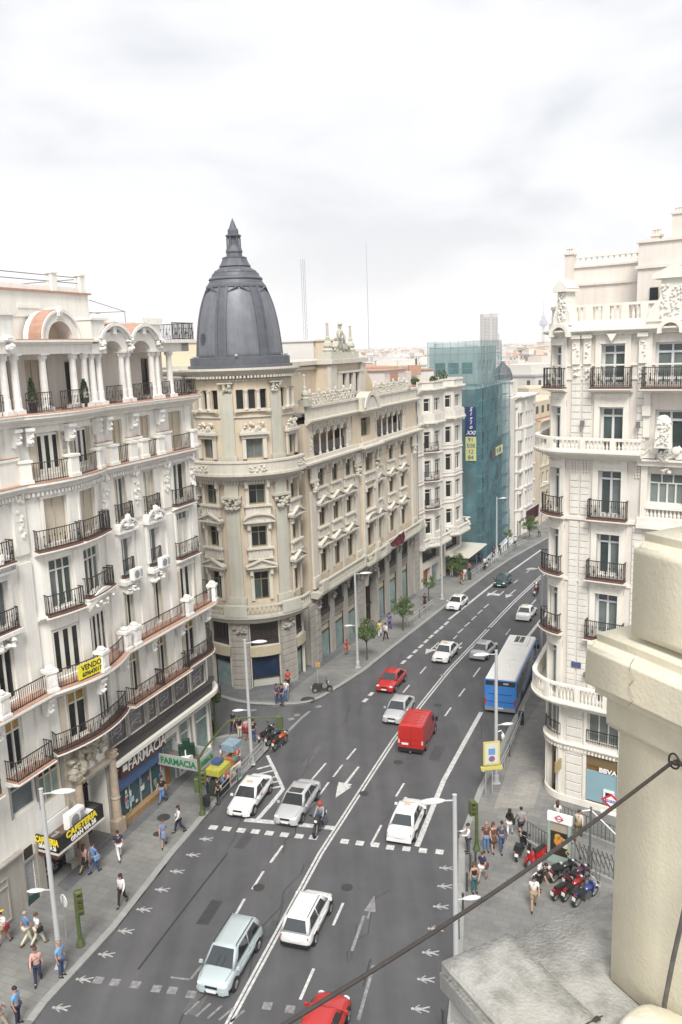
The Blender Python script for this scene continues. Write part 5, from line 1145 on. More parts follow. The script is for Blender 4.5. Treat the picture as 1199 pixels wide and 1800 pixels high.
# flags on the balcony
FW = Matrix.Translation(DB.location) @ Matrix.Rotation(DB.rotation_euler.z, 4, 'Z')
o = empty('furled_flag', (0, 0, 0), 0, 'dark red flags hanging from poles on the stone balcony of the domed building', 'flag'); o.matrix_basis = FW @ Matrix.Translation((19.0, -1.0, 6.8)) @ Matrix.Scale(.75, 4)
M_FL = mat('flag_red', (.09, .014, .02), .7, .4, 4)
for q, l in ((-1.0, 1), (-.2, .9), (.6, 1.05)):
    b = MB(); b.tube([(q, 0, -.3), (q-.5, -1.6*l, 1.3*l)], .035, 5); b.build('pole', M_WHITE, o)
    b = MB(); vs = []; fs = []; n = 7
    for i in range(n+1):
        t = i/n; x = q-.5*t; y = -1.6*l*t; z = -.3+1.6*l*t
        vs += [(x, y, z), (x+.12*math.sin(i*2.1)+.1, y-.08*math.cos(i*1.7), z-1.0*(t**.6)), (x+.1*math.sin(i*1.3), y+.1*math.sin(i*2), z-1.6*(t**.5)*l)]
    for i in range(n):
        for m in (0, 1): fs.append((i*3+m, i*3+m+1, i*3+m+4, i*3+m+3))
    b.add(vs, fs); b.build('cloth', M_FL, o)
# ================================================================== simpler street buildings
def bldg(name, a, d, label, L, zb, zt, depth, P=None, wallm=None):
    r = frame_root(name, a, d, label); P = P or Path([(-.1, 0, 4), (0, 0, 0), (L, L, 0), (L+.1, L, depth)]); return r, P
# --- white bayed building
B3a, B3d = (9.0, 94.2), (.57, 1.0)
P3 = [(0, 0, 0), (1.0, 1.0, 0)]
for c0, c1 in ((1.2, 6.2), (7.6, 12.6)):
    n = 4; pr = [(c0, 0), (c0+.9, -.75), (c0+1.0, -.8), (c1-1.0, -.8), (c1-.9, -.75), (c1, 0)]
    P3 += [(c0, c0, 0), (c0+1.3, c0+1.1, -.9), (c1-1.3, c1-1.1, -.9), (c1, c1, 0)]
P3 += [(13.4, 13.4, 0), (13.5, 13.4, .1), (20, 13.4, 9)]
BW = frame_root('bay_window_building', B3a, B3d, 'white apartment building with two angled bays between domed building and scaffolding')
PP = Path(P3)
z3 = [(4.55, 6.4), (7.85, 9.9), (11.2, 13.25), (14.6, 16.6), (18.9, 20.4)]
cols3 = [(1.45, 2.2), (2.95, 4.3), (5.15, 5.9), (6.45, 7.35), (7.85, 8.6), (9.35, 10.75), (11.5, 12.3), (12.75, 13.2)]
ops3 = [(a, c, z0, z1, .3) for a, c in cols3 for z0, z1 in z3]
b = MB(); wall(b, PP, 0, 19, 3.4, 21.4, ops3, depth=.3); b.build('wall', mat('stucco_bay', (.62, .595, .545), .85, .05, .8, streak=.15), BW)
for a, c in cols3:
    for z0, z1 in z3: window(BW, PP.mtx((a+c)/2, z0, -.2), c-a, z1-z0, M_WF, [G_DARK, G_DARK, G_GREY], 1 if c-a < 1 else 2, .4, .06)
b = MB()
for z in (7.2, 10.5, 13.9): band(b, PP, 0, 18, z, z+.12, .12); band(b, PP, 0, 18, z+.4, z+.48, .06)
cornice(b, PP, 0, 18, 17.2, .5, .5); cornice(b, PP, 0, 18, 21.0, .5, .5); band(b, PP, 0, 18, 21.5, 22.2, .1); band(b, PP, 0, 18, 22.2, 22.35, .2); band(b, PP, 0, 18, 17.7, 18.6, .3, .1)
for k in range(0, 13): b.M = PP.mtx(.6+k*1.02, 0, .3); b.orn(-.2, .2, 17.3, 17.7, -.1, .12, 3, k); b.M = None
b.build('cornice', mat('stucco_bay', ()), BW)
b = MB(); sweep(b, PP, -.3, 14.0, [(0, 2.9), (0, 3.35), (.95, 3.4), (.95, 3.2), (.7, 2.95)]); B3B = b.build('balcony', mat('stucco_bay', ()), BW)
b = MB(); balustrade_mb(b, PP, -.3, 13.9, 3.4, .85, .8, .3, .09); b.build('balustrade', mat('stucco_bay', ()), B3B)
for s0, s1, z in ((1.4, 3.1, 14.4), (1.4, 3.1, 11.0), (1.4, 3.1, 7.7)): balcony(PP, BW, s0, s1, z, .5, pitch=.16)
b = MB(); wall(b, Path([(0, 0, 0), (13.4, 13.4, 0), (13.5, 13.4, .1), (20, 13.4, 8)]), 0, 19, -4, 3.4, [(.8, 6.0, .9, 2.8, .5), (1.0, 3.2, -2.6, .2, .5), (3.5, 5.6, -2.6, .2, .5), (6.6, 7.4, -2.6, 2.6, .6), (8.0, 12.8, .8, 2.8, .5), (8.0, 12.6, -3, .2, .8)], depth=.5); b.build('ground_floor_wall', M_CREAMP, BW)
b = MB(); b.box(.5, 13, .55, .6, -4, 3.3); b.build('shop_glass', G_DARK, BW); b = MB(); b.box(3.6, 5.6, .3, .5, -2.6, .2); b.build('display', G_SHOP, BW); MB().box(1.2, 2.6, .3, .5, -1.2, 0).build('display_red', mat('display_red', (.3, .07, .03), .5), BW)
b = MB(); b.box(.3, 13.3, .4, 13.7, 21.2, 21.4); b.build('roof_terrace', M_TERRA, BW); b = MB(); b.box(0, .2, .1, 14, -3, 21.2); b.box(0, 13.4, 13.8, 14, -3, 21.2); b.build('party_wall', M_CREAMP, BW)
b = MB(); b.box(2, 8, 5, 12, 21.4, 23.6); b.box(9, 12.8, 6.5, 12, 21.4, 23.2); b.build('roof_house', mat('roof_house_white', (.58, .565, .55), .8, .05), BW)
b = MB(); b.box(1.8, 8.2, 4.8, 12.2, 23.6, 23.7); b.box(3.5, 5.5, 4.9, 5.0, 22.4, 23.3); b.build('roof_tiles', M_TERRA, BW)
LW = Matrix.Translation(BW.location) @ Matrix.Rotation(BW.rotation_euler.z, 4, 'Z')
def leafball(o, c, r, n, m, seed, flat=1.0, s0=.06, s1=.14):
    q = random.Random(seed); b = MB()
    for k in range(n):
        while True:
            p = Vector((q.uniform(-1, 1), q.uniform(-1, 1), q.uniform(-1, 1)))
            if .2 < p.length < 1: break
        p = Vector((p.x*r, p.y*r, p.z*r*flat))+Vector(c); s = q.uniform(s0, s1); u = Vector((q.uniform(-1, 1), q.uniform(-1, 1), q.uniform(-1, 1))).normalized()*s; v = u.cross(Vector((q.uniform(-1, 1), q.uniform(-1, 1), q.uniform(-1, 1)))).normalized()*s*.7
        b.quad(p-u-v, p+u-v*.6, p+u+v, p-u*.6+v)
    return b.build('foliage', m, o)
M_FOL = mat('foliage_green', (.075, .12, .035), .75, .5, 3.0); M_FOL2 = mat('foliage_olive', (.11, .14, .06), .8, .4, 3)
for i, (x, y, r, lab) in enumerate([(11.2, 1.6, .75, 'largest bushy green roof plant at the right end of the white bay building terrace'), (7.5, 1.2, .45, 'low pale shrub in the middle of the roof terrace of the bay building'), (2.2, 1.2, .5, 'small shrub at the left end of the roof terrace behind the cresting')]):
    o = empty('roof_plant', tuple(LW @ Vector((x, y, 21.5))), 0, lab, 'plant'); MB().box(-.3, .3, -.3, .3, 0, .4, tx=1.1, ty=1.1).build('planter', M_TERRA, o); leafball(o, (0, 0, .4+r), r, 260, M_FOL2 if i else M_FOL, i, .9, .05, .12)
# --- scaffolded building with netting
SN = frame_root('scaffolded_building', (18.85, 108.5), (.43, 1), 'tall building wrapped in teal scaffold netting with a blue and yellow banner')
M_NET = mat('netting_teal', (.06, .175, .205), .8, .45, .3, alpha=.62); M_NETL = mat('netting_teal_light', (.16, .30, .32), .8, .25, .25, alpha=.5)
M_INNER = mat('render_grey', (.36, .35, .33), .9, .12, .6)
LN = 17.5
pn = Path([(0, 0, 0), (LN, LN, 0)]); pnl = Path([(0, 0, 6), (6, 0, 0)])
insides = [(1.2+k*2.6, 2.5+k*2.6, z, z+1.9, .3) for k in range(6) for z in (-.5, 3, 6.3, 9.6, 12.9, 16.2)]
b = MB(); PI1 = Path([(-8, .7, 9), (0, .7, 1.1), (.001, .7, 1.1), (LN, LN, 1.1)]); wall(b, Path([(0, .7, 1.1), (LN, LN+.0, 1.1)]), 0, LN, -5, 20.5, insides, depth=.3); wall(b, Path([(0, .7, 9), (7.9, .7, 1.1)]), 0, 7.9, -5, 20.5, [(1, 2, z, z+1.8, .3) for z in (3, 6.5, 10, 13.5)], depth=.3)
b.box(.7, LN, 1.1, 10, 20.3, 20.5); b.build('wall', M_INNER, SN)
b = MB(); b.box(.9, LN, 1.45, 1.5, -5, 20.3); b.box(1.05, 1.1, 1.3, 9, -4, 20.3); b.build('window_glass', G_DARK, SN)
b = MB()
for x in [0.05+k*(LN-.1)/7 for k in range(8)]:
    for y in (.08, .85): b.tube([(x, y, -4.2), (x, y, 21.8)], .035, 4)
for y in (2.2, 4.2, 6): b.tube([(.08, y, -4.2), (.08, y, 21.5)], .035, 4)
for z in [k*2.0-1.0 for k in range(12)]:
    for y in (.08, .85): b.tube([(0, y, z), (LN, y, z)], .03, 4); b.tube([(0, y, z+1), (LN, y, z+1)], .02, 4)
    b.tube([(.08, 0, z), (.08, 6, z)], .03, 4); b.box(.1, LN, .1, .85, z-.06, z)
for k in range(3): b.tube([(.08, 6, 1+6*k), (.08, .1, 5+6*k)], .03, 4)
b.build('scaffold_pole', mat('scaffold_steel', (.2, .22, .22), .5), SN)
# netting sheets per lift, each a separate sheet with its own slack
q_ = random.Random(2)
def net(P, s0, s1, z0, z1, o, m):
    b = MB(); n = 8; mm = 3; vs = []; fs = []
    for i in range(n+1):
        for j in range(mm+1):
            s = s0+(s1-s0)*i/n; z = z0+(z1-z0)*j/mm; sag = .10*math.sin(i*1.9+z)*math.sin(PI*j/mm)+.04*q_.uniform(-1, 1); s = min(max(s, P.p[0][0]+.001), P.p[-1][0]-.001); x, y = P.pos(s, o+sag); vs.append((x, y, z))
    for i in range(n):
        for j in range(mm): a = i*(mm+1)+j; fs.append((a, a+mm+1, a+mm+2, a+1))
    b.add(vs, fs); b.build('netting_sheet', m, SN)
for k in range(6):
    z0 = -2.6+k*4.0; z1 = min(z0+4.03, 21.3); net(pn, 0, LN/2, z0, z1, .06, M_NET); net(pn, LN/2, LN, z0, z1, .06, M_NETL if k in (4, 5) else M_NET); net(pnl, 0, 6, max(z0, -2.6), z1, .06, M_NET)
# pale boarding under the nets and hoarding on the pavement
M_BOARD = mat('hoarding_white', (.62, .64, .66), .6, .08, 2)
b = MB(); b.box(-.1, LN, -.5, -.2, -2.9, -2.75); b.box(-.2, LN, -.35, -.3, -2.75, -2.2); b.box(0, LN, -1.2, .2, -3.4, -3.2)
for k in range(14): b.box(.2+k*1.2, .3+k*1.2, -1.2, -1.1, -6.2, -2.2)
for z in (-2.6, -3.8, -4.5, -5.1): b.box(0, LN, -1.25, -1.2, z-.4, z-.3)
b.build('hoarding', M_BOARD, SN)
MB().box(4, 8, -1.35, -1.3, -5.5, -3.7).build('hoarding_panel', mat('hoarding_grey', (.5, .55, .6), .5), SN)
ZBLUE, ZYEL, ZB2 = 16.35, 12.8, 11.5
# banners (flat prints on the netting)
M_NAVY = mat('banner_navy', (.015, .035, .12), .6); M_BYEL = mat('banner_yellow', (.50, .52, .24), .6); M_BW = mat('banner_white', (.7, .7, .7), .6)
bl = lambda s, z: pnl.mtx(s+.9, z, .16)
o = put('banner', MB().box(-.72, .72, 0, .03, -1.95, 1.95).mesh('banner', M_NAVY), SN, M=bl(3.6, ZBLUE)); 
for k, t in enumerate('Siglo'): text(t, 'lettering', M_BW, o, tm(.0, -.02, 1.62-k*.57), .72, ext=.004, bold=.012, shear=.3)
text('XXI', 'lettering', M_BW, o, tm(0, -.02, -1.45), .72, ext=.004, bold=.012, shear=.3)
o = put('banner', MB().box(-.72, .72, 0, .03, -1.6, 1.6).mesh('banner', M_BYEL), SN, M=bl(3.6, ZYEL))
for k, t in enumerate(('91', '508', '12', '84')): text(t, 'lettering', M_NAVY, o, tm(0, -.02, 1.18-k*.78), .78, ext=.004, bold=.0)
o = put('banner', MB().box(-2.4, 2.2, 0, .03, -.6, .6).mesh('banner', M_BYEL), SN, M=pn.mtx(9.5, ZB2, .2)); MB().box(-5.0, -2.4, -.0, .04, -.75, .6).build('banner_print', mat('banner_dark', (.06, .06, .07), .6, .4, 2), o)
text('Velux', 'lettering', M_BW, o, tm(-4.4, -.02, -.1), .9, ext=.004) if False else None
text('91 508', 'lettering', M_NAVY, o, tm(-.5, -.02, 0), 1.0, ext=.004)
# rear taller block, also netted
RN = frame_root('netted_rooftop_block', (20.5, 118.5), (.43, 1), 'set back upper block under pale teal netting above the scaffolding', 'building')
bk = Path([(-11, -11, 0), (0, 0, 0)]); bkm = Matrix.Rotation(-PI/2, 4, 'Z')
# its broad flank faces the camera: built along local -y..+y
fl = Path([(0, 0, 7.9), (7.9, 0, 0)]); fr = Path([(0, 0, 0), (12.9, 12.9, 0)])
b = MB(); wall(b, Path([(0, .8, 7.9), (7.1, .8, .8)]), 0, 7.1, 14, 26.0, [(.8+k*2.0, 2.4+k*2.0, 22.2, 23.8, .3) for k in range(3)]+[(.6+k*1.6, 1.6+k*1.6, 18.7, 19.9, .3) for k in range(4)], depth=.3); wall(b, Path([(0, .8, .8), (12, 12.8, .8)]), 0, 12, 14, 26, [(1+k*2.5, 2.2+k*2.5, 22, 24, .3) for k in range(4)], depth=.3); b.box(.8, 12.8, .8, 7.9, 25.8, 26); b.build('wall', mat('render_pale', (.5, .5, .48), .9, .1, .6), RN)
b = MB(); b.box(1.1, 1.15, 1.0, 7.8, 15, 25.5); b.build('window_glass', G_DARK, RN)
for k in range(3):
    z0 = 14.5+k*4.1; z1 = z0+4.12
    def net2(P, s0, s1, m):
        global SN_; b = MB(); vs = []; fs = []; n = 8; mm = 3
        for i in range(n+1):
            for j in range(mm+1): s = min(max(s0+(s1-s0)*i/n, .001), s1-.001); z = z0+(z1-z0)*j/mm; x, y = P.pos(s, .05+.1*math.sin(i*2.3+k)*math.sin(PI*j/mm)); vs.append((x, y, z))
        for i in range(n):
            for j in range(mm): a = i*(mm+1)+j; fs.append((a, a+mm+1, a+mm+2, a+1))
        b.add(vs, fs); b.build('netting_sheet', m, RN)
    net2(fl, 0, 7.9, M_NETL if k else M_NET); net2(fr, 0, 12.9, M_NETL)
b = MB()
for k in range(8): b.tube([(.05, k*7.9/7, 14), (.05, k*7.9/7, 27.0-.1*(k % 3))], .03, 4); b.tube([(k*12.8/7, .05, 14), (k*12.8/7, .05, 26.9)], .03, 4)
for z in range(15, 27, 2): b.tube([(.05, 0, z), (.05, 7.9, z)], .03, 4); b.tube([(0, .05, z), (12.9, .05, z)], .03, 4)
b.build('scaffold_pole', mat('scaffold_steel', ()), RN)
b = MB(); b.lathe([(2.3, 25.8), (2.3, 26.6), (1.7, 27.0), (.2, 27.2)], 20, (5, 6)); b.build('roof_drum', mat('roof_house_white', ()), RN)
# --- two further facades
def plain(name, a, d, L, label, zb, zt, floors, cols, wm, seed, arches=False, dp=14, balc=True, bayed=None):
    r = frame_root(name, a, d, label); q = random.Random(seed)
    pp = [(0, 0, 0)]
    if bayed:
        for c0, c1 in bayed: pp += [(c0, c0, 0), (c0+.6, c0+.5, -.7), (c1-.6, c1-.5, -.7), (c1, c1, 0)]
    pp += [(L, L, 0), (L+.1, L, .1), (L+dp, L, dp)]; P = Path(pp); zs = floors
    ops = [(c-w_/2, c+w_/2, z0, z1, .35) for c, w_ in cols for z0, z1 in zs]
    b = MB(); wall(b, P, 0, L+dp-.1, zb, zt, ops, depth=.35); b.build('wall', wm, r)
    for c, w_ in cols:
        for z0, z1 in zs: window(r, P.mtx(c, z0, -.25), w_, z1-z0, M_WF, [G_DARK, G_DARK, G_GREY], 2, 0, .09, sub=False)
    b = MB()
    for z0, z1 in zs: band(b, P, 0, L, z0-.3, z0-.12, .14)
    cornice(b, P, 0, L+dp-.1, zt-.5, .5, .6); b.build('cornice', wm, r)
    b = MB(); b.box(0, L, .3, dp, zt-.3, zt-.1); b.build('roof', M_TERRA if seed % 2 else M_STUC, r); b = MB(); b.box(0, .2, 0, dp, zb, zt-.3); b.box(0, L, dp-.2, dp, zb, zt-.3); b.build('party_wall', wm, r)
    return r, P
M_W5 = mat('stucco_far_white', (.62, .60, .56), .85, .05, .6, streak=.15); M_W6 = mat('stucco_far_cream', (.57, .50, .38), .85, .06, .6, streak=.18)
B5, P5 = plain('apartment_building', (26.9, 126.5), (.55, 1), 11.5, 'white building with glazed angled bays directly right of the scaffold netting', -8, 18.3, [(-4, -1), (.8, 3.2), (4.2, 6.4), (6.9, 9.0), (9.5, 11.6), (13.6, 15.8)], [(1.6, 1.5), (4.3, .8), (5.5, .8), (7.0, .8), (9.6, 1.0)], M_W5, 2, bayed=[(.6, 2.9), (3.4, 8.2)])
b = MB(); b.box(1.5, 6.5, 1.5, 8, 18.3, 20.6); b.lathe([(1.6, 18.3), (1.6, 20.4), (1.9, 20.5), (1.9, 20.7)], 16, (2.0, 2.5)); b.box(.3, 11, -.3, .3, 16.6, 16.9); b.build('roof_turret', M_W5, B5); b = MB(); b.lathe([(1.5, 20.7), (1.45, 21.6), (1.1, 22.5), (.5, 23.1), (.1, 23.6)], 14, (2.0, 2.5)); b.build('small_dome', M_LEADD, B5)
B6, P6 = plain('apartment_building', (33.8, 138.5), (.62, 1), 22, 'yellowish building at the far end of the left side of the street', -9, 13.5, [(-5, -2.5), (-1.0, 1.2), (2.4, 4.6), (5.8, 8.0), (9.0, 10.8)], [(1.5+2.6*k, 1.2) for k in range(8)], M_W6, 3)
b = MB(); b.box(.5, 20, 1.5, 9, 13.5, 16.4); b.build('attic_storey', M_W6, B6); b = MB()
for k in range(6): b.box(2+3*k, 3.2+3*k, 1.44, 1.5, 14.4, 15.6)
b.build('attic_window', G_DARK, B6)
FW = Matrix.Translation(B5.location) @ Matrix.Rotation(B5.rotation_euler.z, 4, 'Z')
o = empty('furled_flag', (0, 0, 0), 0, 'dark flags hung low on the white building beyond the netting', 'flag'); o.matrix_basis = FW @ Matrix.Translation((5.5, -.4, -.3))
for q in (-1.2, 0, 1.1):
    b = MB(); b.tube([(q, 0, 0), (q-.4, -1.8, 1.2)], .04, 5); b.build('pole', M_WHITE, o); b = MB(); b.add([(q, 0, 0), (q-.4, -1.8, 1.2), (q-.3, -1.7, -.9), (q+.1, -.5, -1.4)], [(0, 1, 2, 3)]); b.build('cloth', mat('flag_dark', (.06, .02, .03), .7), o)
# rooftop block seen between the white building and the dome, and white rooftop room right of the dome
def rblock(name, loc, rz, dims, m, label, win=None, roof=None):
    o = empty(name, loc, rz, label, 'rooftop room'); w_, d, h = dims; MB().box(0, w_, 0, d, -3, h).build('wall', m, o)
    MB().box(-.15, w_+.15, -.15, d+.15, h, h+.18).build('roof', roof or m, o)
    if win:
        for x, z, ww_, hh in win: MB().box(x, x+ww_, -.04, 0, z, z+hh).build('window', G_DARK, o)
    return o
# ================================================================== RIGHT BUILDING (rounded corner)
RB = frame_root('corner_apartment_building', (13.3, 43.41), (1, -.714), 'pale pink and cream building with rounded corner, black balconies and bank at street level')
rr = 1.5; cxr, cyr = -1.2, rr
pr = [(-1.2-rr*R_(79)-20, cxr+rr*math.cos(R_(191))-3.9, cyr+rr*math.sin(R_(191))+19.6)]
for k in range(0, 9):
    a = 191+79*k/8; pr.append((-1.2-rr*R_(270-a), cxr+rr*math.cos(R_(a)), cyr+rr*math.sin(R_(a))))
pr += [(14, 14, 0)]; PRB = Path(pr); S0_ = pr[0][0]+.1
cA, cB, cC = 1.0, 3.75, -2.12
lv = [(24.0, 26.1), (20.4, 22.9), (17.15, 19.6), (13.9, 16.2), (10.5, 12.9), (6.4, 9.5)]
sidec = [-6.4, -9.6, -12.8, -16]
ops = []
for z0, z1 in lv:
    ops += [(cA-.6, cA+.6, z0, z1, .42), (cC-.42, cC+.42, z0, z1, .38), (6.9, 8.1, z0, z1, .4), (10, 11.2, z0, z1, .4)]+[(c-.55, c+.55, z0, z1, .35) for c in sidec]
ops += [(3.05, 4.6, 24.0, 26.1, .42), (3.15, 4.6, 20.4, 22.8, .42), (2.95, 4.75, 18.0, 19.6, .3), (3.15, 4.6, 13.9, 16.2, .4), (3.15, 4.6, 10.5, 12.9, .4), (3.15, 4.6, 6.4, 9.5, .4)]
b = MB(); wall(b, PRB, S0_, 13.9, 5.9, 27.0, ops, depth=.4, rmat=1); b.build('wall', [M_RBW, M_RBO], RB)
M_CURT = glass('curtained', (.17, .20, .19), .25)
M_RWF = mat('window_frame_lilac', (.62, .62, .62), .5)
for z0, z1 in lv:
    h = z1-z0
    for c, w_ in ((cA, 1.2), (cC, .84), (7.5, 1.2), (10.6, 1.2)): window(RB, PRB.mtx(c, z0, -.3), w_, h, M_RWF, [M_CURT, G_GREEN], 2, .45, .11, tg=G_GREY)
    for c in sidec: window(RB, PRB.mtx(c, z0, -.3), 1.1, h, M_RWF, [G_DARK], 2, 0, .1, sub=False)
window(RB, PRB.mtx(3.83, 24.0, -.3), 1.55, 2.1, M_RWF, M_CURT, 2, .45, .11, tg=G_GREY); window(RB, PRB.mtx(3.88, 20.4, -.3), 1.45, 2.4, M_RWF, G_GREEN, 2, .5, .13, tg=G_GREY)
window(RB, PRB.mtx(3.85, 18.0, -.2), 1.8, 1.6, M_WF, M_CURT, 4, .5, .07, tcols=3, tg=G_GREY)
for z0 in (13.9, 10.5, 6.4): window(RB, PRB.mtx(3.88, z0, -.3), 1.45, 2.3, M_RWF, M_CURT, 2, .5, .11, tg=G_GREY)
# cream panels round the windows
b = MB()
for z0, z1 in lv:
    for c, hw in ((cA, .6), (cC, .42), (7.5, .6), (10.6, .6)):
        band(b, PRB, c-hw-.3, c-hw, z0-.1, z1+.35, .1); band(b, PRB, c+hw, c+hw+.3, z0-.1, z1+.35, .1); band(b, PRB, c-hw-.3, c+hw+.3, z1, z1+.7, .08); band(b, PRB, c-hw-.05, c+hw+.05, z1+.0, z1+.1, .14)
        b.M = PRB.mtx(c, 0, .08)
        for q in (-1, 1): b.tube([(q*.02, -.03, z1+.42), (q*.15, -.04, z1+.36), (q*.3, -.03, z1+.44), (q*.48, -.03, z1+.4), (q*.5, -.03, z1+.52)], .035, 5)
        b.M = None
b.build('window_surround', M_RBO, RB)
b = MB()      # bay at the right edge: pilasters and pediment
for s in (2.78, 4.95): band(b, PRB, s-.16, s+.16, 17.3, 20.0, .16); band(b, PRB, s-.16, s+.16, 21.4, 26.6, .12); band(b, PRB, s-.2, s+.2, 22.5, 23.0, .25)
b.box(2.45, 5.4, -.4, 0, 20.0, 20.25); b.box(2.45, 5.4, -.55, 0, 20.25, 20.35); b.box(2.5, 5.3, -.35, 0, 16.75, 16.95); b.box(2.5, 5.3, -.25, 0, 16.95, 17.3)
for q in (-1, 1):
    pts_ = [(3.85+q*1.35, 20.4), (3.85+q*.5, 20.4), (3.85+q*.42, 20.95), (3.85+q*.7, 20.85)]
    b.extr(pts_ if q < 0 else pts_[::-1], -.5, -.05); b.M = Matrix.Translation((3.85+q*.52, -.55, 20.85)) @ TX; b.lathe([(.2, 0), (.2, .1), (.1, .13)], 12); b.M = None
    b.tube([(3.85+q*1.4, -.5, 20.42), (3.85+q*.95, -.5, 20.68), (3.85+q*.6, -.5, 21.05)], .06, 5)
[b.orn(3.45, 4.25, z_, z_+.35, -.5, .15, 14, int(z_*7)) for z_ in (20.2, 20.5)]; b.orn(3.6, 4.1, 19.6, 20.2, -.2, .18, 10, 9)
b.extr([(3.45, 21.0), (4.25, 21.0), (4.2, 22.0), (4.05, 22.35), (3.65, 22.35), (3.5, 22.0)], -1.1, -.8); b.blob((3.85, -.95, 22.35), (.35, .2, .28), 3, 8, 5); [b.orn(3.5, 4.2, z_, z_+.3, -1.1, .1, 9, int(z_*8)) for z_ in (21.1, 21.35, 21.6, 21.85, 22.1)]
b.build('bay_pediment', M_RBO, RB)
b = MB(); PXB = Path([(2.9, 2.9, 0), (4.8, 4.8, 0)]); balustrade_mb(b, PXB, 2.9, 4.8, 17.25, .65, .1, .19, .07); b.build('window_balustrade', M_RBO, RB)
# cornices, string courses, balustrades
b = MB()
cornice(b, PRB, S0_, 13.9, 26.55, .3, .5); band(b, PRB, S0_, 13.9, 26.85, 27.25, .2); band(b, PRB, S0_, 13.9, 16.85, 17.05, .12); band(b, PRB, S0_, 13.9, 5.9, 6.1, .1); band(b, PRB, S0_, 13.9, 24.3, 24.42, .06)
band(b, PRB, S0_, 13.9, 13.4, 13.55, .06); band(b, PRB, S0_, 13.9, 25.0, 25.08, .06)
b.build('cornice', M_RBO, RB)
b = MB(); balustrade_mb(b, PRB, S0_+2, 13.8, 27.2, .9, .0, .26, .08)
for s in (-1.1, -.25, .6, 1.55, 2.5, 6.4, 9): band(b, PRB, s-.18, s+.18, 27.2, 28.1, .14, -.14)
b.build('roof_balustrade', M_RBO, RB)
b = MB()   # corner and right roof aedicules with carved scrolls
for s, w_, zt in ((-1.6, .5, 29.3), (3.85, 1.1, 29.6)):
    b.part(); b.M = PRB.mtx(s, 0, 0); b.extr([(-w_*1.1, 27.1), (w_*1.1, 27.1), (w_*.95, 27.7), (w_*.55, 28.2), (w_*.5, zt-.5), (-w_*.5, zt-.5), (-w_*.55, 28.2), (-w_*.95, 27.7)], -.3, .5); b.box(-w_*.85, w_*.85, -.5, .6, zt-.5, zt-.32)
    b.extr([(-w_*.9, zt-.32), (w_*.9, zt-.32), (0, zt+.12)], -.5, .6); [b.orn(-w_*.6, w_*.6, z_, z_+.3, -.3, .1, 12, int(s*5)+20+int(z_*9)) for z_ in (27.3, 27.6, 27.9, 28.2, 28.5)]
    arch(b, 0, 26.6, .42, .62, -.55, -.1, 12, PI*1.1); b.M = None
b.build('roof_aedicule', M_RBO, RB)
b = MB()   # pilaster consoles below the cornice
for s in (-.9, -.3, 2.5, 5.6, 6.0):
    b.part(); b.M = PRB.mtx(s, 0, .02); b.box(-.2, .2, -.14, 0, 25.1, 26.6); b.box(-.26, .26, -.3, 0, 26.4, 26.6); b.orn(-.15, .15, 25.3, 26.3, -.12, .09, 7, int(s*9)); b.orn(-.16, .16, 24.3, 24.95, -.08, .1, 5, int(s*3)); b.M = None
for s in (-.9, -.3, 2.5): b.M = PRB.mtx(s, 0, .03); [b.box(-.17+.15*i-.03, -.17+.15*i+.05, -.05, 0, 19.3+.16*j, 19.4+.16*j) for i in range(3) for j in range(5)]; b.M = None
b.extr([(.75, 26.6), (1.25, 26.6), (1.1, 26.35), (1.0, 26.2), (.9, 26.35)], -.4, 0)
b.build('console', M_RBO, RB)
# stone blocks of the two piers, each its own block standing proud
BKM = bev(MB().box(-.24, .24, -.07, .03, 0, .335).mesh('stone_block', M_RBB), .012)
BKM2 = bev(MB().box(-.29, .29, -.07, .03, 0, .335).mesh('stone_block', M_RBB), .012)
for s in (-.88, -.30, 2.5):
    z = 6.2
    while z < 25.0:
        if not (16.8 < z+.2 < 17.1 or 13.35 < z+.17 < 13.6) and not (s > 2 and 16.5 < z < 20.4) and not (20.2 > z > 19.1): put('stone_block', BKM, RB, M=PRB.mtx(s, z, 0))
        z += .365
for s in (-.5,):
    for k in range(10): put('stone_block', BKM2, RB, M=PRB.mtx(s-.1, .35+k*.56, .0) @ Matrix.Diagonal((1.55, 1, 1.5, 1)))
# balconies
def rbal(s0, s1, z, o): return balcony(PRB, RB, s0, s1, z, o, slab=.2, h=1.0, pitch=.1, edge=M_BROWN, under=M_RBO)
for z in (23.95, 17.1, 13.8, 10.45): rbal(-.02+.02, 1.98, z, .5); rbal(-2.95, -1.45, z, .5); [rbal(c-.9, c+.9, z, .5) for c in sidec[:3]]; rbal(6.6, 8.4, z, .5)
rbal(2.65, 5.1, 23.95, .8)
def stonebal(z0, z1, o, s0, s1, root):
    b = MB(); sweep(b, PRB, s0, s1, [(-.1, z0), (-.1, z0+.4), (o, z0+.42), (o, z0+.32), (o-.1, z0+.2), (o-.45, z0+.05), (.2, z0-.1)]); B = b.build('stone_balcony', M_RBO, root)
    b = MB(); balustrade_mb(b, PRB, s0, s1, z0+.42, z1-z0-.42, o-.2, .2, .075)
    s = s0
    while s < s1: band(b, PRB, s-.14, s+.14, z0+.42, z1-.02, o-.06, o-.34); s += 1.55
    b.build('balustrade', M_RBO, B)
stonebal(20.25, 21.35, .95, -9.5, 2.75, RB); stonebal(6.15, 7.6, .95, -9.5, 6, RB)
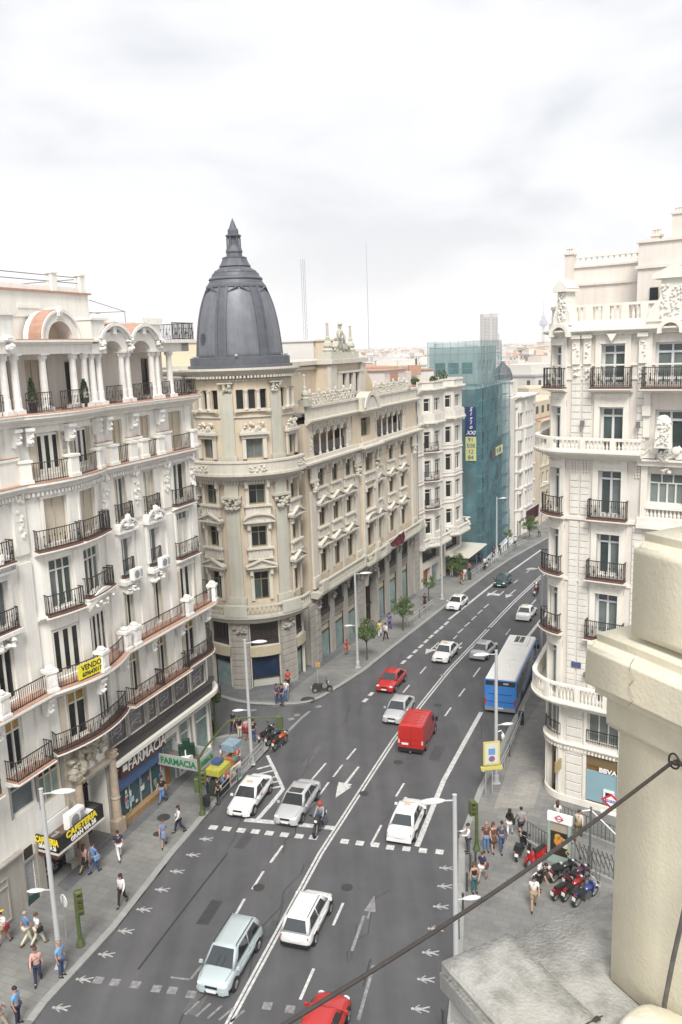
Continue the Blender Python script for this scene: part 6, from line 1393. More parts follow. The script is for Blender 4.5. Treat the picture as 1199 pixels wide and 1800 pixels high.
# roof storeys
b = MB(); b.box(-2.6, 3.2, 2.4, 12, 26.8, 29.2); b.box(-2.7, 3.3, 2.3, 12.1, 29.2, 29.32); b.box(-2.5, 3.2, 3.0, 12, 29.3, 30.2); b.box(-2.6, 3.3, 2.9, 12.1, 30.2, 30.3)
b.build('roof_storey', M_RBW, RB)
b = MB(); b.box(1.7, 14, 1.3, 12, 27, 31.0); b.box(1.6, 14, 1.2, 12.1, 31.0, 31.12); b.box(1.6, 14, 1.2, 1.3, 29.75, 29.9); MAINROOF = b.build('roof_block', M_RBW, RB)
b = MB(); b.box(2.35, 2.75, 1.22, 1.32, 28.2, 28.8); b.build('roof_window', G_DARK, RB)
b = MB(); PXX = Path([(-2.5, -2.5, 3.2), (3.2, 3.2, 3.2)]); balustrade_mb(b, PXX, -2.4, 3.1, 30.3, .55, 0, .3, .07); b.build('terrace_balustrade', M_RBO, RB)
def chimney(x, y, z, w_, h, nm='chimney'):
    b = MB(); b.box(x, x+w_, y, y+w_*1.4, z, z+h); b.box(x-.07, x+w_+.07, y-.07, y+w_*1.4+.07, z+h, z+h+.1); b.build(nm, M_RBW, RB); b = MB()
    for k in range(3): b.lathe([(.07, z+h+.1), (.07, z+h+.32), (.11, z+h+.34), (.02, z+h+.42)], 8, (x+w_*(.18+.32*k), y+w_*.7))
    b.build('chimney_pot', M_RBW, RB)
chimney(-2.6, 2.6, 28.6, .42, 2.3); chimney(3.2, 1.6, 31.0, .55, 1.25); chimney(3.95, 1.6, 31.0, .8, 1.6); chimney(2.1, 2.0, 31.0, .4, .35)
b = MB(); b.box(-3, 14, .6, 20, 26.7, 26.9); b.build('roof_slab', M_RBO, RB)
# ground floor
b = MB(); go = [(.15, 1.85, 4.1, 5.85, .3), (.1, 1.95, .25, 3.35, .35), (-2.85, -1.4, 4.1, 5.85, .3), (-2.7, -1.7, .1, 3.5, .6), (2.9, 5.4, .2, 3.4, .4), (2.9, 5.4, 4.1, 5.8, .3)]+[(c-1.2, c+1.2, .2, 3.4, .4) for c in sidec]+[(c-1.2, c+1.2, 4.1, 5.8, .3) for c in sidec]
wall(b, PRB, S0_, 13.9, -1.2, 5.9, go, depth=.35); b.build('ground_floor_wall', M_RBB, RB)
b = MB()
for s0, s1 in ((-.05, .12), (1.9, 2.1), (-3.0, -2.85), (-1.5, -1.35)): band(b, PRB, s0, s1, .0, 5.9, .08)
band(b, PRB, S0_, 13.9, -.6, .5, .1); cornice(b, PRB, -3.4, 6, 3.55, .25, .22)
for k in range(26): s = -3.3+k*.2; b.M = PRB.mtx(s, 0, .05); b.box(-.05, .05, -.12, 0, 3.42, 3.55); b.M = None
b.build('trim', M_RBO, RB)
window(RB, PRB.mtx(1.0, 4.1, -.2), 1.7, 1.75, M_WF, M_CURT, 3, 0, .06); window(RB, PRB.mtx(-2.1, 4.1, -.2), 1.4, 1.75, M_WF, M_CURT, 3, 0, .06); window(RB, PRB.mtx(4.15, 4.1, -.2), 2.5, 1.7, M_WF, M_CURT, 4, 0, .06)
for c in sidec: window(RB, PRB.mtx(c, 4.1, -.2), 2.4, 1.7, M_WF, [G_DARK], 3, 0, .08, sub=False); window(RB, PRB.mtx(c, .2, -.25), 2.4, 3.2, M_DARKREC, [G_DARK], 2, 0, .08, sub=False)
b = MB(); railing_mb(PRB, .1, 1.9, 4.15, .75, .08, .12, False, b); railing_mb(PRB, -2.85, -1.4, 4.15, .75, .08, .12, False, b); b.build('window_railing', M_IRON, RB)
M_WOODB = mat('wood_brown', (.17, .09, .035), .45, .25, 3); M_BANK = mat('bank_panel_blue', (.24, .37, .42), .35, .05, 1)
BK = MB(); BK.box(.1, 1.95, .05, .3, .25, 3.35); BK = BK.build('bank_front', M_WOODB, RB)
MB().box(.15, 1.95, .0, .06, .62, 2.45).build('bank_panel', M_BANK, BK); MB().box(.1, 1.95, .0, .06, 2.75, 3.3).build('bank_blind', mat('blind_tan', (.16, .11, .05), .7), BK)
text('BBVA', 'lettering', M_LET, BK, tm(1.35, -.03, 2.6, 1.15), .36, ext=.02, bold=.012)
b = MB(); b.box(1.15, 1.75, -.08, .02, .8, 1.5); A_ = b.build('cash_machine', M_WHITE, BK); b = MB(); b.box(1.28, 1.62, -.1, -.08, 1.1, 1.38); b.build('screen', G_DARK, A_); b = MB(); b.box(1.2, 1.7, -.14, -.08, .84, .98); b.build('keypad', M_STEEL, A_)
b = MB(); b.M = PRB.mtx(-2.2, 0, -.4); b.box(-.5, .5, 0, .08, .1, 3.5); b.M = None; b.build('shop_door', M_WOODB, RB); b = MB(); b.M = PRB.mtx(-2.2, 0, -.33); b.box(-.1, .5, 0, .04, .3, 2.7); b.M = None; b.build('door_glass', G_DARK, RB)
b = MB(); b.M = PRB.mtx(-1.35, 0, 0); b.box(-.04, .04, -.75, -.05, 2.1, 2.75); b.M = None; b.build('hanging_sign', mat('sign_gold', (.35, .26, .12), .5), RB)
b = MB(); b.M = PRB.mtx(-.35, 0, .07); b.box(-.28, .28, -.03, 0, 3.3, 3.95); b.M = None; b.build('stone_plaque', M_RBO, RB)
o = put('street_name_plate', MB().box(-.27, .27, -.03, 0, -.15, .15).mesh('street_name_plate', mat('plate_blue', (.07, .08, .2), .4)), RB, M=PRB.mtx(-.55, 8.6, .1))
b = MB(); 
for x, z in ((-.9, -.0), (2.5, 0)): b.M = PRB.mtx(-.45 if x < 0 else 2.4, 21.9 , .15); b.box(-.09, .09, -.16, 0, 0, .3); b.tube([(0, -.02, 0), (0, -.02, -.8)], .012, 4); b.M = None
b.M = PRB.mtx(.02, 8.0, .1); b.box(-.1, .1, -.2, 0, 0, .3); b.M = None; b.build('wall_lantern', mat('metal_grey', (.16, .15, .15), .5), RB)
# ================================================================== FOREGROUND: our own building's cornice ledge and stone pier
e1 = Vector((-.447, .894, 0)); e2 = Vector((.894, .447, 0)); UP = Vector((0, 0, 1))
def atz(u, v, z): d = ray(u, v); t = (z-CZ)/d.z; return Vector((d.x*t, d.y*t, z))
LZ = CZ-2.3; T = atz(765, 1690, LZ); Sh = atz(1063, 1716, LZ)
FB = empty('parapet_ledge', tuple(T), math.atan2(e2.y, e2.x), 'weathered grey stone ledge jutting out below the viewpoint at bottom right', 'ledge')
def dirtstone(name, col, top, vs=2.0, bp=.15):
    m = mat(name, col, .9, .1, vs, bp, 70, streak=.08); t = m.node_tree; b = t.nodes['Principled BSDF']; g = t.nodes.new('ShaderNodeNewGeometry')
    sp = t.nodes.new('ShaderNodeSeparateXYZ'); t.links.new(g.outputs['Normal'], sp.inputs[0]); n = t.nodes.new('ShaderNodeTexNoise'); n.inputs['Scale'].default_value = 9; n.inputs['Detail'].default_value = 12; n.inputs['Roughness'].default_value = .7; t.links.new(g.outputs['Position'], n.inputs['Vector'])
    r = t.nodes.new('ShaderNodeValToRGB'); r.color_ramp.elements[0].position = .42; r.color_ramp.elements[1].position = .62; t.links.new(n.outputs['Fac'], r.inputs['Fac'])
    mm = t.nodes.new('ShaderNodeMath'); mm.operation = 'MULTIPLY'; t.links.new(sp.outputs['Z'], mm.inputs[0]); t.links.new(r.outputs['Color'], mm.inputs[1]); mm.use_clamp = True
    x = t.nodes.new('ShaderNodeMixRGB'); t.links.new(mm.outputs[0], x.inputs['Fac']); t.links.new(b.inputs['Base Color'].links[0].from_socket, x.inputs[1]); x.inputs[2].default_value = (*top, 1); t.links.new(x.outputs['Color'], b.inputs['Base Color']); return m
M_LEDGE = dirtstone('ledge_concrete', (.38, .375, .35), (.22, .215, .195), 2.0, .45); M_PIER = dirtstone('pier_stucco', (.63, .585, .455), (.60, .58, .50))
def rough(me, amp, sub, seed, mscale=.25):
    from mathutils import noise
    b = bmesh.new(); b.from_mesh(me); bmesh.ops.recalc_face_normals(b, faces=b.faces)
    bmesh.ops.subdivide_edges(b, edges=b.edges, cuts=sub, use_grid_fill=True)
    for v in b.verts: n = noise.noise_vector(v.co/mscale+Vector((seed, 0, 0)))*amp+noise.noise_vector(v.co/mscale*4+Vector((seed, 5, 0)))*amp*.35; v.co += n
    b.to_mesh(me); b.free(); me.polygons.foreach_set('use_smooth', [True]*len(me.polygons)); me.update(); return me
# local x = e2 (away right), local y = e1... rotation gives y axis = (-.447,.894) = e1
def rb_box(x0, x1, y0, y1, z0, z1, r, sub=10, amp=.004, m=None, seed=0, ms=.3):
    me = MB().box(x0, x1, y0, y1, z0, z1).mesh('block', m); b = bmesh.new(); b.from_mesh(me); bmesh.ops.recalc_face_normals(b, faces=b.faces)
    # subdivide long faces first so the bevel stays round
    bmesh.ops.bevel(b, geom=list(b.edges), offset=r, segments=3, affect='EDGES'); b.to_mesh(me); b.free(); return rough(me, amp, sub, seed, ms)
me = rb_box(0, 3.6, -3.6, 0, -.13, 0, .03, 9, .008, M_LEDGE, 1, .5); me.name = 'ledge_slab'; put('ledge_slab', me, FB)
b = MB(); b.box(.04, 3.6, -3.6, -.04, -.24, -.13); b.box(.1, 3.6, -3.6, -.1, -.36, -.24); b.box(.16, 3.6, -3.6, -.16, -5, -.36); b.build('moulding', M_LEDGE, FB); b = MB(); b.box(.14, 3.6, -3.6, -.14, -25.5, -.5); b.build('wall_below', M_PIER, FB)
me = rb_box(.015, .33, -.5, -.015, -.01, .012, .006, 6, .004, M_LEDGE, 3, .2); put('corner_slab', me, FB)
b = MB(); b.box(-.004, .36, -.505, -.501, -.1, .003); b.box(.33, .3335, -.5, -.2, -.05, .0028); b.blob((.33, -.505, .004), (.022, .012, .004), 3); b.build('dark_joint', mat('tar_dark', (.05, .035, .03), .9), FB)
PR = empty('stone_pier', tuple(Sh), math.atan2(e2.y, e2.x), 'thick yellow stuccoed pier with stepped capital filling the right edge of the view', 'pier')
def zl(u, v, off=0):     # height above ledge of a point on the pier's far left vertical edge, seen at v
    d = ray(u, v); t = math.hypot(Sh.x, Sh.y)/math.hypot(d.x, d.y); return CZ+d.z*t-LZ
hC0, hC1, hU = zl(1024, 1215), zl(1024, 1112), zl(1100, 948)
put('shaft', rb_box(0, 2.5, -3.0, 0, -.02, hC0+.1, .03, 14, .004, M_PIER, 5, .9), PR)
put('capital_neck', rb_box(-.022, 2.5, -3.0, .022, hC0-.12, hC0+.02, .015, 8, .002, M_PIER, 6), PR)
put('capital_block', rb_box(-.085, 2.5, -3.0, .09, hC0, hC1, .045, 14, .0045, M_PIER, 7, .35), PR)
put('upper_block', rb_box(-.005, 2.5, -3.0, -.03, hC1-.02, hU+.03, .045, 14, .004, M_PIER, 9, .6), PR)
# crack in the capital block
cb = MB(); cb.tube([(-.09, -.16+.012*math.sin(k*2.2), hC0+.01+(hC1-hC0-.02)*k/8) for k in range(9)], .0013, 4); cb.build('crack', mat('crack_brown', (.22, .18, .12), .9), PR)
# cable with looped end held at the pier
def onface(u, v, off=.03):   # point on the shaft's left face plane
    n = -e2; P0 = Sh+n*off; d = ray(u, v); t = (P0-Vector((0, 0, CZ))).dot(n)/d.dot(n); return Vector((0, 0, CZ))+d*t
Pc = onface(1182, 1340, .06); Pe = Vector((0, 0, CZ))+ray(440, 1838)*1.75
CB = empty('steel_cable', tuple(Pc), 0, 'dark steel cable stretched diagonally from the pier to the lower left', 'cable'); M_CAB = mat('cable_dark', (.035, .028, .026), .5, .3, 40)
n = 30; pts_ = [(Pc+(Pe-Pc)*(k/n)+Vector((0, 0, -.03*math.sin(PI*k/n))))-Pc for k in range(n+1)]
b = MB(); b.tube(pts_, .0058, 7); b.build('strand', M_CAB, CB)
b = MB(); c0 = onface(1185, 1338, .06)-Pc; ax = e1*-1
b.tube([tuple(c0+(ax*math.cos(t*PI/8)*.02+UP*math.sin(t*PI/8)*.024)) for t in range(17)], .0035, 5); b.tube([tuple(c0+ax*.0), tuple(c0+ax*.3+UP*.02)], .006, 6); b.blob(tuple(c0+ax*.01), (.013, .01, .01), 2); b.build('loop', M_CAB, CB)
RD = empty('iron_rod', (0, 0, 0), 0, 'bent grey iron rod leaning beside the pier at the bottom right corner', 'rod')
q0, q1 = onface(1203, 1600, .05), onface(1168, 1765, .05); b = MB(); b.tube([q0+(q0-q1)*.5, q0, (q0+q1)/2+e2*-.004, q1, q1-UP*.05], .008, 8); b.build('bar', mat('rod_grey', (.13, .125, .12), .5, .2, 20, metal=.4), RD)
q2 = onface(1165, 1800, .14); CP = empty('stone_finial', tuple(q2-UP*.12), 0, 'rounded beige plaster cap cut off by the bottom right corner of the view', 'stone'); b = MB(); b.lathe([(.03, -.3), (.14, -.2), (.15, .0), (.13, .07), (.1, .1), (.02, .12)], 22); me = b.mesh('cap', M_PIER, True); rough(me, .012, 1, 4, .08); put('cap', me, CP)
# ================================================================== ROOFTOPS BEHIND, MASTS, SKYLINE
rblock('rooftop_room', (-19.5, 84, 23.0), .35, (7.5, 6, 2.0), M_CREAM, 'cream rooftop room with a row of dark windows between the white building and the dome', [(2.2+k*.75, .9, .55, .7) for k in range(6)])
rblock('rooftop_room', (-18.5, 90, 24.5), .35, (8, 6, 3.0), mat('stucco_pale_far', (.6, .53, .4), .85), 'higher cream roof block just left of the dome')
rblock('rooftop_room', (-5.9, 90, 24.0), .0, (3.6, 5, 3.2), mat('roof_house_white', ()), 'white rooftop room just right of the dome'); rblock('rooftop_room', (-2.3, 90.3, 24.0), .0, (2.2, 5, 3.2), M_CREAM, 'cream rooftop room with a small dark door right of the white one', [(1.2, .2, .35, .9)])
rblock('rooftop_room', (3.5, 108, 20.5), .3, (5, 8, 3.2), mat('stucco_pale_far', ()), 'pale rooftop house behind the curved gable', None, M_TERRA); rblock('rooftop_room', (7.0, 112, 20.5), .3, (6.5, 8, 2.6), mat('roof_house_white', ()), 'white rooftop house with brick chimney behind the bay building', None, M_TERRA)
b = MB(); b.box(0, 1.6, 0, 1, 0, 1.3); b.build('chimney_stack', mat('brick_orange', (.42, .25, .18), .85, .2, 3), None, (9.6, 111, 22.6), label='orange brick chimney stack on the roofs behind the bay building', cat='chimney')
for (u, v0, v1, y, lab) in ((534, 455, 604, 140, 'thin lattice radio mast rising from the roofs, the shorter left one'), (644, 425, 590, 150, 'tall thin radio mast rising behind the statue group, the taller right one')):
    A, Bp = XY(u+4, v1, y), XY(u, v0, y); o = empty('radio_mast', (A.x, A.y, A.z-3), 0, lab, 'mast'); h = Bp.z-A.z+3; M_MAST = mat('mast_grey', (.35, .36, .40), .6)
    b = MB()
    if u < 600:
        for q in ((-.3, 0), (.3, 0), (0, .4)): b.tube([(q[0], q[1], 0), (q[0], q[1], h)], .035, 4)
        for k in range(int(h/.9)): b.tube([(-.3, 0, k*.9), (.3, 0, k*.9+.45), (0, .4, k*.9+.9)], .018, 3)
    else: b.tube([(0, 0, 0), (0, 0, h*.6), (0, 0, h)], [.07, .05, .03], 5)
    b.build('mast_shaft', M_MAST, o)
# twin slab tower
P = XY(860, 604, 2400.0); TV = empty('tower_block', (P.x, P.y, -8), .25, 'pale twin slab tower block alone on the horizon', 'tower block'); M_TV = mat('concrete_far', (.42, .40, .38), .9); hh = XY(860, 552, 2400).z+8
b = MB(); b.box(-23, -1.5, -12, 12, 0, hh); b.box(3, 22, -10, 14, 0, hh+1); b.box(-3, 4, -8, 8, 0, hh-4); b.box(24, 32, 0, 14, 0, hh-55); b.build('wall', M_TV, TV)
b = MB()
for k in range(24):
    z = 12+k*(hh-20)/24; b.box(-22, -13, -12.6, -12, z, z+1.8); b.box(-11, -3, -12.6, -12, z, z+1.8); b.box(5, 12, -10.6, -10, z, z+1.8); b.box(14, 21, -10.6, -10, z, z+1.8)
b.build('window_band', mat('window_far', (.10, .10, .11), .5), TV); b = MB(); b.tube([(0, 0, hh), (0, 0, hh+14)], .7, 4); b.tube([(10, 0, hh), (10, 0, hh+9)], .6, 4); b.build('aerial', M_TV, TV)
# telecom tower
P = XY(955, 601, 3900.0); TT = empty('telecom_tower', (P.x, P.y, -8), 0, 'slender telecommunications tower with round pod on the right horizon', 'telecom tower'); z1 = XY(957, 572, 3900).z+8; zt = XY(957, 528, 3900).z+8
b = MB(); b.lathe([(8, 0), (6, z1)], 14); b.build('shaft', M_TV, TT); b = MB(); b.lathe([(6, z1-6), (19, z1+2), (20, z1+10), (17, z1+14), (17, z1+20), (10, z1+26), (9, z1+38), (6, z1+42)], 24); b.build('pod', mat('pod_violet', (.26, .26, .36), .6), TT); b = MB(); b.lathe([(4.5, z1+40), (3.4, z1+62), (1.6, z1+64), (1.2, zt)], 8); b.build('aerial', M_TV, TT)
# ---- city of rooftops
CW = [mat('far_white', (.60, .575, .53), .9), mat('far_cream', (.54, .48, .38), .9), mat('far_pink', (.56, .45, .38), .9), mat('far_grey', (.48, .47, .46), .9), mat('far_brick', (.40, .27, .20), .9)]
CR = [mat('far_roof_terracotta', (.42, .25, .18), .9), mat('far_roof_terrace', (.50, .40, .33), .9), mat('far_roof_grey', (.40, .40, .40), .9), mat('far_roof_white', (.62, .60, .57), .9)]
CWN = mat('far_window', (.08, .08, .085), .5)
q = random.Random(21)
def house(bm, w_, d, h, floors, det):
    bm.cur = 0; bm.box(-w_/2, w_/2, -d/2, d/2, 0, h); bm.cur = 1
    if det == 0: bm.add([(-w_/2-.4, -d/2-.4, h), (w_/2+.4, -d/2-.4, h), (w_/2+.4, d/2+.4, h), (-w_/2-.4, d/2+.4, h), (-w_/2, 0, h+2.2), (w_/2, 0, h+2.2)], [(0, 1, 5, 4), (2, 3, 4, 5), (1, 2, 5), (3, 0, 4)])
    else: bm.box(-w_/2-.3, w_/2+.3, -d/2-.3, d/2+.3, h, h+.5)
    bm.cur = 0
    bm.box(-w_*.2, w_*.1, -d*.1, d*.3, h, h+(3.2 if det else 3.8)); bm.box(w_*.3, w_*.38, -d*.3, -d*.2, h, h+3)
    if det == 2: bm.box(-w_*.42, w_*.35, -d*.3, d*.42, h+.5, h+3.0)
    bm.cur = 2; n = max(2, int(w_/3.2)); nd = max(2, int(d/3.6))
    for f in range(floors):
        z = h-2.6-f*3.2
        if z < 1: break
        for k in range(n): x = -w_/2+w_*(k+.5)/n; bm.box(x-.55, x+.55, -d/2-.06, -d/2, z, z+1.6)
        for k in range(nd): y = -d/2+d*(k+.5)/nd; bm.box(-w_/2-.06, -w_/2, y-.5, y+.5, z, z+1.6)
protos = []
for i in range(20):
    b = MB(); w_, d, h = q.uniform(11, 20), q.uniform(10, 16), 20; house(b, w_, d, h, 5, i % 3); protos.append((b.mesh('town_house', [CW[i % 5 if q.random() < .5 else 0], CR[(i*7) % 4], CWN]), max(w_, d)))
occ = []
def hz_ok(x, y):
    # keep clear of the street corridor and the modelled blocks
    if y < 165 and -20 < x < 60: return False
    return True
n = 0; y = 118
rows = []
while y < 900 and n < 300:
    stepy = 17+y*.035; x0, x1 = -.40*y, .40*y; x = x0
    # visible sky-line window: between about -0.23 and +0.27 of the distance
    while x < x1 and n < 300:
        a = x/y; vis = (-.215 < a < -.17) or (-.085 < a < .27)
        if vis and hz_ok(x, y):
            me, sz = q.choice(protos); top = q.uniform(9.0, 16.5) if y > 230 else q.uniform(10, 18)
            if y > 230: top += 1.5+y*.0025
            o = put('town_house', me, None, (x+q.uniform(-2, 2), y+q.uniform(-4, 4), top-20), q.choice([.35, .35+PI/2, .1, -.2, .6])+q.uniform(-.1, .1), label='pale far house with flat or tiled roof among the city rooftops', cat='house', group='houses of the city behind the street'); n += 1
        x += q.uniform(17, 25)*(1+y*.0006)
    y += stepy
y_last = y
b = MB(); b2 = []
allm = CW+CR
yy = y_last
cnt = 0
while yy < 6500:
    dx = 18+yy*.012; x = -.30*yy
    while x < .32*yy:
        if q.random() < .85:
            w_, d, h = q.uniform(12, 30)*(1+yy/4500), q.uniform(10, 22)*(1+yy/4000), 0; top = q.uniform(7.5, 15.5)+min(7, yy*.0022)
            if q.random() < .035: top += q.uniform(3, 9)
            a = q.choice([.3, 1.2, -.2])+q.uniform(-.2, .2); b.M = Matrix.Translation((x+q.uniform(-6, 6), yy+q.uniform(-9, 9), 0)) @ Matrix.Rotation(a, 4, 'Z')
            b.cur = q.choice([0, 0, 0, 1, 1, 2, 3, 4]); b.box(-w_/2, w_/2, -d/2, d/2, -9, top); b.cur = 5+q.choice([0, 0, 1, 1, 2, 3, 3]); b.box(-w_/2-.5, w_/2+.5, -d/2-.5, d/2+.5, top, top+1.0); b.cur = q.choice([0, 3, 1]); b.box(-w_*.2, w_*.15, -d*.2, d*.2, top+1, top+3.5)
            if yy < 1800: b.cur = 9; [b.box(-w_/2+w_*(k+.25)/4, -w_/2+w_*(k+.6)/4, -d/2-.15, -d/2, top-3-f*3.3, top-1.3-f*3.3) for k in range(4) for f in range(2)]
            b.M = None; cnt += 1
        x += dx*q.uniform(.8, 1.5)
    yy += 20+yy*.045
b.build('distant_city', allm+[CWN], kind='stuff', label='mass of distant pale rooftops reaching to the horizon', cat='city')
# distant hills behind the city
b = MB(); pts_ = []
for k in range(61):
    x = -3600+k*120; pts_.append((x, 7600, 10+16*(.5+.5*math.sin(k*.35+1))+10*math.sin(k*.13)))
for p, r in zip(pts_, pts_[1:]): b.quad((p[0], p[1]-900, -15), (r[0], r[1]-900, -15), (r[0], r[1], r[2]), (p[0], p[1], p[2]))
b.build('hills', mat('hills_far', (.30, .27, .22), .9), kind='structure')
# dark park trees far away on the right: one uncountable wood
b = MB(); q = random.Random(4)
for k in range(420):
    t = q.random(); P = XY(912+t*52, 612, 900+q.uniform(-60, 120)); r = q.uniform(4, 8); b.blob((P.x, P.y, 5+q.uniform(0, 5)+q.uniform(-2, 4)*(.6+.4*math.sin(t*9))), (r, r, r*.9), k, 7, 5)
b.build('park_wood', mat('wood_dark', (.035, .05, .03), .9, .5, .05), kind='stuff', label='dark green mass of park trees on the right horizon', cat='wood')
# haze: even, pale air around everything
hz = MB(); hz.box(-4200, 4200, -60, 9200, -40, 330); hzo = hz.mesh('haze', mat('haze', (1, 1, 1))); m = bpy.data.materials['haze']; t = m.node_tree; t.nodes.clear()
vo = t.nodes.new('ShaderNodeVolumePrincipled'); vo.inputs['Color'].default_value = (.97, .98, 1, 1); vo.inputs['Density'].default_value = .00018; vo.inputs['Anisotropy'].default_value = 0.0
ou = t.nodes.new('ShaderNodeOutputMaterial'); t.links.new(vo.outputs['Volume'], ou.inputs['Volume'])
HAZE = put('haze', hzo, kind='stuff')
# ================================================================== VEHICLES
M_TYRE = mat('tyre_rubber', (.018, .018, .018), .85); M_RIM = mat('rim_alloy', (.38, .39, .40), .35, metal=.7); M_CGL = mat('car_glass', (.022, .028, .03), .06, spec=.9, coat=.5)
M_LAMP = mat('lamp_clear', (.62, .63, .64), .15, coat=.6); M_TAIL = mat('lamp_red', (.45, .02, .015), .2, coat=.6); M_PLATE = mat('number_plate', (.72, .72, .70), .4); M_BLK = M_BLACK
def wheel(parent, x, y, r=.32, wd=.21, side=1):
    t = cached(('tyre', r, wd), lambda: (lambda b: (setattr(b, 'M', Matrix.Rotation(PI/2, 4, 'X')), b.lathe([(r*.6, -wd/2), (r*.94, -wd/2), (r, -wd*.35), (r, wd*.35), (r*.94, wd/2), (r*.6, wd/2)], 20), b.mesh('tyre', M_TYRE))[2])(MB()))
    def rim():
        b = MB(); b.M = Matrix.Rotation(PI/2, 4, 'X'); b.lathe([(r*.62, -wd/2-.012), (r*.5, -wd/2-.0), (r*.12, -wd/2-.02)], 16); b.lathe([(r*.12, wd/2+.02), (r*.5, wd/2), (r*.62, wd/2+.012)], 16)
        for s in (-1, 1):
            for k in range(5):
                a = k*2*PI/5; b.M = Matrix.Rotation(PI/2, 4, 'X') @ Matrix.Rotation(a, 4, 'Z') @ Matrix.Translation((r*.3, 0, s*(wd/2+.012))); b.box(-r*.28, r*.28, -.025, .025, -.008, .008)
        return b.mesh('rim', M_RIM)
    w_ = put('wheel', t, parent, (x, y, r)); put('rim', cached(('rim', r, wd), rim), w_); return w_
def ringloft(rings, cap=True):
    n = len(rings[0]); vs = [p for r in rings for p in r]; fs = []
    for i in range(len(rings)-1):
        for k in range(n): j = (k+1) % n; fs.append((i*n+k, i*n+j, (i+1)*n+j, (i+1)*n+k))
    if cap: fs.append(tuple(range(n))[::-1]); fs.append(tuple(range((len(rings)-1)*n, len(rings)*n)))
    return vs, fs
def car(kind, P, ang, label, m, L=4.4, W=1.74, Hh=1.44, taxi=False, cab=None, hood=.88, deck=.98, group=None, cat='car', sunroof=False, rack=False, stripe=False, lower=None, z=None):
    o = empty(kind, (P[0], P[1], P[2] if z is None else z), ang, label, cat, group); hw = W/2
    sl = (gz(P[1]+1)-gz(P[1]-1))/2; o.rotation_euler = (0, -math.atan(sl*math.sin(ang)), ang)
    # cab: windscreen base, roof front, roof rear, rear glass base as fractions of length from the front
    c0, c1, c2, c3 = cab or (.27, .42, .74, .90); X = lambda f: L/2-f*L
    prof = [(0.0, .40, .60, .66), (.012, .30, .67, .82), (.045, .24, hood-.14, .94), (.12, .22, hood-.06, .985), (c0, .20, hood+.02, 1.0), ((c0+c3)/2, .20, hood+.04, 1.0), (c3-.02, .20, deck, 1.0), (.95, .24, deck-.02, .96), (.985, .28, deck-.08, .90), (1.0, .42, deck-.22, .80)]
    rings = []
    for f, zb, zt, wf in prof:
        w_ = hw*wf; zt = max(zt, zb+.05); zs = [zb, zb+(zt-zb)*.25, zb+(zt-zb)*.62, zb+(zt-zb)*.86, zt]
        half = [(w_*.9, zs[0]), (w_, zs[1]), (w_*.995, zs[2]), (w_*.95, zs[3]), (w_*.84, zs[4]), (w_*.4, zs[4]+.025)]
        rings.append([(X(f), y, z_) for y, z_ in half]+[(X(f), -y, z_) for y, z_ in half[::-1]])
    b = MB(); b.add(*ringloft(rings)); body = b.build('body', fixn(b.mesh('body', m, True)) and m, o, smooth=True); body.modifiers.new('round', 'SUBSURF').levels = 1; body.modifiers['round'].render_levels = 1
    bz = hood-.02; rz = Hh; by, ry = hw*.90, hw*.70
    def gp(t, side, zz):   # point of the greenhouse side at fraction t along, zz 0 bottom..1 top
        xb = X(c0)+(X(c3)-X(c0))*t; xt = X(c1)+(X(c2)-X(c1))*t; k = zz; zb_ = bz+(deck-hood)*.9*t
        return (xb+(xt-xb)*k, side*(by+(ry-by)*k), zb_+(rz-zb_)*k)
    b = MB(); rings = []
    for k, sh in ((0, 1), (.55, 1.02), (.93, 1.0)): rings.append([gp(0, 1, k), gp(.03, 1, k), gp(.5, 1, k), gp(.97, 1, k), gp(1, 1, k), gp(1, -1, k), gp(.97, -1, k), gp(.5, -1, k), gp(.03, -1, k), gp(0, -1, k)])
    rings = [[(x, y*(1.0 if i in (0, 4, 5, 9) else 1.015), z_) for i, (x, y, z_) in enumerate(r)] for r in rings]
    top = [(x*.97+.0, y*.9, rz+.0) for x, y, z_ in rings[-1]]; top2 = [(x*.6, y*.45, rz+.03) for x, y, z_ in rings[-1]]
    b.add(*ringloft(rings+[top, top2])); put('cabin', fixn(b.mesh('cabin', m, True)), o)
    def pane(nm, q4, off, mm=M_CGL):
        q4 = [Vector(p) for p in q4]; n = (q4[1]-q4[0]).cross(q4[3]-q4[0]).normalized(); c = sum(q4, Vector())/4
        if n.dot(c-Vector((0, 0, rz*.55))) < 0: n = -n
        b = MB(); b.add([tuple(p+n*off) for p in q4]+[tuple(p-n*.03) for p in q4], [(0, 1, 2, 3), (7, 6, 5, 4), (0, 4, 5, 1), (1, 5, 6, 2), (2, 6, 7, 3), (3, 7, 4, 0)]); return put(nm, b.mesh(nm, mm), o)
    def lerp(a, c, t): return tuple(a[i]+(c[i]-a[i])*t for i in range(3))
    fw_ = [gp(0, 1, .06), gp(0, -1, .06), gp(0, -1, .93), gp(0, 1, .93)]; fw_ = [lerp(fw_[0], fw_[1], .06), lerp(fw_[1], fw_[0], .06), lerp(fw_[2], fw_[3], .07), lerp(fw_[3], fw_[2], .07)]
    pane('windscreen', fw_, .012); rw_ = [gp(1, 1, .1), gp(1, -1, .1), gp(1, -1, .9), gp(1, 1, .9)]; rw_ = [lerp(rw_[0], rw_[1], .08), lerp(rw_[1], rw_[0], .08), lerp(rw_[2], rw_[3], .1), lerp(rw_[3], rw_[2], .1)]; pane('rear_window', rw_, .012)
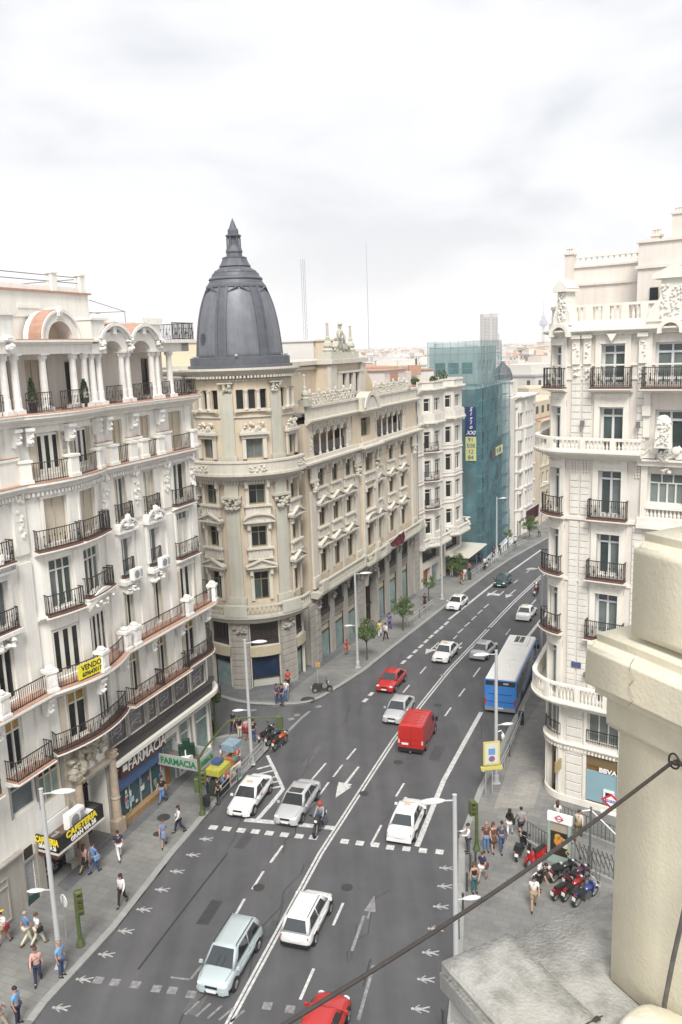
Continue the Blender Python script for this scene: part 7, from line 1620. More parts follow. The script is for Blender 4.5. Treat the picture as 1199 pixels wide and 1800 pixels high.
    for s in (1, -1):
        for a, c in ((.10, .49), (.53, .90)): 
            q4 = [gp(a, s, .12), gp(c, s, .12), gp(c if c < .6 else c-.03, s, .88), gp(a+(.03 if a < .2 else 0), s, .88)]; pane('side_window', q4, .022)
        mirror = MB(); mirror.cbox((X(c0)-.12, s*(hw+.08), hood+.06), (.12, .2, .13), tx=.8, ty=.8); mirror.build('mirror', m, o)
        hl = MB(); hl.blob((X(.034), s*hw*.68, .66), (.13, .19, .075), 2, 10, 6); hl.build('headlight', M_LAMP, o)
        tl = MB(); tl.cbox((X(.975), s*hw*.74, deck-.26), (.1, hw*.26, .2), ty=.9); tl.build('taillight', M_TAIL, o)
        for fx in (.18, .80):
            a_ = MB(); a_.M = Matrix.Translation((X(fx), s*hw*.965, .33)) @ Matrix.Rotation(PI/2, 4, 'X'); a_.lathe([(.375, -.04), (.375, .04)], 20); a_.build('wheel_arch', M_BLK, o); wheel(o, X(fx), s*(hw-.065), .32, .2)
        h_ = MB(); h_.cbox((X((c0+c3)/2), s*(hw+.0), .70), (L*.5, .03, .03)); [h_.cbox((X(fx), s*(hw*.995), .78), (.14, .035, .035)) for fx in (.5, .68)]; h_.build('door_trim', m if not stripe else M_BLK, o)
    sm = MB()
    for s in (1, -1): sm.tube([(X(.05), s*hw*.72, hood-.105), (X(.12), s*hw*.78, hood-.035), (X(c0-.01), s*hw*.82, hood+.035)], .007, 4); sm.tube([(X((c0+c3)/2), s*(hw*1.0), .4), (X((c0+c3)/2), s*(hw*.96), hood-.06)], .008, 4)
    sm.build('panel_seam', M_BLK, o)
    g = MB(); g.cbox((X(.006), 0, .585), (.06, hw*.7, .12)); g.cbox((X(.002), 0, .32), (.05, hw*.8, .09)); g.build('grille', M_BLK, o); g = MB(); g.add(*ringloft([[(X(.03), y, z_) for y, z_ in ((-hw*.93, .26), (-hw*.93, .46))]+[(X(-.001), y, z_) for y, z_ in ((-hw*.66, .46), (-hw*.66, .26))], [(X(.03), y, z_) for y, z_ in ((hw*.93, .26), (hw*.93, .46))]+[(X(-.001), y, z_) for y, z_ in ((hw*.66, .46), (hw*.66, .26))]])); g.build('front_bumper', lower or m, o); g = MB(); g.cbox((X(.985), 0, .36), (.14, W*.88, .17)); g.build('rear_bumper', lower or m, o)
    for f, d in ((-.004, 1), (1.004, -1)): g = MB(); g.cbox((X(f)+.01*d, 0, .40 if d > 0 else .62), (.03, .5, .11)); g.build('number_plate', M_PLATE, o)
    if taxi:
        g = MB(); g.cbox((X((c1+c2)/2-.06), 0, rz+.09), (.16, .42, .12), ty=.9); g.build('taxi_sign', mat('taxi_sign', (.55, .42, .25), .4), o)
        for s in (1, -1): g = MB(); y_ = s*(hw+.004); g.add([(X(.42), y_, .66), (X(.50), y_, .66), (X(.53), y_, .84), (X(.45), y_, .84), (X(.42), y_*.98, .66), (X(.5), y_*.98, .66), (X(.53), y_*.98, .84), (X(.45), y_*.98, .84)], [(0, 1, 2, 3), (4, 5, 6, 7), (0, 4, 5, 1), (2, 6, 7, 3)]); g.build('door_stripe', mat('taxi_red', (.5, .03, .03), .4), o)
    if sunroof: g = MB(); g.cbox((X(c1+.06), 0, rz+.025), (L*.12, W*.5, .02)); g.build('sunroof', M_CGL, o)
    if rack:
        for s in (1, -1): g = MB(); g.tube([(X(c1+.02), s*ry*.93, rz-.01), (X(c1+.05), s*ry*.93, rz+.07), (X(c2-.05), s*ry*.93, rz+.07), (X(c2-.02), s*ry*.93, rz-.01)], .02, 5); g.build('roof_rail', M_BLK, o)
    w2 = MB()
    for s in (.35, -.25): w2.tube([lerp(fw_[0], fw_[1], .5+s*.4), lerp(lerp(fw_[0], fw_[1], .5+s*.4), lerp(fw_[3], fw_[2], .5+s*.4-.2), .6)], .01, 4)
    w2.M = Matrix.Translation((.015, 0, .02)); w2.build('wiper', M_BLK, o, (.02, 0, .02)); return o
VS = .88
PW_ = paint('white', (.72, .72, .71)); PS = paint('silver', (.50, .51, .52), .25, .32); PSB = paint('silver_blue', (.45, .52, .53), .2, .32); PR_ = paint('red', (.42, .018, .015)); PG_ = paint('dark_green', (.012, .045, .042)); PB2 = paint('grey_silver', (.42, .42, .44), .25, .32)
def hd(y):       # road heading (angle from +x)
    ys = [(28, .318), (50, .345), (62, .42), (90, .48), (110, .52)]
    for (a, s), (c, t) in zip(ys, ys[1:]):
        if y <= c: k = max(0, (y-a)/(c-a)); m_ = s+(t-s)*k; break
    else: m_ = .53
    return math.atan2(1, m_)
def place(u, v, L, to_cam, dh=0.0):   # pixel of the bumper nearest to the camera, at the ground
    p = G(u, v); a = hd(p.y)+dh; d = Vector((math.cos(a), math.sin(a), 0)); c = p+d*(L/2); c.z = gz(c.y)+.006
    return c, (a+PI if to_cam else a)
def addcar(u, v, to_cam, label, m, L=4.4, dh=0, **k):
    c, a = place(u, v, L*VS, to_cam, dh); o = car('car', c, a, label, m, L, **k); o.scale = (VS,)*3; return o
SED = (.27, .40, .70, .86); HAT = (.26, .41, .86, .97); MPV = (.20, .36, .88, .98)
addcar(418, 1441, True, 'white taxi with red door stripe waiting at the crossing beside the pavement railing', PW_, 4.5, taxi=True, cab=SED, group='cars in the street', dh=.03)
addcar(501, 1456, True, 'silver saloon with open sunroof waiting at the crossing beside the white taxi', PS, 4.75, W=1.8, cab=SED, sunroof=True, group='cars in the street')
addcar(701, 1488, False, 'white taxi seen from behind just past the dashed crossing', PW_, 4.5, taxi=True, cab=SED, group='cars in the street')
addcar(688, 1276, True, 'silver saloon just left of the red van', PS, 4.5, cab=SED, group='cars in the street')
addcar(675, 1220, True, 'bright red car driving toward the viewer above the silver saloon', PR_, 4.3, cab=SED, group='cars in the street')
addcar(772, 1168, True, 'white taxi beside the double line, level with the bus roof', PW_, 4.5, taxi=True, cab=SED, group='cars in the street')
addcar(838, 1163, False, 'silver grey saloon seen from behind, just left of the bus', PB2, 4.5, cab=SED, group='cars in the street', dh=-.08)
addcar(794, 1075, True, 'white taxi in the bus lane nearest the far left kerb', PW_, 4.5, taxi=True, cab=SED, group='cars in the street')
addcar(877, 1034, True, 'small dark green car, farthest car up the street', PG_, 4.0, cab=HAT, group='cars in the street')
addcar(918, 1094, False, 'white car seen from behind, far up beside the rounded corner building', PW_, 4.4, taxi=True, cab=SED, group='cars in the street')
addcar(372, 1756, True, 'large pale silver people carrier nearest the viewer with roof rails', PSB, 4.45, W=1.8, Hh=1.62, cab=MPV, hood=.98, deck=1.0, rack=True, group='cars in the street', lower=PSB)
addcar(518, 1673, False, 'small white off-road car with black rear bumper and roof rails', PW_, 3.95, W=1.72, Hh=1.6, cab=MPV, hood=.98, deck=1.0, rack=True, group='cars in the street', lower=M_BLK)
c, a = place(536, 1900, 3.7, False); RC_ = car('car', c, a, 'red car cut off by the bottom edge of the picture', PR_, 4.2, cab=SED, group='cars in the street')
# red van
def van(u, v):
    L, W, Hh = 4.7, 1.95, 2.25; c, a = place(u, v, L*.9, False); o = empty('van', tuple(c), a, 'tall red panel van seen from behind, straddling its lane beside the double line', 'van'); o.rotation_euler = (0, -math.atan((gz(c.y+1)-gz(c.y-1))/2*math.sin(a)), a)
    X = lambda f: L/2-f*L; hw = W/2
    prof = [(0, .5, .9, .82), (.04, .3, 1.02, .94), (.16, .25, 1.22, .98), (.20, .25, 1.3, 1), (.30, .25, 2.1, 1), (.36, .25, Hh-.03, 1), (.6, .25, Hh, 1), (.97, .28, Hh-.02, 1), (1, .32, Hh-.1, .98)]
    rings = []
    for f, zb, zt, wf in prof:
        w_ = hw*wf; half = [(w_*.93, zb), (w_, zb+.2), (w_, zb+(zt-zb)*.55), (w_*.95, zt-.12), (w_*.86, zt), (w_*.4, zt+.02)]; rings.append([(X(f), y, z_) for y, z_ in half]+[(X(f), -y, z_) for y, z_ in half[::-1]])
    b = MB(); b.add(*ringloft(rings)); put('body', bev(fixn(b.mesh('body', PR_)), .02), o)
    for s in (1, -1):
        b = MB(); b.add([(X(.2), s*(hw+.01), 1.25), (X(.36), s*(hw+.01), 1.25), (X(.36), s*(hw*.97+.01), 1.85), (X(.28), s*(hw*.97+.01), 1.85), (X(.2), s*hw*.9, 1.25), (X(.36), s*hw*.9, 1.25), (X(.36), s*hw*.9, 1.85), (X(.28), s*hw*.9, 1.85)], [(0, 1, 2, 3), (4, 5, 6, 7), (0, 4, 5, 1), (1, 5, 6, 2), (2, 6, 7, 3), (3, 7, 4, 0)]); b.build('side_window', M_CGL, o)
        b = MB(); b.cbox((X(.23), s*(hw+.16), 1.35), (.1, .2, .32)); b.build('mirror', M_BLK, o); b = MB(); b.cbox((X(1)+.0, s*hw*.9, .95), (.04, .13, .3)); b.build('taillight', mat('lamp_pale', (.6, .4, .35), .3), o)
        for f in (.17, .8): a_ = MB(); a_.M = Matrix.Translation((X(f), s*hw*.975, .36)) @ Matrix.Rotation(PI/2, 4, 'X'); a_.lathe([(.41, -.03), (.41, .03)], 18); a_.build('wheel_arch', M_BLK, o); wheel(o, X(f), s*(hw-.1), .34, .22)
        b = MB(); b.box(X(.95), X(.4), s*(hw+.004)-.01, s*(hw+.004)+.01, .95, 1.0); b.build('side_rail', mat('paint_red_dark', (.25, .01, .01), .4), o)
    b = MB(); b.cbox((X(1)-.02, 0, .37), (.16, W*.96, .24)); b.build('rear_bumper', M_BLK, o); b = MB(); b.cbox((X(1)-.03, -.0, .22), (.2, .08, .08)); b.build('tow_bar', M_STEEL, o)
    b = MB(); b.cbox((X(1)-.02, .42, .78), (.03, .5, .14)); b.build('number_plate', M_PLATE, o); b = MB(); b.box(X(1)-.012, X(1)+.02, -.008, .008, .5, 2.1); [b.box(X(1)-.015, X(1)+.02, -hw*.92, hw*.92, z_, z_+.012) for z_ in (.72, 1.1)]; b.build('door_seam', mat('seam_dark', (.06, .005, .005), .6), o)
    b = MB(); [b.box(X(.9-.1*k), X(.89-.1*k), -hw*.75, hw*.75, Hh-.0, Hh+.022) for k in range(6)]; b.build('roof_rib', PR_, o)
van(722, 1326); bpy.data.objects['van'].scale = (.9,)*3; RC_.scale = (VS,)*3
# bus
def bus(u, v):
    L, W, Hh = 12.0, 2.5, 2.95; c, a = place(u, v, L*.88, False, .0); o = empty('bus', tuple(c), a, 'blue city bus with white roof driving away beside the right kerb', 'bus'); o.rotation_euler = (0, -math.atan((gz(c.y+2)-gz(c.y-2))/4*math.sin(a)), a)
    X = lambda f: L/2-f*L; hw = W/2; PBL = paint('bus_blue', (.04, .22, .62)); PRF = mat('bus_roof', (.80, .79, .75), .6, .05, 1)
    me = MB().box(X(1), X(0), -hw, hw, .3, Hh-.12).mesh('body', PBL); put('body', bev(me, .06, 2), o)
    me = MB().box(X(1)+.03, X(0)-.05, -hw+.04, hw-.04, Hh-.16, Hh, ty=.94, tx=.995).mesh('roof', PRF); R0 = put('roof', bev(me, .03, 2), o)
    b = MB(); b.box(X(.26), X(.06), -hw*.72, hw*.72, Hh, Hh+.16, tx=.95, ty=.92); put('air_conditioner', bev(b.mesh('air_conditioner', PRF), .03), o); b = MB()
    for k in range(5):
        for q_ in (0, 1): b.box(X(.22)+k*.36, X(.22)+k*.36+.22, -.42+q_*.44, -.06+q_*.44, Hh+.16, Hh+.19)
    b.build('vent_grille', M_BLK, o)
    for f, w_ in ((.33, .32), (.62, .3), (.78, .26)): b = MB(); b.box(X(f), X(f)+.65, -w_, w_, Hh, Hh+.06); b.build('roof_hatch', PRF, o)
    for s in (1, -1):
        for k in range(8): b = MB(); x = X(.95)+k*1.38; b.box(x, x+1.28, s*hw-.02, s*hw+.012, 1.3, 2.45); b.build('side_window', M_CGL, o)
        for f in (.22, .75): a_ = MB(); a_.M = Matrix.Translation((X(f), s*hw*.985, .5)) @ Matrix.Rotation(PI/2, 4, 'X'); a_.lathe([(.58, -.03), (.58, .03)], 20); a_.build('wheel_arch', M_BLK, o); wheel(o, X(f), s*(hw-.16), .48, .3)
        b = MB(); b.cbox((X(1)-.01, s*hw*.93, 1.0), (.05, .14, .5)); b.build('taillight', M_TAIL, o); b = MB(); b.box(X(1)+.0, X(0), s*hw-.01, s*hw+.02, .28, .5); b.build('skirt', M_BLK, o)
        b = MB(); b.tube([(X(0)-.1, s*(hw-.1), 2.6), (X(0)+.25, s*(hw+.1), 2.5), (X(0)+.25, s*(hw+.15), 2.1)], .03, 5); b.cbox((X(0)+.25, s*(hw+.15), 1.95), (.12, .24, .4)); b.build('mirror', M_BLK, o)
    b = MB(); b.box(X(1)-.025, X(1)+.05, -hw*.93, hw*.93, 2.35, 2.72); b.build('rear_display', M_CGL, o); b = MB(); b.cbox((X(1)-.03, -.45, 2.55), (.02, .4, .12)); b.build('route_number', mat('display_pale', (.5, .5, .5), .5), o)
    b = MB(); b.box(X(1)-.02, X(1)+.04, -hw*.75, hw*.75, 1.62, 1.66); b.box(X(1)-.02, X(1)+.04, -hw*.9, hw*.9, 1.0, 1.03); b.build('panel_seam', mat('seam_navy', (.01, .03, .1), .6), o)
    b = MB(); b.box(X(1)-.04, X(1)+.05, -hw*.97, hw*.97, .26, .55); b.build('rear_bumper', mat('bumper_grey', (.25, .26, .27), .5), o); b = MB(); b.cbox((X(1)-.045, .0, .5), (.02, .5, .12)); b.build('number_plate', M_PLATE, o)
    b = MB(); b.box(X(0)-.05, X(0)+.015, -hw*.9, hw*.9, 1.1, 2.6); b.build('windscreen', M_CGL, o)
bus(879, 1256); bpy.data.objects['bus'].scale = (.88, .92, .92)
# ---- motorcycles and scooters
def bike(P, ang, label, col, scooter=False, group=None, white=None, box=False, lean=.12, plate=True):
    o = empty('scooter' if scooter else 'motorcycle', tuple(P), ang, label, 'scooter' if scooter else 'motorcycle', group); o.rotation_euler = (lean, 0, ang); mc_ = paint('bike_%s' % str(col), col); r = .27 if scooter else .32; wb = .64 if scooter else .70
    for x in (wb, -wb): wheel(o, x, 0, r, .12)
    def B(nm, m, f, sm=False): b = MB(); f(b); return b.build(nm, m, o, smooth=sm)
    B('front_fork', M_STEEL, lambda b: (b.tube([(wb, .07, r), (wb-.22, .08, .85)], .025, 5), b.tube([(wb, -.07, r), (wb-.22, -.08, .85)], .025, 5)))
    B('handlebar', M_BLK, lambda b: (b.tube([(wb-.38, .36, 1.0), (wb-.28, .15, 1.02), (wb-.25, 0, 1.0), (wb-.28, -.15, 1.02), (wb-.38, -.36, 1.0)], .018, 5), b.cbox((wb-.2, .3, 1.18), (.03, .14, .09)), b.cbox((wb-.2, -.3, 1.18), (.03, .14, .09)), b.tube([(wb-.3, .25, 1.0), (wb-.2, .3, 1.16)], .01, 4), b.tube([(wb-.3, -.25, 1.0), (wb-.2, -.3, 1.16)], .01, 4)))
    if scooter:
        B('leg_shield', mc_, lambda b: (b.add(*ringloft([[(wb-.02, -.14, .45), (wb-.02, .14, .45), (wb-.12, .2, .45), (wb-.12, -.2, .45)], [(wb-.16, -.17, .75), (wb-.16, .17, .75), (wb-.26, .22, .75), (wb-.26, -.22, .75)], [(wb-.22, -.1, 1.02), (wb-.22, .1, 1.02), (wb-.32, .14, 1.02), (wb-.32, -.14, 1.02)]])), b.cbox((.08, 0, .3), (.75, .3, .08))))
        B('rear_body', mc_, lambda b: b.add(*ringloft([[(.0, -.12, .3), (.0, .12, .3), (.0, .1, .68), (.0, -.1, .68)], [(-.35, -.19, .32), (-.35, .19, .32), (-.35, .15, .74), (-.35, -.15, .74)], [(-.88, -.1, .55), (-.88, .1, .55), (-.88, .1, .76), (-.88, -.1, .76)]])))
    else:
        B('engine', mat('engine_grey', (.13, .13, .135), .5, .4, 9, metal=.5), lambda b: (b.cbox((.05, 0, .45), (.5, .3, .36), tx=.8), b.tube([(.2, .14, .4), (-.2, .18, .25), (-.85, .2, .36)], .045, 6)))
        B('fuel_tank', mc_, lambda b: b.blob((.12, 0, .82), (.36, .17, .16), 3, 10, 6), True); B('fairing', mc_, lambda b: b.add(*ringloft([[(.62, -.1, .75), (.62, .1, .75), (.58, .12, .95), (.58, -.12, .95)], [(.35, -.2, .5), (.35, .2, .5), (.4, .16, 1.05), (.4, -.16, 1.05)]])))
        B('tail', mc_, lambda b: b.add(*ringloft([[(-.3, -.13, .68), (-.3, .13, .68), (-.3, .1, .8), (-.3, -.1, .8)], [(-.9, -.06, .84), (-.9, .06, .84), (-.9, .05, .92), (-.9, -.05, .92)]])))
    B('seat', M_BLK, lambda b: b.add(*ringloft([[(.05, -.12, .74), (.05, .12, .74), (.05, .08, .82), (.05, -.08, .82)], [(-.25, -.16, .74), (-.25, .16, .74), (-.25, .12, .83), (-.25, -.12, .83)], [(-.75, -.12, .80), (-.75, .12, .80), (-.75, .09, .9), (-.75, -.09, .9)]])))
    B('headlight', M_LAMP, lambda b: b.blob((wb-.1, 0, .9), (.08, .09, .09), 1, 8, 5)); B('taillight', M_TAIL, lambda b: b.cbox((-.9, 0, .78), (.06, .16, .07)))
    B('front_mudguard', white or mc_, lambda b: arch_guard(b, wb, r)); B('rear_mudguard', M_BLK, lambda b: arch_guard(b, -wb, r, 1)); 
    if plate: B('number_plate', M_PLATE, lambda b: b.cbox((-1.0, 0, .6), (.02, .2, .2)))
    if scooter or white: B('windshield', white or M_CGL, lambda b: b.add([(wb-.12, -.15, 1.0), (wb-.12, .15, 1.0), (wb-.26, .12, 1.35), (wb-.26, -.12, 1.35), (wb-.14, -.15, 1.0), (wb-.14, .15, 1.0), (wb-.28, .12, 1.35), (wb-.28, -.12, 1.35)], [(0, 1, 2, 3), (7, 6, 5, 4), (0, 4, 5, 1), (1, 5, 6, 2), (2, 6, 7, 3), (3, 7, 4, 0)]))
    if box: B('top_box', box if not isinstance(box, bool) else M_BLK, lambda b: b.cbox((-.85, 0, 1.05), (.42, .42, .32), tx=.85, ty=.85))
    B('stand', M_STEEL, lambda b: b.tube([(-.05, -.1, .3), (-.1, -.24, .02)], .015, 4)); return o
def arch_guard(b, x, r, up=0):
    n = 6
    for k in range(n):
        a0, a1 = PI*(.15+.6*k/n)+up*.2, PI*(.15+.6*(k+1)/n)+up*.2; p = [(x+(r+.03)*math.cos(a0), r+(r+.03)*math.sin(a0)), (x+(r+.03)*math.cos(a1), r+(r+.03)*math.sin(a1)), (x+(r+.05)*math.cos(a1), r+(r+.05)*math.sin(a1)), (x+(r+.05)*math.cos(a0), r+(r+.05)*math.sin(a0))]; b.extr(p, -.075, .075)
CB1 = (.02, .02, .022)
def bk(u, v, ang, lab, col, h=.14, **k): o = bike(G(u, v, h), R_(ang), lab, col, **k); o.scale = (.9,)*3
bk(567, 1217, 10, 'dark moped standing alone on the rounded pavement by the domed building', (.03, .035, .03), scooter=True, lean=0)
bk(362, 1284, 80, 'black scooter parked by the building corner in the side street', CB1, h=0, scooter=True, box=True); bk(350, 1279, 75, 'dark blue motorbike half hidden behind the corner of the white building', (.02, .04, .12), h=0)
bk(492, 1312, 60, 'orange and black motorcycle parked under the lamp post at the corner', (.35, .08, .02)); bk(483, 1305, 50, 'dark motorcycle just behind the orange one at the corner', (.03, .03, .06)); bk(468, 1300, 60, 'black motorcycle nearest the tall lamp post at the corner', CB1)
bk(914, 1503, 62, 'large black scooter with top box parked at the metro railing', CB1, scooter=True, box=True, group='motorcycles parked by the metro entrance')
bk(943, 1518, 215, 'bright red scooter parked facing left beside the metro panel', (.34, .015, .015), scooter=True, group='motorcycles parked by the metro entrance')
bk(965, 1550, 200, 'white and chrome motorcycle with bare frame, leftmost of the lower row', (.5, .5, .5), group='motorcycles parked by the metro entrance', white=M_WHITE); bk(990, 1543, 30, 'black motorcycle behind the white one', CB1, group='motorcycles parked by the metro entrance')
bk(990, 1574, 35, 'red and black scooter with white number plate in the lower row', (.12, .02, .02), scooter=True, group='motorcycles parked by the metro entrance'); bk(1007, 1574, 40, 'red motorcycle with orange tail between two others', (.25, .02, .025), group='motorcycles parked by the metro entrance')
bk(1028, 1584, 35, 'blue and white motorcycle, rightmost of the lower row above the ledge', (.02, .035, .16), white=M_WHITE, group='motorcycles parked by the metro entrance'); bk(1012, 1552, 30, 'dark motorcycle behind the red one, nearest the railing', (.06, .02, .04), group='motorcycles parked by the metro entrance')
RIDE1 = bike(G(562, 1460), hd(43)+PI, 'black motorcycle ridden toward the viewer over the stop line', CB1, lean=0); RIDE2 = bike(G(943, 1046), hd(90), 'small scooter far up the street driving away', (.05, .05, .05), scooter=True, lean=0)
bk(856, 998, 60, 'small white scooter parked by the hoarding far up the pavement', (.5, .5, .5), scooter=True)
# ================================================================== PEOPLE
def skin_mesh(name, verts, edges, root=0, sub=1):
    me = bpy.data.meshes.new(name); me.from_pydata([v[:3] for v in verts], edges, []); o = bpy.data.objects.new('tmp', me); COL.objects.link(o)
    m = o.modifiers.new('s', 'SKIN'); m.use_smooth_shade = True
    for i, v in enumerate(verts): r = v[3]; me.skin_vertices[0].data[i].radius = r if isinstance(r, tuple) else (r, r); me.skin_vertices[0].data[i].use_root = (i == root)
    if sub: o.modifiers.new('d', 'SUBSURF').levels = sub
    dg = bpy.context.evaluated_depsgraph_get(); out = bpy.data.meshes.new_from_object(o.evaluated_get(dg)); out.name = name; bpy.data.objects.remove(o); bpy.data.meshes.remove(me); return out
def merge(me, b):
    bm = bmesh.new(); bm.from_mesh(me); m2 = b.mesh('x', []); bm.from_mesh(m2); bm.to_mesh(me); bm.free(); bpy.data.meshes.remove(m2); me.polygons.foreach_set('use_smooth', [True]*len(me.polygons)); return me
POSES = {}
def skel(pose, fem):
    hipw = .085 if not fem else .09; shw = .185 if not fem else .16; lean = 0; k = {}
    legs = {'stand': ((.03, 0.0), (-.02, 0.0)), 'walk': ((.16, .30), (-.06, -.34)), 'walk2': ((.06, .22), (.12, -.30)), 'ride': ((.42, .30), (.42, .30)), 'bend': ((.04, .02), (.0, -.08))}.get(pose, ((.03, 0), (-.02, 0)))
    arms = {'walk': ((-.05, -.10, 1.12, -.12, .9), (.04, .1, 1.13, .28, .95)), 'walk2': ((.03, .1, 1.13, .26, .92), (-.05, -.1, 1.12, -.1, .88)), 'phone': ((.0, -.0, 1.13, .05, .88), (.0, .12, 1.15, .14, 1.45)), 'reach': ((.0, .16, 1.2, .42, 1.2), (.0, .16, 1.2, .44, 1.24)), 'ride': ((.0, .2, 1.18, .45, 1.05), (.0, .2, 1.18, .45, 1.05)), 'bend': ((.0, .22, .98, .34, .8), (.0, .22, .98, .36, .82))}.get(pose, ((.0, -.03, 1.13, .06, .88), (.0, -.03, 1.13, .06, .88)))
    if pose == 'bend': lean = .28
    if pose == 'ride': lean = .08
    sq = .0 if pose != 'ride' else -.18
    V = [(0, 0, .96+sq, (.135, .10)), (0, lean*.4, 1.14+sq, (.115 if fem else .13, .085)), (0, lean*.9, 1.32+sq-lean*.1, (.15 if fem else .17, .10)), (0, lean*1.2, 1.47+sq-lean*.15, (.06, .06)), (0, .01+lean*1.3, 1.53+sq-lean*.2, .052), (0, .03+lean*1.35, 1.60+sq-lean*.2, (.072, .078)), (0, .02+lean*1.4, 1.68+sq-lean*.2, (.08, .092)), (0, .0+lean*1.4, 1.745+sq-lean*.2, (.055, .06))]
    E_ = [(0, 1), (1, 2), (2, 3), (3, 4), (4, 5), (5, 6), (6, 7)]; idx = {}
    for s, nm, a, l in ((1, 'R', arms[0], legs[0]), (-1, 'L', arms[1], legs[1])):
        i = len(V); sz = 1.42+sq-lean*.15
        V += [(s*shw, lean*1.1, sz, .058), (s*(shw+.05+a[0]*.3), lean+a[1], a[2]+sq, .043), (s*(shw+.05), lean+a[3], a[4]+sq+.02, .031), (s*(shw+.04), lean+a[3]+(a[3]-a[1])*.28+.01, a[4]+sq-.06 if a[4] < 1.1 else a[4]+sq+.05, (.036, .018))]
        E_ += [(2, i), (i, i+1), (i+1, i+2), (i+2, i+3)]; idx[nm+'a'] = i
        j = len(V); ky, fy = l; kz = .51 if pose != 'ride' else .56; az = .09 if abs(fy) < .25 or fy > 0 else .16
        if pose == 'ride': V += [(s*.1, .0, .82, .09), (s*.2, .42, .72, .06), (s*.21, .22, .32, .04), (s*.21, .36, .27, (.035, .03))]
        else: V += [(s*hipw, .0, .90, (.095, .095)), (s*(hipw+.01), ky, kz, .06), (s*(hipw+.015), fy-.02, az, .038), (s*(hipw+.02), fy+.14, .035 if az < .1 else .06, (.038, .028))]
        E_ += [(0, j), (j, j+1), (j+1, j+2), (j+2, j+3)]; idx[nm+'l'] = j
    return V, E_, idx
def pose_mesh(pose, fem):
    if (pose, fem) in POSES: return POSES[(pose, fem)]
    V, E_, ix = skel(pose, fem); body = skin_mesh('body', V, E_); b = MB(); h = Vector(V[6][:3])
    b.blob((h.x, h.y+.095, h.z-.03), (.014, .022, .022), 1, 5, 4)
    for s in (1, -1): b.blob((h.x+s*.085, h.y, h.z-.02), (.012, .02, .032), 2, 5, 4)
    for nm, s in (('R', 1), ('L', -1)):
        w_ = Vector(V[ix[nm+'a']+2][:3]); hnd = Vector(V[ix[nm+'a']+3][:3]); d = (hnd-w_).normalized(); sd = Vector((0, 1, 0)).cross(d) if abs(d.y) < .7 else Vector((0, 0, 1)).cross(d)
        fwd = d.cross(Vector((1, 0, 0))).normalized()
        for q_, l in ((-.027, .055), (-.009, .07), (.009, .066), (.027, .05)): p0 = hnd+fwd*q_-d*.01; b.tube([p0, p0+d*l*.55, p0+d*l+Vector((-s*.012, 0, 0))], [.0095, .008, .006], 5)
        p0 = hnd-d*.03+fwd*.03; b.tube([p0, p0+fwd*.03+d*.02, p0+fwd*.035+d*.045], [.010, .009, .007], 5)
    merge(body, b)
    def sub(vi, ed, k, add, root=0):
        vv = [(*V[i][:3], tuple(q*k+add for q in (V[i][3] if isinstance(V[i][3], tuple) else (V[i][3],)*2))) for i in vi]; mp_ = {i: n for n, i in enumerate(vi)}; return skin_mesh('cloth', vv, [(mp_[a], mp_[c]) for a, c in ed], 0)
    Ra, La, Rl, Ll = ix['Ra'], ix['La'], ix['Rl'], ix['Ll']
    def cut(i, j, t): a, c = V[i], V[j]; V.append((*[a[m]+(c[m]-a[m])*t for m in range(3)], a[3] if not isinstance(a[3], tuple) else a[3][0])); return len(V)-1
    core = [0, 1, 2, 3]; ce = [(0, 1), (1, 2), (2, 3)]
    rs, ls = cut(Ra, Ra+1, .6), cut(La, La+1, .6)
    shirt_s = sub(core+[Ra, rs, La, ls], ce+[(2, Ra), (Ra, rs), (2, La), (La, ls)], 1.08, .012); shirt_l = sub(core+[Ra, Ra+1, Ra+2, La, La+1, La+2], ce+[(2, Ra), (Ra, Ra+1), (Ra+1, Ra+2), (2, La), (La, La+1), (La+1, La+2)], 1.08, .010)
    top = sub(core, ce, 1.08, .010)
    tr = sub([0, Rl, Rl+1, Rl+2, Ll, Ll+1, Ll+2], [(0, Rl), (Rl, Rl+1), (Rl+1, Rl+2), (0, Ll), (Ll, Ll+1), (Ll+1, Ll+2)], 1.06, .016)
    rk, lk = cut(Rl, Rl+1, .85), cut(Ll, Ll+1, .85); sh = sub([0, Rl, rk, Ll, lk], [(0, Rl), (Rl, rk), (0, Ll), (Ll, lk)], 1.08, .022)
    sb = MB()
    for q_ in (Rl, Ll): a, t = Vector(V[q_+2][:3]), Vector(V[q_+3][:3]); sb.tube([a+Vector((0, -.045, -.05)), (a+t)/2+Vector((0, 0, -.01)), t+Vector((0, .03, 0))], [.045, .05, .034], 7)
    shoes = sb.mesh('shoe', [], True)
    hb = MB(); hb.blob((h.x, h.y-.018, h.z+.035), (.098, .108, .085), 4, 10, 6); hair_s = hb.mesh('hair', [], True)
    hb = MB(); hb.blob((h.x, h.y-.022, h.z+.03), (.105, .112, .09), 4, 10, 6); hb.add(*ringloft([[(h.x+.1*math.cos(a), h.y-.055+.06*math.sin(a), h.z+.02) for a in [k*PI/4 for k in range(8)]], [(h.x+.11*math.cos(a), h.y-.075+.055*math.sin(a), h.z-.14) for a in [k*PI/4 for k in range(8)]], [(h.x+.085*math.cos(a), h.y-.09+.04*math.sin(a), h.z-.32) for a in [k*PI/4 for k in range(8)]]])); hair_l = hb.mesh('hair', [], True)
    kb = MB(); kb.lathe([(.13, 1.03), (.155, .9), (.19, .72), (.21, .58), (.2, .58), (.14, .9)], 14); skirt = kb.mesh('skirt', [], True)
    cb_ = MB(); cb_.blob((h.x, h.y-.0, h.z+.05), (.1, .11, .075), 4, 10, 5); cb_.box(h.x-.07, h.x+.07, h.y+.06, h.y+.17, h.z+.045, h.z+.06); cap_ = cb_.mesh('cap', [], True)
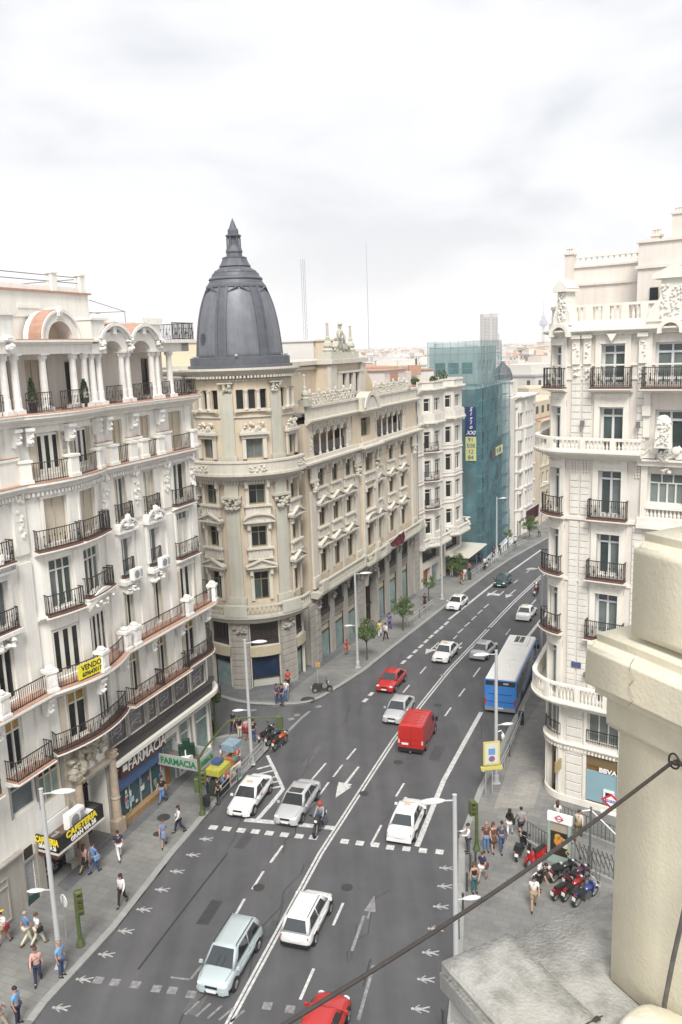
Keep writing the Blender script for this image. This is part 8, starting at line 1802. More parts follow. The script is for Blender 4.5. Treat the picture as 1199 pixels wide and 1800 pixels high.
    hm = MB(); hm.blob((h.x, h.y, h.z+.0), (.135, .15, .145), 9, 12, 8); helm = hm.mesh('helmet', [], True)
    bg_ = MB(); bg_.cbox((.26, .0, .98), (.1, .3, .26)); bg_.tube([(.24, .08, 1.1), (-.1, .1, 1.3), (-.13, .02, 1.46), (-.1, -.1, 1.3), (.24, -.08, 1.1)], .012, 4); bag = bg_.mesh('bag', [], False)
    for me in (body, shirt_s, shirt_l, top, tr, sh, shoes, hair_s, hair_l, skirt, cap_, helm, bag):
        if not me.materials: me.materials.append(None)
    POSES[(pose, fem)] = dict(body=body, shirt_s=shirt_s, shirt_l=shirt_l, top=top, trousers=tr, shorts=sh, shoes=shoes, hair_s=hair_s, hair_l=hair_l, skirt=skirt, cap=cap_, helmet=helm, bag=bag); return POSES[(pose, fem)]
C = dict(white=(.62, .62, .61), cream=(.52, .48, .38), blue=(.10, .19, .36), sky=(.16, .33, .55), jeans=(.045, .075, .16), navy=(.02, .025, .06), black=(.015, .015, .017), pink=(.55, .32, .29), brown=(.10, .055, .035), grey=(.25, .26, .28), khaki=(.26, .21, .13), red=(.45, .04, .03), yellow=(.6, .5, .08), olive=(.15, .13, .06), purple=(.09, .08, .28), pattern=(.16, .2, .33), darkred=(.22, .02, .03), slate=(.07, .075, .10), beige=(.42, .36, .28), teal=(.03, .10, .12), orange=(.45, .15, .04))
def cm(n): return mat('cloth_'+n, C[n], .85, .12, 12)
SK = mat('skin', (.42, .24, .17), .6); HR = dict(dark=mat('hair_black', (.012, .009, .008), .6), brown=mat('hair_brown', (.07, .035, .02), .6), grey=mat('hair_grey', (.3, .29, .28), .7), blond=mat('hair_blond', (.32, .22, .09), .6), bald=mat('hair_shaved', (.30, .18, .13), .6))
def mput(nm, me, o, m): p = put(nm, me, o); p.material_slots[0].link = 'OBJECT'; p.material_slots[0].material = m; return p
def person(u, v, face, label, top='white', bot='jeans', hair='dark', pose='walk', fem=False, h=1.74, legs='trousers', sleeve='s', long=False, bag=None, cap=None, helmet=None, dz=.14, P=None, bagm=None):
    P = P if P is not None else G(u, v, dz); K = pose_mesh(pose, fem); o = empty('person', tuple(P), R_(face-90), label, 'person'); o.scale = (h/1.80,)*3
    mput('body', K['body'], o, SK); mput('shirt' if sleeve != 'n' else 'top', K[{'s': 'shirt_s', 'l': 'shirt_l', 'n': 'top'}[sleeve]], o, cm(top))
    if legs in ('trousers', 'shorts', 'skirt'): mput(legs, K[legs], o, cm(bot))
    if legs == 'leggings': mput('trousers', K['trousers'], o, cm(bot)); mput('skirt', K['skirt'], o, cm(top))
    mput('shoes', K['shoes'], o, cm('black' if bot not in ('white', 'cream') else 'brown'))
    if helmet: mput('helmet', K['helmet'], o, cm(helmet))
    else:
        mput('hair', K['hair_l' if long else 'hair_s'], o, HR[hair])
        if cap: mput('cap', K['cap'], o, cm(cap))
    if bag: mput('bag', K['bag'], o, cm(bag))
    return o
# left pavement
person(8, 1660, 70, 'man in white T-shirt, khaki shorts and yellow cap at the left edge', 'white', 'khaki', cap='yellow', legs='shorts', bag='darkred'); person(50, 1661, 60, 'grey haired man in blue shirt and cream trousers walking away', 'blue', 'cream', 'grey', pose='walk2')
person(69, 1661, 50, 'woman in white top and cream trousers with black waist bag beside the grey haired man', 'white', 'cream', 'brown', fem=True, h=1.66, bag='black'); person(68, 1727, -75, 'man in pink shirt and dark jeans with shoulder bag', 'pink', 'navy', 'brown', pose='walk2', bag='black', sleeve='l')
person(109, 1716, -20, 'bald man in bright blue polo and jeans standing at the lamp post', 'sky', 'jeans', 'bald', pose='stand'); person(33, 1800, -10, 'dark haired man in blue T-shirt cut off by the bottom left edge', 'sky', 'navy', pose='stand'); person(3, 1812, 40, 'blond woman in pink at the very bottom left corner', 'pink', 'beige', 'blond', fem=True, h=1.62, long=True)
person(151, 1533, 65, 'woman in pale top and short dark skirt by the cafeteria', 'pink', 'black', 'brown', fem=True, h=1.62, legs='skirt', long=True); person(167, 1534, 60, 'man in blue shirt and jeans beside the woman in the dark skirt', 'blue', 'jeans', pose='walk2', bag='sky')
person(211, 1511, 120, 'man in dark shirt and white trousers walking on the left pavement', 'navy', 'white', h=1.72); person(216, 1590, -100, 'curly haired woman in loose white top and black leggings', 'white', 'black', fem=True, h=1.68, long=True, sleeve='l')
person(289, 1488, -80, 'woman in blue patterned dress walking towards the viewer', 'pattern', 'pattern', 'brown', fem=True, h=1.64, legs='skirt', pose='walk2'); person(316, 1463, -150, 'woman in white shirt and dark trousers carrying a white bag', 'white', 'navy', fem=True, h=1.66, long=True, sleeve='l', bag='white')
person(287, 1410, -110, 'man in black T-shirt and jeans at the pharmacy door', 'black', 'blue', h=1.74, pose='walk2'); person(384, 1412, 160, 'person in black holding a pale bag at the end of the yellow stall', 'black', 'black', fem=True, h=1.66, bag='beige', pose='stand')
person(391, 1352, 170, 'dark curly haired woman in white shirt between the two street stalls', 'white', 'beige', fem=True, h=1.66, long=True, pose='stand'); person(366, 1396, 20, 'man in navy behind the yellow stall', 'navy', 'navy', h=1.7, pose='stand'); person(372, 1378, 20, 'person in pale blue stooping behind the yellow stall', 'sky', 'white', pose='bend')
person(411, 1288, -110, 'woman in long black clothes crossing the side street', 'black', 'black', 'brown', fem=True, h=1.68); person(422, 1298, -60, 'woman in black top and cream trousers at the corner', 'black', 'cream', fem=True, h=1.66, long=True, pose='stand'); person(434, 1300, -60, 'woman in pink top and dark red skirt at the corner', 'pink', 'darkred', 'brown', fem=True, h=1.66, pose='stand', legs='skirt', bag='darkred'); person(446, 1304, 100, 'dark haired person in dark clothes behind the tall lamp post at the corner', 'black', 'jeans', h=1.7, pose='stand')
# pavement by the domed building
person(487, 1237, -40, 'woman in dark top and jeans, leftmost of the group at the rounded kerb', 'slate', 'jeans', fem=True, h=1.66, pose='stand', long=True); person(496, 1239, -140, 'man in navy, middle of the group at the rounded kerb', 'navy', 'jeans', h=1.74, pose='stand', bag='darkred'); person(504, 1231, -120, 'man in white shirt in the group at the rounded kerb', 'white', 'blue', h=1.74, pose='stand')
person(507, 1212, -60, 'person in orange red top and black trousers by the shop window of the tower', 'red', 'black', h=1.7, pose='walk'); person(609, 1150, -80, 'woman in bright red dress bending down by the pier', 'red', 'red', 'brown', fem=True, h=1.6, pose='bend', legs='skirt'); person(656, 1119, 0, 'person in violet shirt beside the first street tree', 'purple', 'purple', h=1.66, pose='stand')
person(668, 1119, -90, 'woman in yellow top and white trousers in the street group', 'yellow', 'white', fem=True, h=1.66, pose='walk2', long=True); person(678, 1125, 60, 'man in white shirt and black trousers walking away', 'white', 'black', h=1.72, sleeve='l'); person(685, 1106, 60, 'tall person in blue violet clothes near the portal', 'purple', 'purple', h=1.72, pose='walk2')
person(747, 1069, 60, 'woman in black by the railing near the second tree', 'black', 'black', 'brown', fem=True, h=1.7, pose='stand', legs='skirt'); person(811, 1027, -60, 'woman in dark red top and black skirt far up the pavement', 'darkred', 'black', fem=True, h=1.66, legs='skirt'); person(817, 1021, 60, 'person in white by the far tree, right of the woman in dark red', 'white', 'beige', h=1.7); person(794, 1013, 60, 'person all in white at the shop entrance far up the street', 'white', 'cream', fem=True, h=1.66, pose='bend'); person(776, 1022, 0, 'small figure in white shirt and blue trousers beside the far lamp post', 'white', 'blue', h=1.5, pose='stand'); person(825, 1010, 60, 'person in brown jacket behind the far tree', 'orange', 'black', h=1.7, pose='stand'); person(852, 1001, -60, 'person in white shirt by the hoarding', 'white', 'black', h=1.7, pose='stand')
for i, (u, v, t, l) in enumerate([(868, 980, 'navy', 'person in navy under the far lamp'), (878, 975, 'black', 'person in black passing the hoarding end'), (905, 962, 'white', 'person in white on the farthest pavement'), (948, 944, 'grey', 'person in grey at the far bend'), (842, 990, 'jeans', 'person in blue under the canopy')]): person(u, v, 60, l, t, 'black', h=1.72, pose='walk')
# right pavement
person(823, 1499, 190, 'man in white shirt leaning on a post with arms out toward the road', 'white', 'slate', h=1.72, pose='reach', sleeve='l'); person(855, 1497, -95, 'man in brown T-shirt and jeans next to the traffic light post', 'brown', 'blue', 'bald', h=1.74, pose='stand'); person(867, 1496, -80, 'woman in short brown dress beside the man in brown', 'brown', 'brown', 'brown', fem=True, h=1.68, pose='walk2', legs='skirt', long=True, sleeve='n')
person(882, 1496, -85, 'man in dark jacket and jeans walking toward the viewer', 'slate', 'jeans', h=1.74, sleeve='l'); person(896, 1470, 70, 'woman with long black hair, black top and white trousers', 'black', 'white', fem=True, h=1.66, long=True, sleeve='l', legs='trousers', bag='black'); person(916, 1470, 95, 'man in grey T-shirt and dark shorts walking away at the railing', 'grey', 'navy', h=1.76, legs='shorts')
person(848, 1549, 60, 'woman in blue top and white shorts with brown shoulder bag', 'navy', 'white', 'brown', fem=True, h=1.66, legs='shorts', bag='brown'); person(834, 1569, -80, 'woman in black sleeveless top with hand to her face', 'black', 'teal', 'brown', fem=True, h=1.66, pose='phone', long=True, sleeve='n')
person(938, 1597, -100, 'man in white T-shirt and khaki shorts beside the parked motorcycles', 'white', 'khaki', h=1.72, legs='shorts'); person(947, 1566, -40, 'dark haired person in black leaning at the white motorcycle', 'black', 'black', h=1.7, pose='bend'); person(1017, 1474, 60, 'man in cream jacket and olive trousers inside the metro railing', 'cream', 'olive', 'brown', h=1.72, sleeve='l'); person(980, 1455, 60, 'woman in white top behind the metro sign panel', 'white', 'jeans', 'brown', fem=True, h=1.66, long=True, pose='stand')
# riders
p = RIDE1.location; a = RIDE1.rotation_euler.z; person(0, 0, math.degrees(a), 'motorcycle rider in red helmet and grey jacket', 'grey', 'jeans', pose='ride', sleeve='l', helmet='red', h=1.78, P=p+Vector((-.35*math.cos(a), -.35*math.sin(a), .05))); p = RIDE2.location; a = RIDE2.rotation_euler.z; person(0, 0, math.degrees(a), 'rider in dark clothes with pale helmet far up the street', 'brown', 'black', pose='ride', sleeve='l', helmet='white', h=1.74, P=p+Vector((-.3*math.cos(a), -.3*math.sin(a), .0)))
# ================================================================== STREET FURNITURE
def lamp(P, ang, label, arm=1, low=True, h=8.5, extra=False):
    """tapered pole with a cobra-head luminaire at the top and a smaller one lower down on the other side"""
    o = empty('street_lamp', (P.x, P.y, P.z), ang, label, 'street lamp', 'street lamps along the avenue'); m = mat('lamp_grey', (.42, .43, .43), .5, .06, 2)
    b = MB(); b.lathe([(.17, 0), (.17, .5), (.12, .6), (.085, h-.05), (.1, h), (.02, h+.02)], 14); b.build('pole', m, o); b = MB(); b.box(-.22, .22, -.22, .22, 0, .05); b.build('base_plate', m, o)
    def head(s, z, k, nm='luminaire'):
        b = MB(); b.tube([(0, 0, z), (s*.45*k, 0, z+.02)], .035, 6); b.build('arm', m, o); b = MB(); vs = []
        rings = []
        for t, r, hh in ((0, .05, .05), (.15, .13, .09), (.45, .2, .14), (.75, .18, .12), (1, .06, .05)): rings.append([(s*(.4+t*1.0)*k, r*k*math.cos(a), z+.03+hh*k*math.sin(a)*(.9 if math.sin(a) > 0 else .5)) for a in [q*PI/5 for q in range(10)]])
        b.add(*ringloft(rings)); b.build(nm, mat('lamp_white', (.62, .63, .62), .35), o, smooth=True)
    head(arm, h-.25, 1.0)
    if low: head(-arm, 3.75, .75)
    if extra: b = MB(); b.tube([(0, 0, 3.3), (.3, 0, 3.4), (.42, 0, 3.2)], .03, 5); b.blob((.42, 0, 3.0), (.12, .12, .22), 1, 8, 6); b.build('camera_dome', mat('lamp_white', ()), o)
    return o
gp_ = lambda u, v: G(u, v, .14)
lamp(gp_(107, 1698), .1, 'street lamp on the left pavement in front of the cafeteria', 1); lamp(gp_(443, 1343), .1, 'street lamp at the corner rail in front of the side street', 1); lamp(gp_(629, 1173), .1, 'street lamp beside the first lollipop tree', 1); lamp(gp_(777, 1053), .1, 'street lamp in front of the bay window building', 1, False); lamp(gp_(873, 980), .1, 'street lamp in front of the teal netting', 1, False); lamp(G(948, 938, .14), .1, 'farthest street lamp near the bend', 1, False)
lamp(gp_(872, 1376), .1, 'street lamp with bus stop panel beside the bus', -1, True, extra=True); lamp(G(802, 1722, .14), .1, 'street lamp rising in front of the right plaza, nearest the ledge', -1); lamp(G(951, 1165, .14), .1, 'street lamp half hidden behind the rounded corner building', -1, False)
def tlight(P, ang, label, h=2.5, heads=((0, 2.3, .0),), arm=None, bin_=False):
    o = empty('traffic_light', (P.x, P.y, P.z), ang, label, 'traffic light'); b = MB(); b.lathe([(.2, 0), (.2, .08), (.14, .25), (.1, .35), (.085, h)], 12); b.build('post', M_GPOST, o)
    for dx, z, rz in heads:
        M = Matrix.Translation((dx, 0, z)) @ Matrix.Rotation(rz, 4, 'Z'); b = MB(); b.M = M; b.box(-.16, .16, -.14, .14, -.42, .42); H_ = put('signal_head', bev(b.mesh('signal_head', M_GPOST), .02), o)
        for k, c in enumerate(((.10, .01, .01), (.12, .07, .01), (.01, .08, .03))): b = MB(); b.M = M @ Matrix.Translation((0, -.15, .26-.26*k)) @ TX; b.lathe([(.09, 0), (.085, .012)], 10); b.build('lens', mat('lens_%d' % k, c, .3), H_); b = MB(); b.M = M; [b.box(-.1+.2*math.sin(0), .1, -.27, -.14, .36-.26*k, .375-.26*k)]; b.build('visor', M_GPOST, H_)
    if arm:
        b = MB(); b.tube([(0, 0, h-.1)]+[(arm*(.42*math.sin(t*PI/10)**1.2), 0, h-.1+2.35*math.sin(t*PI/10*.98)) for t in range(1, 5)]+[(arm*.5, 0, h+2.3), (arm, 0, h+2.32)], [.08]+[.058]*4+[.045, .035], 8); b.build('arm', M_GPOST, o)
    if bin_: b = MB(); b.lathe([(.16, .55), (.2, .6), (.2, 1.15), (.17, 1.15)], 12, (.3, 0)); b.build('litter_bin', M_BLK, o)
    return o
tlight(G(142, 1662, .14), R_(-15), 'green pedestrian light on a short post at the left kerb', 2.7, ((.16, 2.4, .6), (.18, 2.05, .6)))
tlight(G(356, 1432, .14), R_(0), 'tall green signal post with a long arm reaching over the taxi', 3.6, ((4.75, 5.55, PI*.98), (.2, 2.3, 0), (-.2, 1.9, PI/2)), arm=4.6, bin_=True)
tlight(G(380, 1294, .14), R_(10), 'green traffic light with litter bin on the side street corner', 2.9, ((-.05, 3.1, 0), (.28, 2.9, .5)), bin_=False)
tlight(G(838, 1494, .14), R_(0), 'green traffic light post on the right kerb by the crossing', 2.7, ((-.22, 2.45, .3),))
def bin_thing(P, lab, m): o = empty('litter_bin', tuple(P), 0, lab, 'litter bin'); b = MB(); b.lathe([(.17, 0), (.2, .05), (.21, .85), (.18, .9)], 12); b.build('barrel', m, o); b = MB(); b.lathe([(.21, .9), (.22, .93), (.05, 1.0)], 12); b.build('lid', m, o)
bin_thing(G(372, 1288, .14), 'dark litter bin beside the traffic light in the side street', M_BLK); bin_thing(G(916, 1273, .14), 'dark cylindrical litter bin on the right pavement behind the railing', mat('bin_dark', (.03, .035, .035), .5)); bin_thing(G(826, 1019, .14), 'green litter bin at the end of the far railing', mat('bin_green', (.03, .06, .04), .5))
# bollards
BO = MB(); BO.lathe([(.07, 0), (.055, .05), (.05, .85), (.065, .88), (.065, .98), (.03, 1.02)], 10); BO = BO.mesh('bollard', mat('bollard_grey', (.045, .05, .05), .5))
for u, v, l in [(827, 1532, 'dark bollard right behind the lamp pole near the man in white'), (821, 1566, 'bollard beside the woman with hand to her face'), (814, 1603, 'bollard just right of the near lamp below the cable'), (806, 1650, 'bollard next to the near lamp pole above the ledge'), (801, 1700, 'bollard hidden low by the ledge corner'), (779, 1812, 'bollard at the bottom edge left of the ledge'), (836, 1526, 'bollard nearest the traffic light on the right kerb'),
                (345, 1222, 'slim dark bollard on the slate pavement of the side street'), (388, 1225, 'second slim bollard at the side street kerb'), (358, 1219, 'bollard in the shade of the side street'), (952, 1190, 'dark bollard at the kerb behind the bus')]:
    P = G(u, v, .14); put('bollard', BO, None, tuple(P), label=l, cat='bollard', group='bollards along the kerbs')
# railings
def rail(pts, label, h=.95, bars=2, m=None, name='pedestrian_railing'):
    P = [G(u, v, .14) for u, v in pts]; o = empty(name, tuple(P[0]), 0, label, 'railing'); m = m or mat('rail_steel', (.45, .46, .46), .4, metal=.5); p0 = P[0]
    for k in range(bars): b = MB(); b.tube([q+Vector((0, 0, h-.32*k))-p0 for q in P], .028, 6); b.build('rail_bar', m, o)
    for A, B in zip(P, P[1:]):
        L = (B-A).length; n = max(1, round(L/1.9))
        for k in range(n+1): q = A+(B-A)*k/n-p0; b = MB(); b.tube([q, q+Vector((0, 0, h))], .03, 6); b.build('post', m, o)
    return o
rail([(385, 1412), (418, 1375), (462, 1326)], 'two-bar steel railing along the kerb in front of the street stalls'); rail([(716, 1103), (738, 1086), (762, 1068)], 'steel railing at the kerb between the first and second tree'); rail([(827, 1018), (850, 1003), (878, 985)], 'steel railing at the kerb in front of the shop canopy'); rail([(885, 982), (905, 968), (940, 952)], 'farthest steel railing along the left kerb'); rail([(877, 1372), (896, 1330), (922, 1262)], 'tubular railing at the right kerb behind the bus stop', .95)
# bus stop panel on two posts next to the lamp, and round sign by left lamp
P = G(864, 1396, .14); o = empty('bus_stop_panel', tuple(P), .12, 'yellow framed information panel on two posts beside the lamp pole', 'sign'); M_YF = mat('frame_yellow', (.5, .45, .12), .5)
b = MB(); b.tube([(-.35, 0, 0), (-.35, 0, 2.6)], .03, 6); b.tube([(.05, 0, 0), (.05, 0, 2.6)], .04, 6); b.build('post', M_STEEL, o); b = MB(); b.box(-.5, .5, -.05, .05, 1.9, 3.35); b.build('frame', M_YF, o); MB().box(-.4, .4, -.06, -.05, 2.0, 3.27).build('notice', mat('notice_cream', (.55, .54, .45), .6), o); MB().box(-.2, .2, -.065, -.06, 2.55, 2.95).build('notice_picture', mat('notice_blue', (.12, .25, .5), .6), o)
b = MB(); b.M = Matrix.Translation((0, -.065, 2.3)) @ TX; b.lathe([(.19, 0), (.18, .01)], 16); b.build('notice_disc', mat('notice_violet', (.2, .1, .2), .5), o); b = MB(); b.box(-.65, .65, -.12, .12, 1.62, 1.78); b.lathe([(.12, 1.55), (.12, 1.75)], 10, (.5, 0)); b.lathe([(.12, 1.55), (.12, 1.75)], 10, (-.5, 0)); b.build('fixing_bar', M_YF, o)
b = MB(); b.tube([(-.35, 0, 0), (-.35, 0, 1.6)], .02, 5); b.build('brace', M_STEEL, o)
P = gp_(119, 1648); o = empty('round_sign', tuple(P), .8, 'round traffic sign seen from the side on the left lamp pole', 'sign'); b = MB(); b.M = Matrix.Translation((0, 0, 1.9)) @ Matrix.Rotation(PI/2, 4, 'Y'); b.lathe([(.3, 0), (.3, .03)], 18); b.build('disc', M_WHITE, o); b = MB(); b.tube([(-.05, 0, 0), (-.05, 0, 2.2)], .025, 5); b.build('post', M_STEEL, o)
P = G(559, 1207, .14); o = empty('parking_post', tuple(P), 0, 'slim post with an orange brown panel beside the dark moped', 'sign post'); b = MB(); b.tube([(0, 0, 0), (0, 0, 1.7)], .05, 7); b.build('post', M_STEEL, o); b = MB(); b.cbox((.05, 0, 1.85), (.4, .25, .3)); b.build('panel', mat('panel_ochre', (.42, .25, .09), .5), o)
# street trees: clipped crowns on slim trunks
def crown_mesh(seed, r=1.3, n=2900, flat=.85):
    q = random.Random(seed); b = MB(); cl = []
    for k in range(26):
        p = Vector((q.gauss(0, 1), q.gauss(0, 1), q.gauss(0, 1))).normalized()*q.uniform(.35, .92)*r; p.z *= flat; cl.append((p, q.uniform(.16, .34)*r))
    for k in range(n):
        c, cr_ = q.choice(cl); p = c+Vector((q.gauss(0, 1), q.gauss(0, 1), q.gauss(0, 1))).normalized()*cr_*q.uniform(.5, 1.05); s = q.uniform(.04, .085); u = Vector((q.uniform(-1, 1), q.uniform(-1, 1), q.uniform(-.6, .6))).normalized()*s; v = u.cross(Vector((q.uniform(-1, 1), q.uniform(-1, 1), q.uniform(-1, 1)))).normalized()*s*.6; b.cur = 0 if q.random() < .7 else 1; b.quad(p-u, p+v, p+u, p-v)
    return b.mesh('crown', [M_FOL, mat('foliage_bright', (.12, .19, .05), .75, .3, 4)])
CRN = [crown_mesh(1), crown_mesh(2), crown_mesh(3, 1.0, 1200)]; BARK = mat('bark', (.09, .07, .05), .9, .3, 8)
def tree(P, h, label, k, s=1.0):
    o = empty('street_tree', tuple(P), k*1.3, label, 'tree', 'clipped trees along the pavement'); b = MB(); b.tube([(0, 0, 0), (.03, .02, h*.5), (0, 0, h)], [.08, .06, .055], 7)
    for a in range(5): t = a*1.256; b.tube([(0, 0, h*.88), (.3*math.cos(t), .3*math.sin(t), h+.25), (.55*math.cos(t), .55*math.sin(t), h+.75)], [.035, .025, .012], 5)
    b.build('trunk', BARK, o); c = put('crown', CRN[k % 3], o, (0, 0, h+.75)); c.scale = (s, s, s)
tree(gp_(645, 1160), 1.8, 'clipped round tree beside the lamp, first of the row', 0, 1.0); tree(gp_(709, 1108), 1.75, 'clipped round tree at the end of the steel railing, second of the row', 1, 1.0); tree(gp_(754, 1058), 1.6, 'small tree left of the lamp before the bay building', 2, .95); tree(gp_(803, 1014), 1.2, 'broad tree in front of the shop canopy', 1, 1.15); tree(gp_(850, 972), 1.9, 'thin tree in front of the netting', 0, .85); tree(gp_(893, 965), 1.6, 'small tree by the end of the netting', 2, .8); tree(gp_(931, 950), 2.0, 'round tree alone near the far bend', 1, 1.1)
# shop canopy with tables far up
P = G(842, 1000, .14); o = empty('terrace_canopy', tuple(P), math.atan2(1, .5), 'pale flat canopy over the pavement before the netting', 'canopy'); b = MB(); b.box(-5, 3.0, -.2, 3.6, 2.6, 2.72, ty=.95); b.build('roof', mat('canvas_pale', (.5, .48, .42), .7), o)
for x in (-4.7, -1, 2.7): b = MB(); b.tube([(x, 0, 0), (x, 0, 2.6)], .05, 6); b.build('post', mat('canopy_post', (.1, .15, .25), .5), o)
# street stalls by the rail
def stall(P, ang, label, base, top, w_=1.1, d=.7, h=1.75, tall=False):
    o = empty('market_stall', tuple(P), ang, label, 'stall'); b = MB(); b.box(-w_/2, w_/2, -d/2, d/2, .0, h*.55); b.build('cabinet', base, o); b = MB(); b.box(-w_/2-.1, w_/2+.1, -d/2-.1, d/2+.1, h*.8, h); b.build('roof', top, o)
    b = MB(); [b.tube([(x, y, h*.5), (x, y, h*.82)], .025, 5) for x in (-w_/2+.05, w_/2-.05) for y in (-d/2+.05, d/2-.05)]; b.build('frame', M_STEEL, o); q = random.Random(int(ang*100)+3)
    for k in range(14): c = [(.5, .1, .08), (.1, .2, .4), (.5, .45, .3), (.1, .3, .15), (.5, .3, .1), (.6, .6, .6)][k % 6]; x = q.uniform(-w_/2, w_/2-.2); z = q.uniform(h*.5, h*.72); b = MB(); b.box(x, x+q.uniform(.12, .25), -d/2-.05-.01*k, -d/2+.05, z, z+q.uniform(.1, .3)); b.build('magazine', mat('print_%d' % (k % 6), c, .6, .3, 9), o)
    for k in range(8): c = k % 6; b = MB(); b.box(w_/2+.01*k, w_/2+.03+.01*k, -d/2+.08*k, -d/2+.08*k+.1, .3+.1*(k % 3), .7+.1*(k % 3)); b.build('magazine', mat('print_%d' % c, (.3, .3, .3)), o)
    return o
stall(G(386, 1392, .14), R_(68), 'yellow street stall with dark front at the kerb railing', mat('stall_dark', (.04, .05, .04), .6, .3, 6), mat('stall_yellow', (.42, .40, .06), .5, .2, 5), 1.2, .75, 1.75); MB().box(-.3, .3, -.25, .25, 1.9, 2.15).build('parcel', mat('parcel_blue', (.05, .09, .20), .6), None, tuple(G(386, 1392)), R_(68), label='blue parcel lying on the yellow stall roof', cat='parcel')
stall(G(410, 1358, .14), R_(66), 'blue roofed street stall hung with orange prints', mat('stall_orange', (.40, .16, .08), .6, .4, 7), mat('stall_blue', (.22, .30, .36), .6, .3, 6), .85, .7, 2.1)
P = G(415, 1375, .14); o = empty('magazine_rack', tuple(P), R_(62), 'low rack of colourful papers beside the blue stall', 'rack'); b = MB(); b.box(-.6, .6, -.03, .03, 0, 1.15); b.build('board', M_BOARD if 'M_BOARD' in globals() else M_WHITE, o)
for k in range(12): b = MB(); b.box(-.55+.28*(k % 4), -.32+.28*(k % 4), -.06, -.03, .2+.32*(k//4), .46+.32*(k//4)); b.build('magazine', mat('print_%d' % (k % 6), (.3, .3, .3)), o)
# ---- metro entrance on the right
MG = mat('metro_green', (.27, .36, .31), .5, .08, 3); M_RL = mat('metro_rail', (.10, .11, .11), .5); PA = G(965, 1512, .14); PBm = G(1000, 1523, .14)
am = math.atan2(PBm.y-PA.y, PBm.x-PA.x); o = empty('metro_information_board', tuple(PA), am, 'green framed metro panel with red diamond logo and an orange poster', 'sign panel'); wm = (PBm-PA).length
for x in (0, wm): MB().box(x-.07, x+.07, -.07, .07, 0, 2.75).build('post', MG, o)
MB().box(-.1, wm+.12, -.09, .09, 2.3, 2.78).build('header_board', M_WHITE, o); MB().box(.07, wm-.07, -.04, .04, 0, .45).build('base_panel', MG, o); MB().box(.07, wm-.07, -.04, .04, .45, 1.75).build('poster', mat('poster_dark', (.03, .025, .02), .3, .4, 5), o); MB().box(.07, wm-.07, .0, .03, 1.75, 2.3).build('beige_panel', mat('panel_beige', (.34, .29, .22), .6), o)
for k, (x, z, r, c) in enumerate([(.55, 1.25, .3, (.55, .22, .03)), (.85, 1.2, .26, (.6, .5, .38)), (.45, 1.5, .16, (.5, .3, .06)), (1.0, .75, .14, (.5, .28, .05))]): b = MB(); b.M = Matrix.Translation((x, -.042, z)) @ TX; b.lathe([(r, 0), (r*.97, .008)], 14); b.build('poster_print', mat('poster_c%d' % k, c, .5, .3, 7), o)
def metro_logo(o, x, z, s, y):
    b = MB(); b.extr([(x-s*1.25, z), (x, z+s), (x+s*1.25, z), (x, z-s)], y-.02, y); b.build('metro_diamond', mat('metro_red', (.55, .03, .04), .4), o); b = MB(); b.extr([(x-s*.85, z), (x, z+s*.66), (x+s*.85, z), (x, z-s*.66)], y-.026, y-.02); b.build('metro_field', M_WHITE, o); b = MB(); b.box(x-s*.72, x+s*.72, y-.034, y-.026, z-s*.17, z+s*.17); b.build('metro_bar', mat('metro_blue', (.03, .06, .35), .4), o)
    text('METRO', 'lettering', M_WHITE, o, tm(x, y-.036, z), s*.34, ext=.003)
metro_logo(o, wm/2, 2.54, .2, -.09)
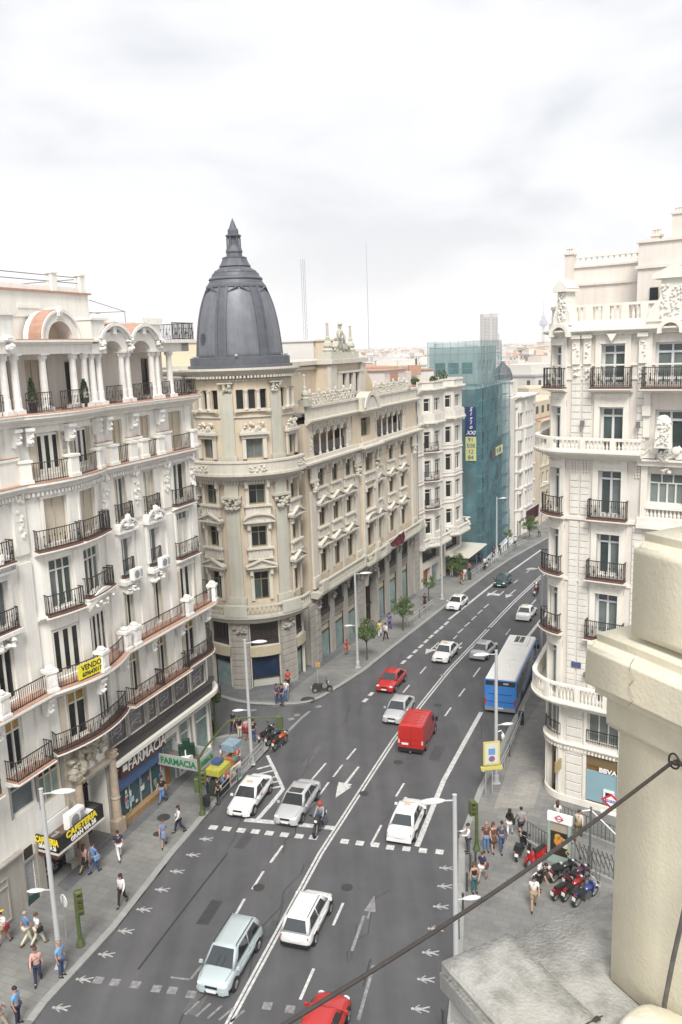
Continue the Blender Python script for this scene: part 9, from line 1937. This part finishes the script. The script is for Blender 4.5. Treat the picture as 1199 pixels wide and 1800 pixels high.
def irail(pts, label, h=1.0, name='metro_railing', bars=None):
    P = [G(u, v, .14) for u, v in pts]; p0 = P[0]; o = empty(name, tuple(p0), 0, label, 'railing'); b = MB(); g = MB()
    for A, B in zip(P, P[1:]):
        A, B = A-p0, B-p0; d = (B-A); L = d.length; d.normalize(); n = Vector((-d.y, d.x, 0))*.12; b.add([A-n, B-n, B+n, A+n, A-n+UP*.22, B-n+UP*.22, B+n+UP*.22, A+n+UP*.22], [(4, 5, 6, 7), (0, 1, 5, 4), (1, 2, 6, 5), (2, 3, 7, 6), (3, 0, 4, 7)])
        g.tube([A+UP*(h+.22), B+UP*(h+.22)], .03, 5); g.tube([A+UP*.35, B+UP*.35], .018, 4); k_ = int(L/.2)
        for k in range(k_+1): q = A+(B-A)*k/k_; g.tube([q+UP*.22, q+UP*(h+.2)], .018 if k % 5 else .03, 4)
    b.build('granite_base', M_KERB, o); g.build('iron_bars', M_RL, o)
irail([(927, 1480), (962, 1503)], 'short metro railing left of the poster panel'); irail([(1003, 1519), (1040, 1535), (1078, 1553)], 'metro railing right of the poster panel'); irail([(980, 1449), (1030, 1470), (1085, 1492)], 'far metro railing in front of the bank')
P = G(1036, 1534, .14); o = empty('handrail_post', tuple(P), .3, 'dark metro post with a white handrail slanting down the stairs', 'post'); b = MB(); b.tube([(0, 0, 0), (0, 0, 3.6)], .06, 8); b.build('post', M_RL, o); b = MB(); b.tube([(-.5, 0, 3.5), (0, .0, 3.45), (1.9, -.3, 1.3)], .035, 6); b.build('handrail', M_WHITE, o)
P = G(1066, 1512, .14); o = empty('metro_sign', tuple(P), -.6, 'red diamond metro sign on a post at the edge of the pier', 'sign'); b = MB(); b.tube([(.9, 0, 0), (.9, 0, 3.8)], .05, 6); b.tube([(.9, 0, 3.4), (0, 0, 3.4)], .03, 5); b.build('post', M_RL, o); metro_logo(o, .15, 3.35, .42, 0); MB().box(-.35, .75, -.06, .02, 2.6, 2.75).build('sign_strip', M_WHITE, o)
b = MB()
for k in range(9):
    A, B = G(1010+8*k, 1478+3*k, .15), G(1022+8*k, 1510+3.2*k, .15); strip(b, tuple(A.xy), tuple(B.xy), .06, .152)
b.build('stair_nosing', mat('stair_dark', (.05, .05, .05), .8), bpy.data.objects['pavement.002'])
irail([(1028, 1567), (1054, 1556)], 'short low railing at the right behind the motorcycles', .6, 'low_railing')
# floor lights / small wires crossing between buildings
o = empty('overhead_wire', (0, 0, 0), 0, 'thin wires strung along the facade of the domed building', 'wire'); b = MB(); b.tube([DB.matrix_basis @ Vector((1.8, -.2, 15.8)) if False else (FWD := Matrix.Translation(DB.location) @ Matrix.Rotation(DB.rotation_euler.z, 4, 'Z')) @ Vector((1.8, -.3, 15.9)), FWD @ Vector((12, -.5, 15.7)), FWD @ Vector((29, -.3, 15.9))], .015, 4); b.build('wire', M_BLK, o)
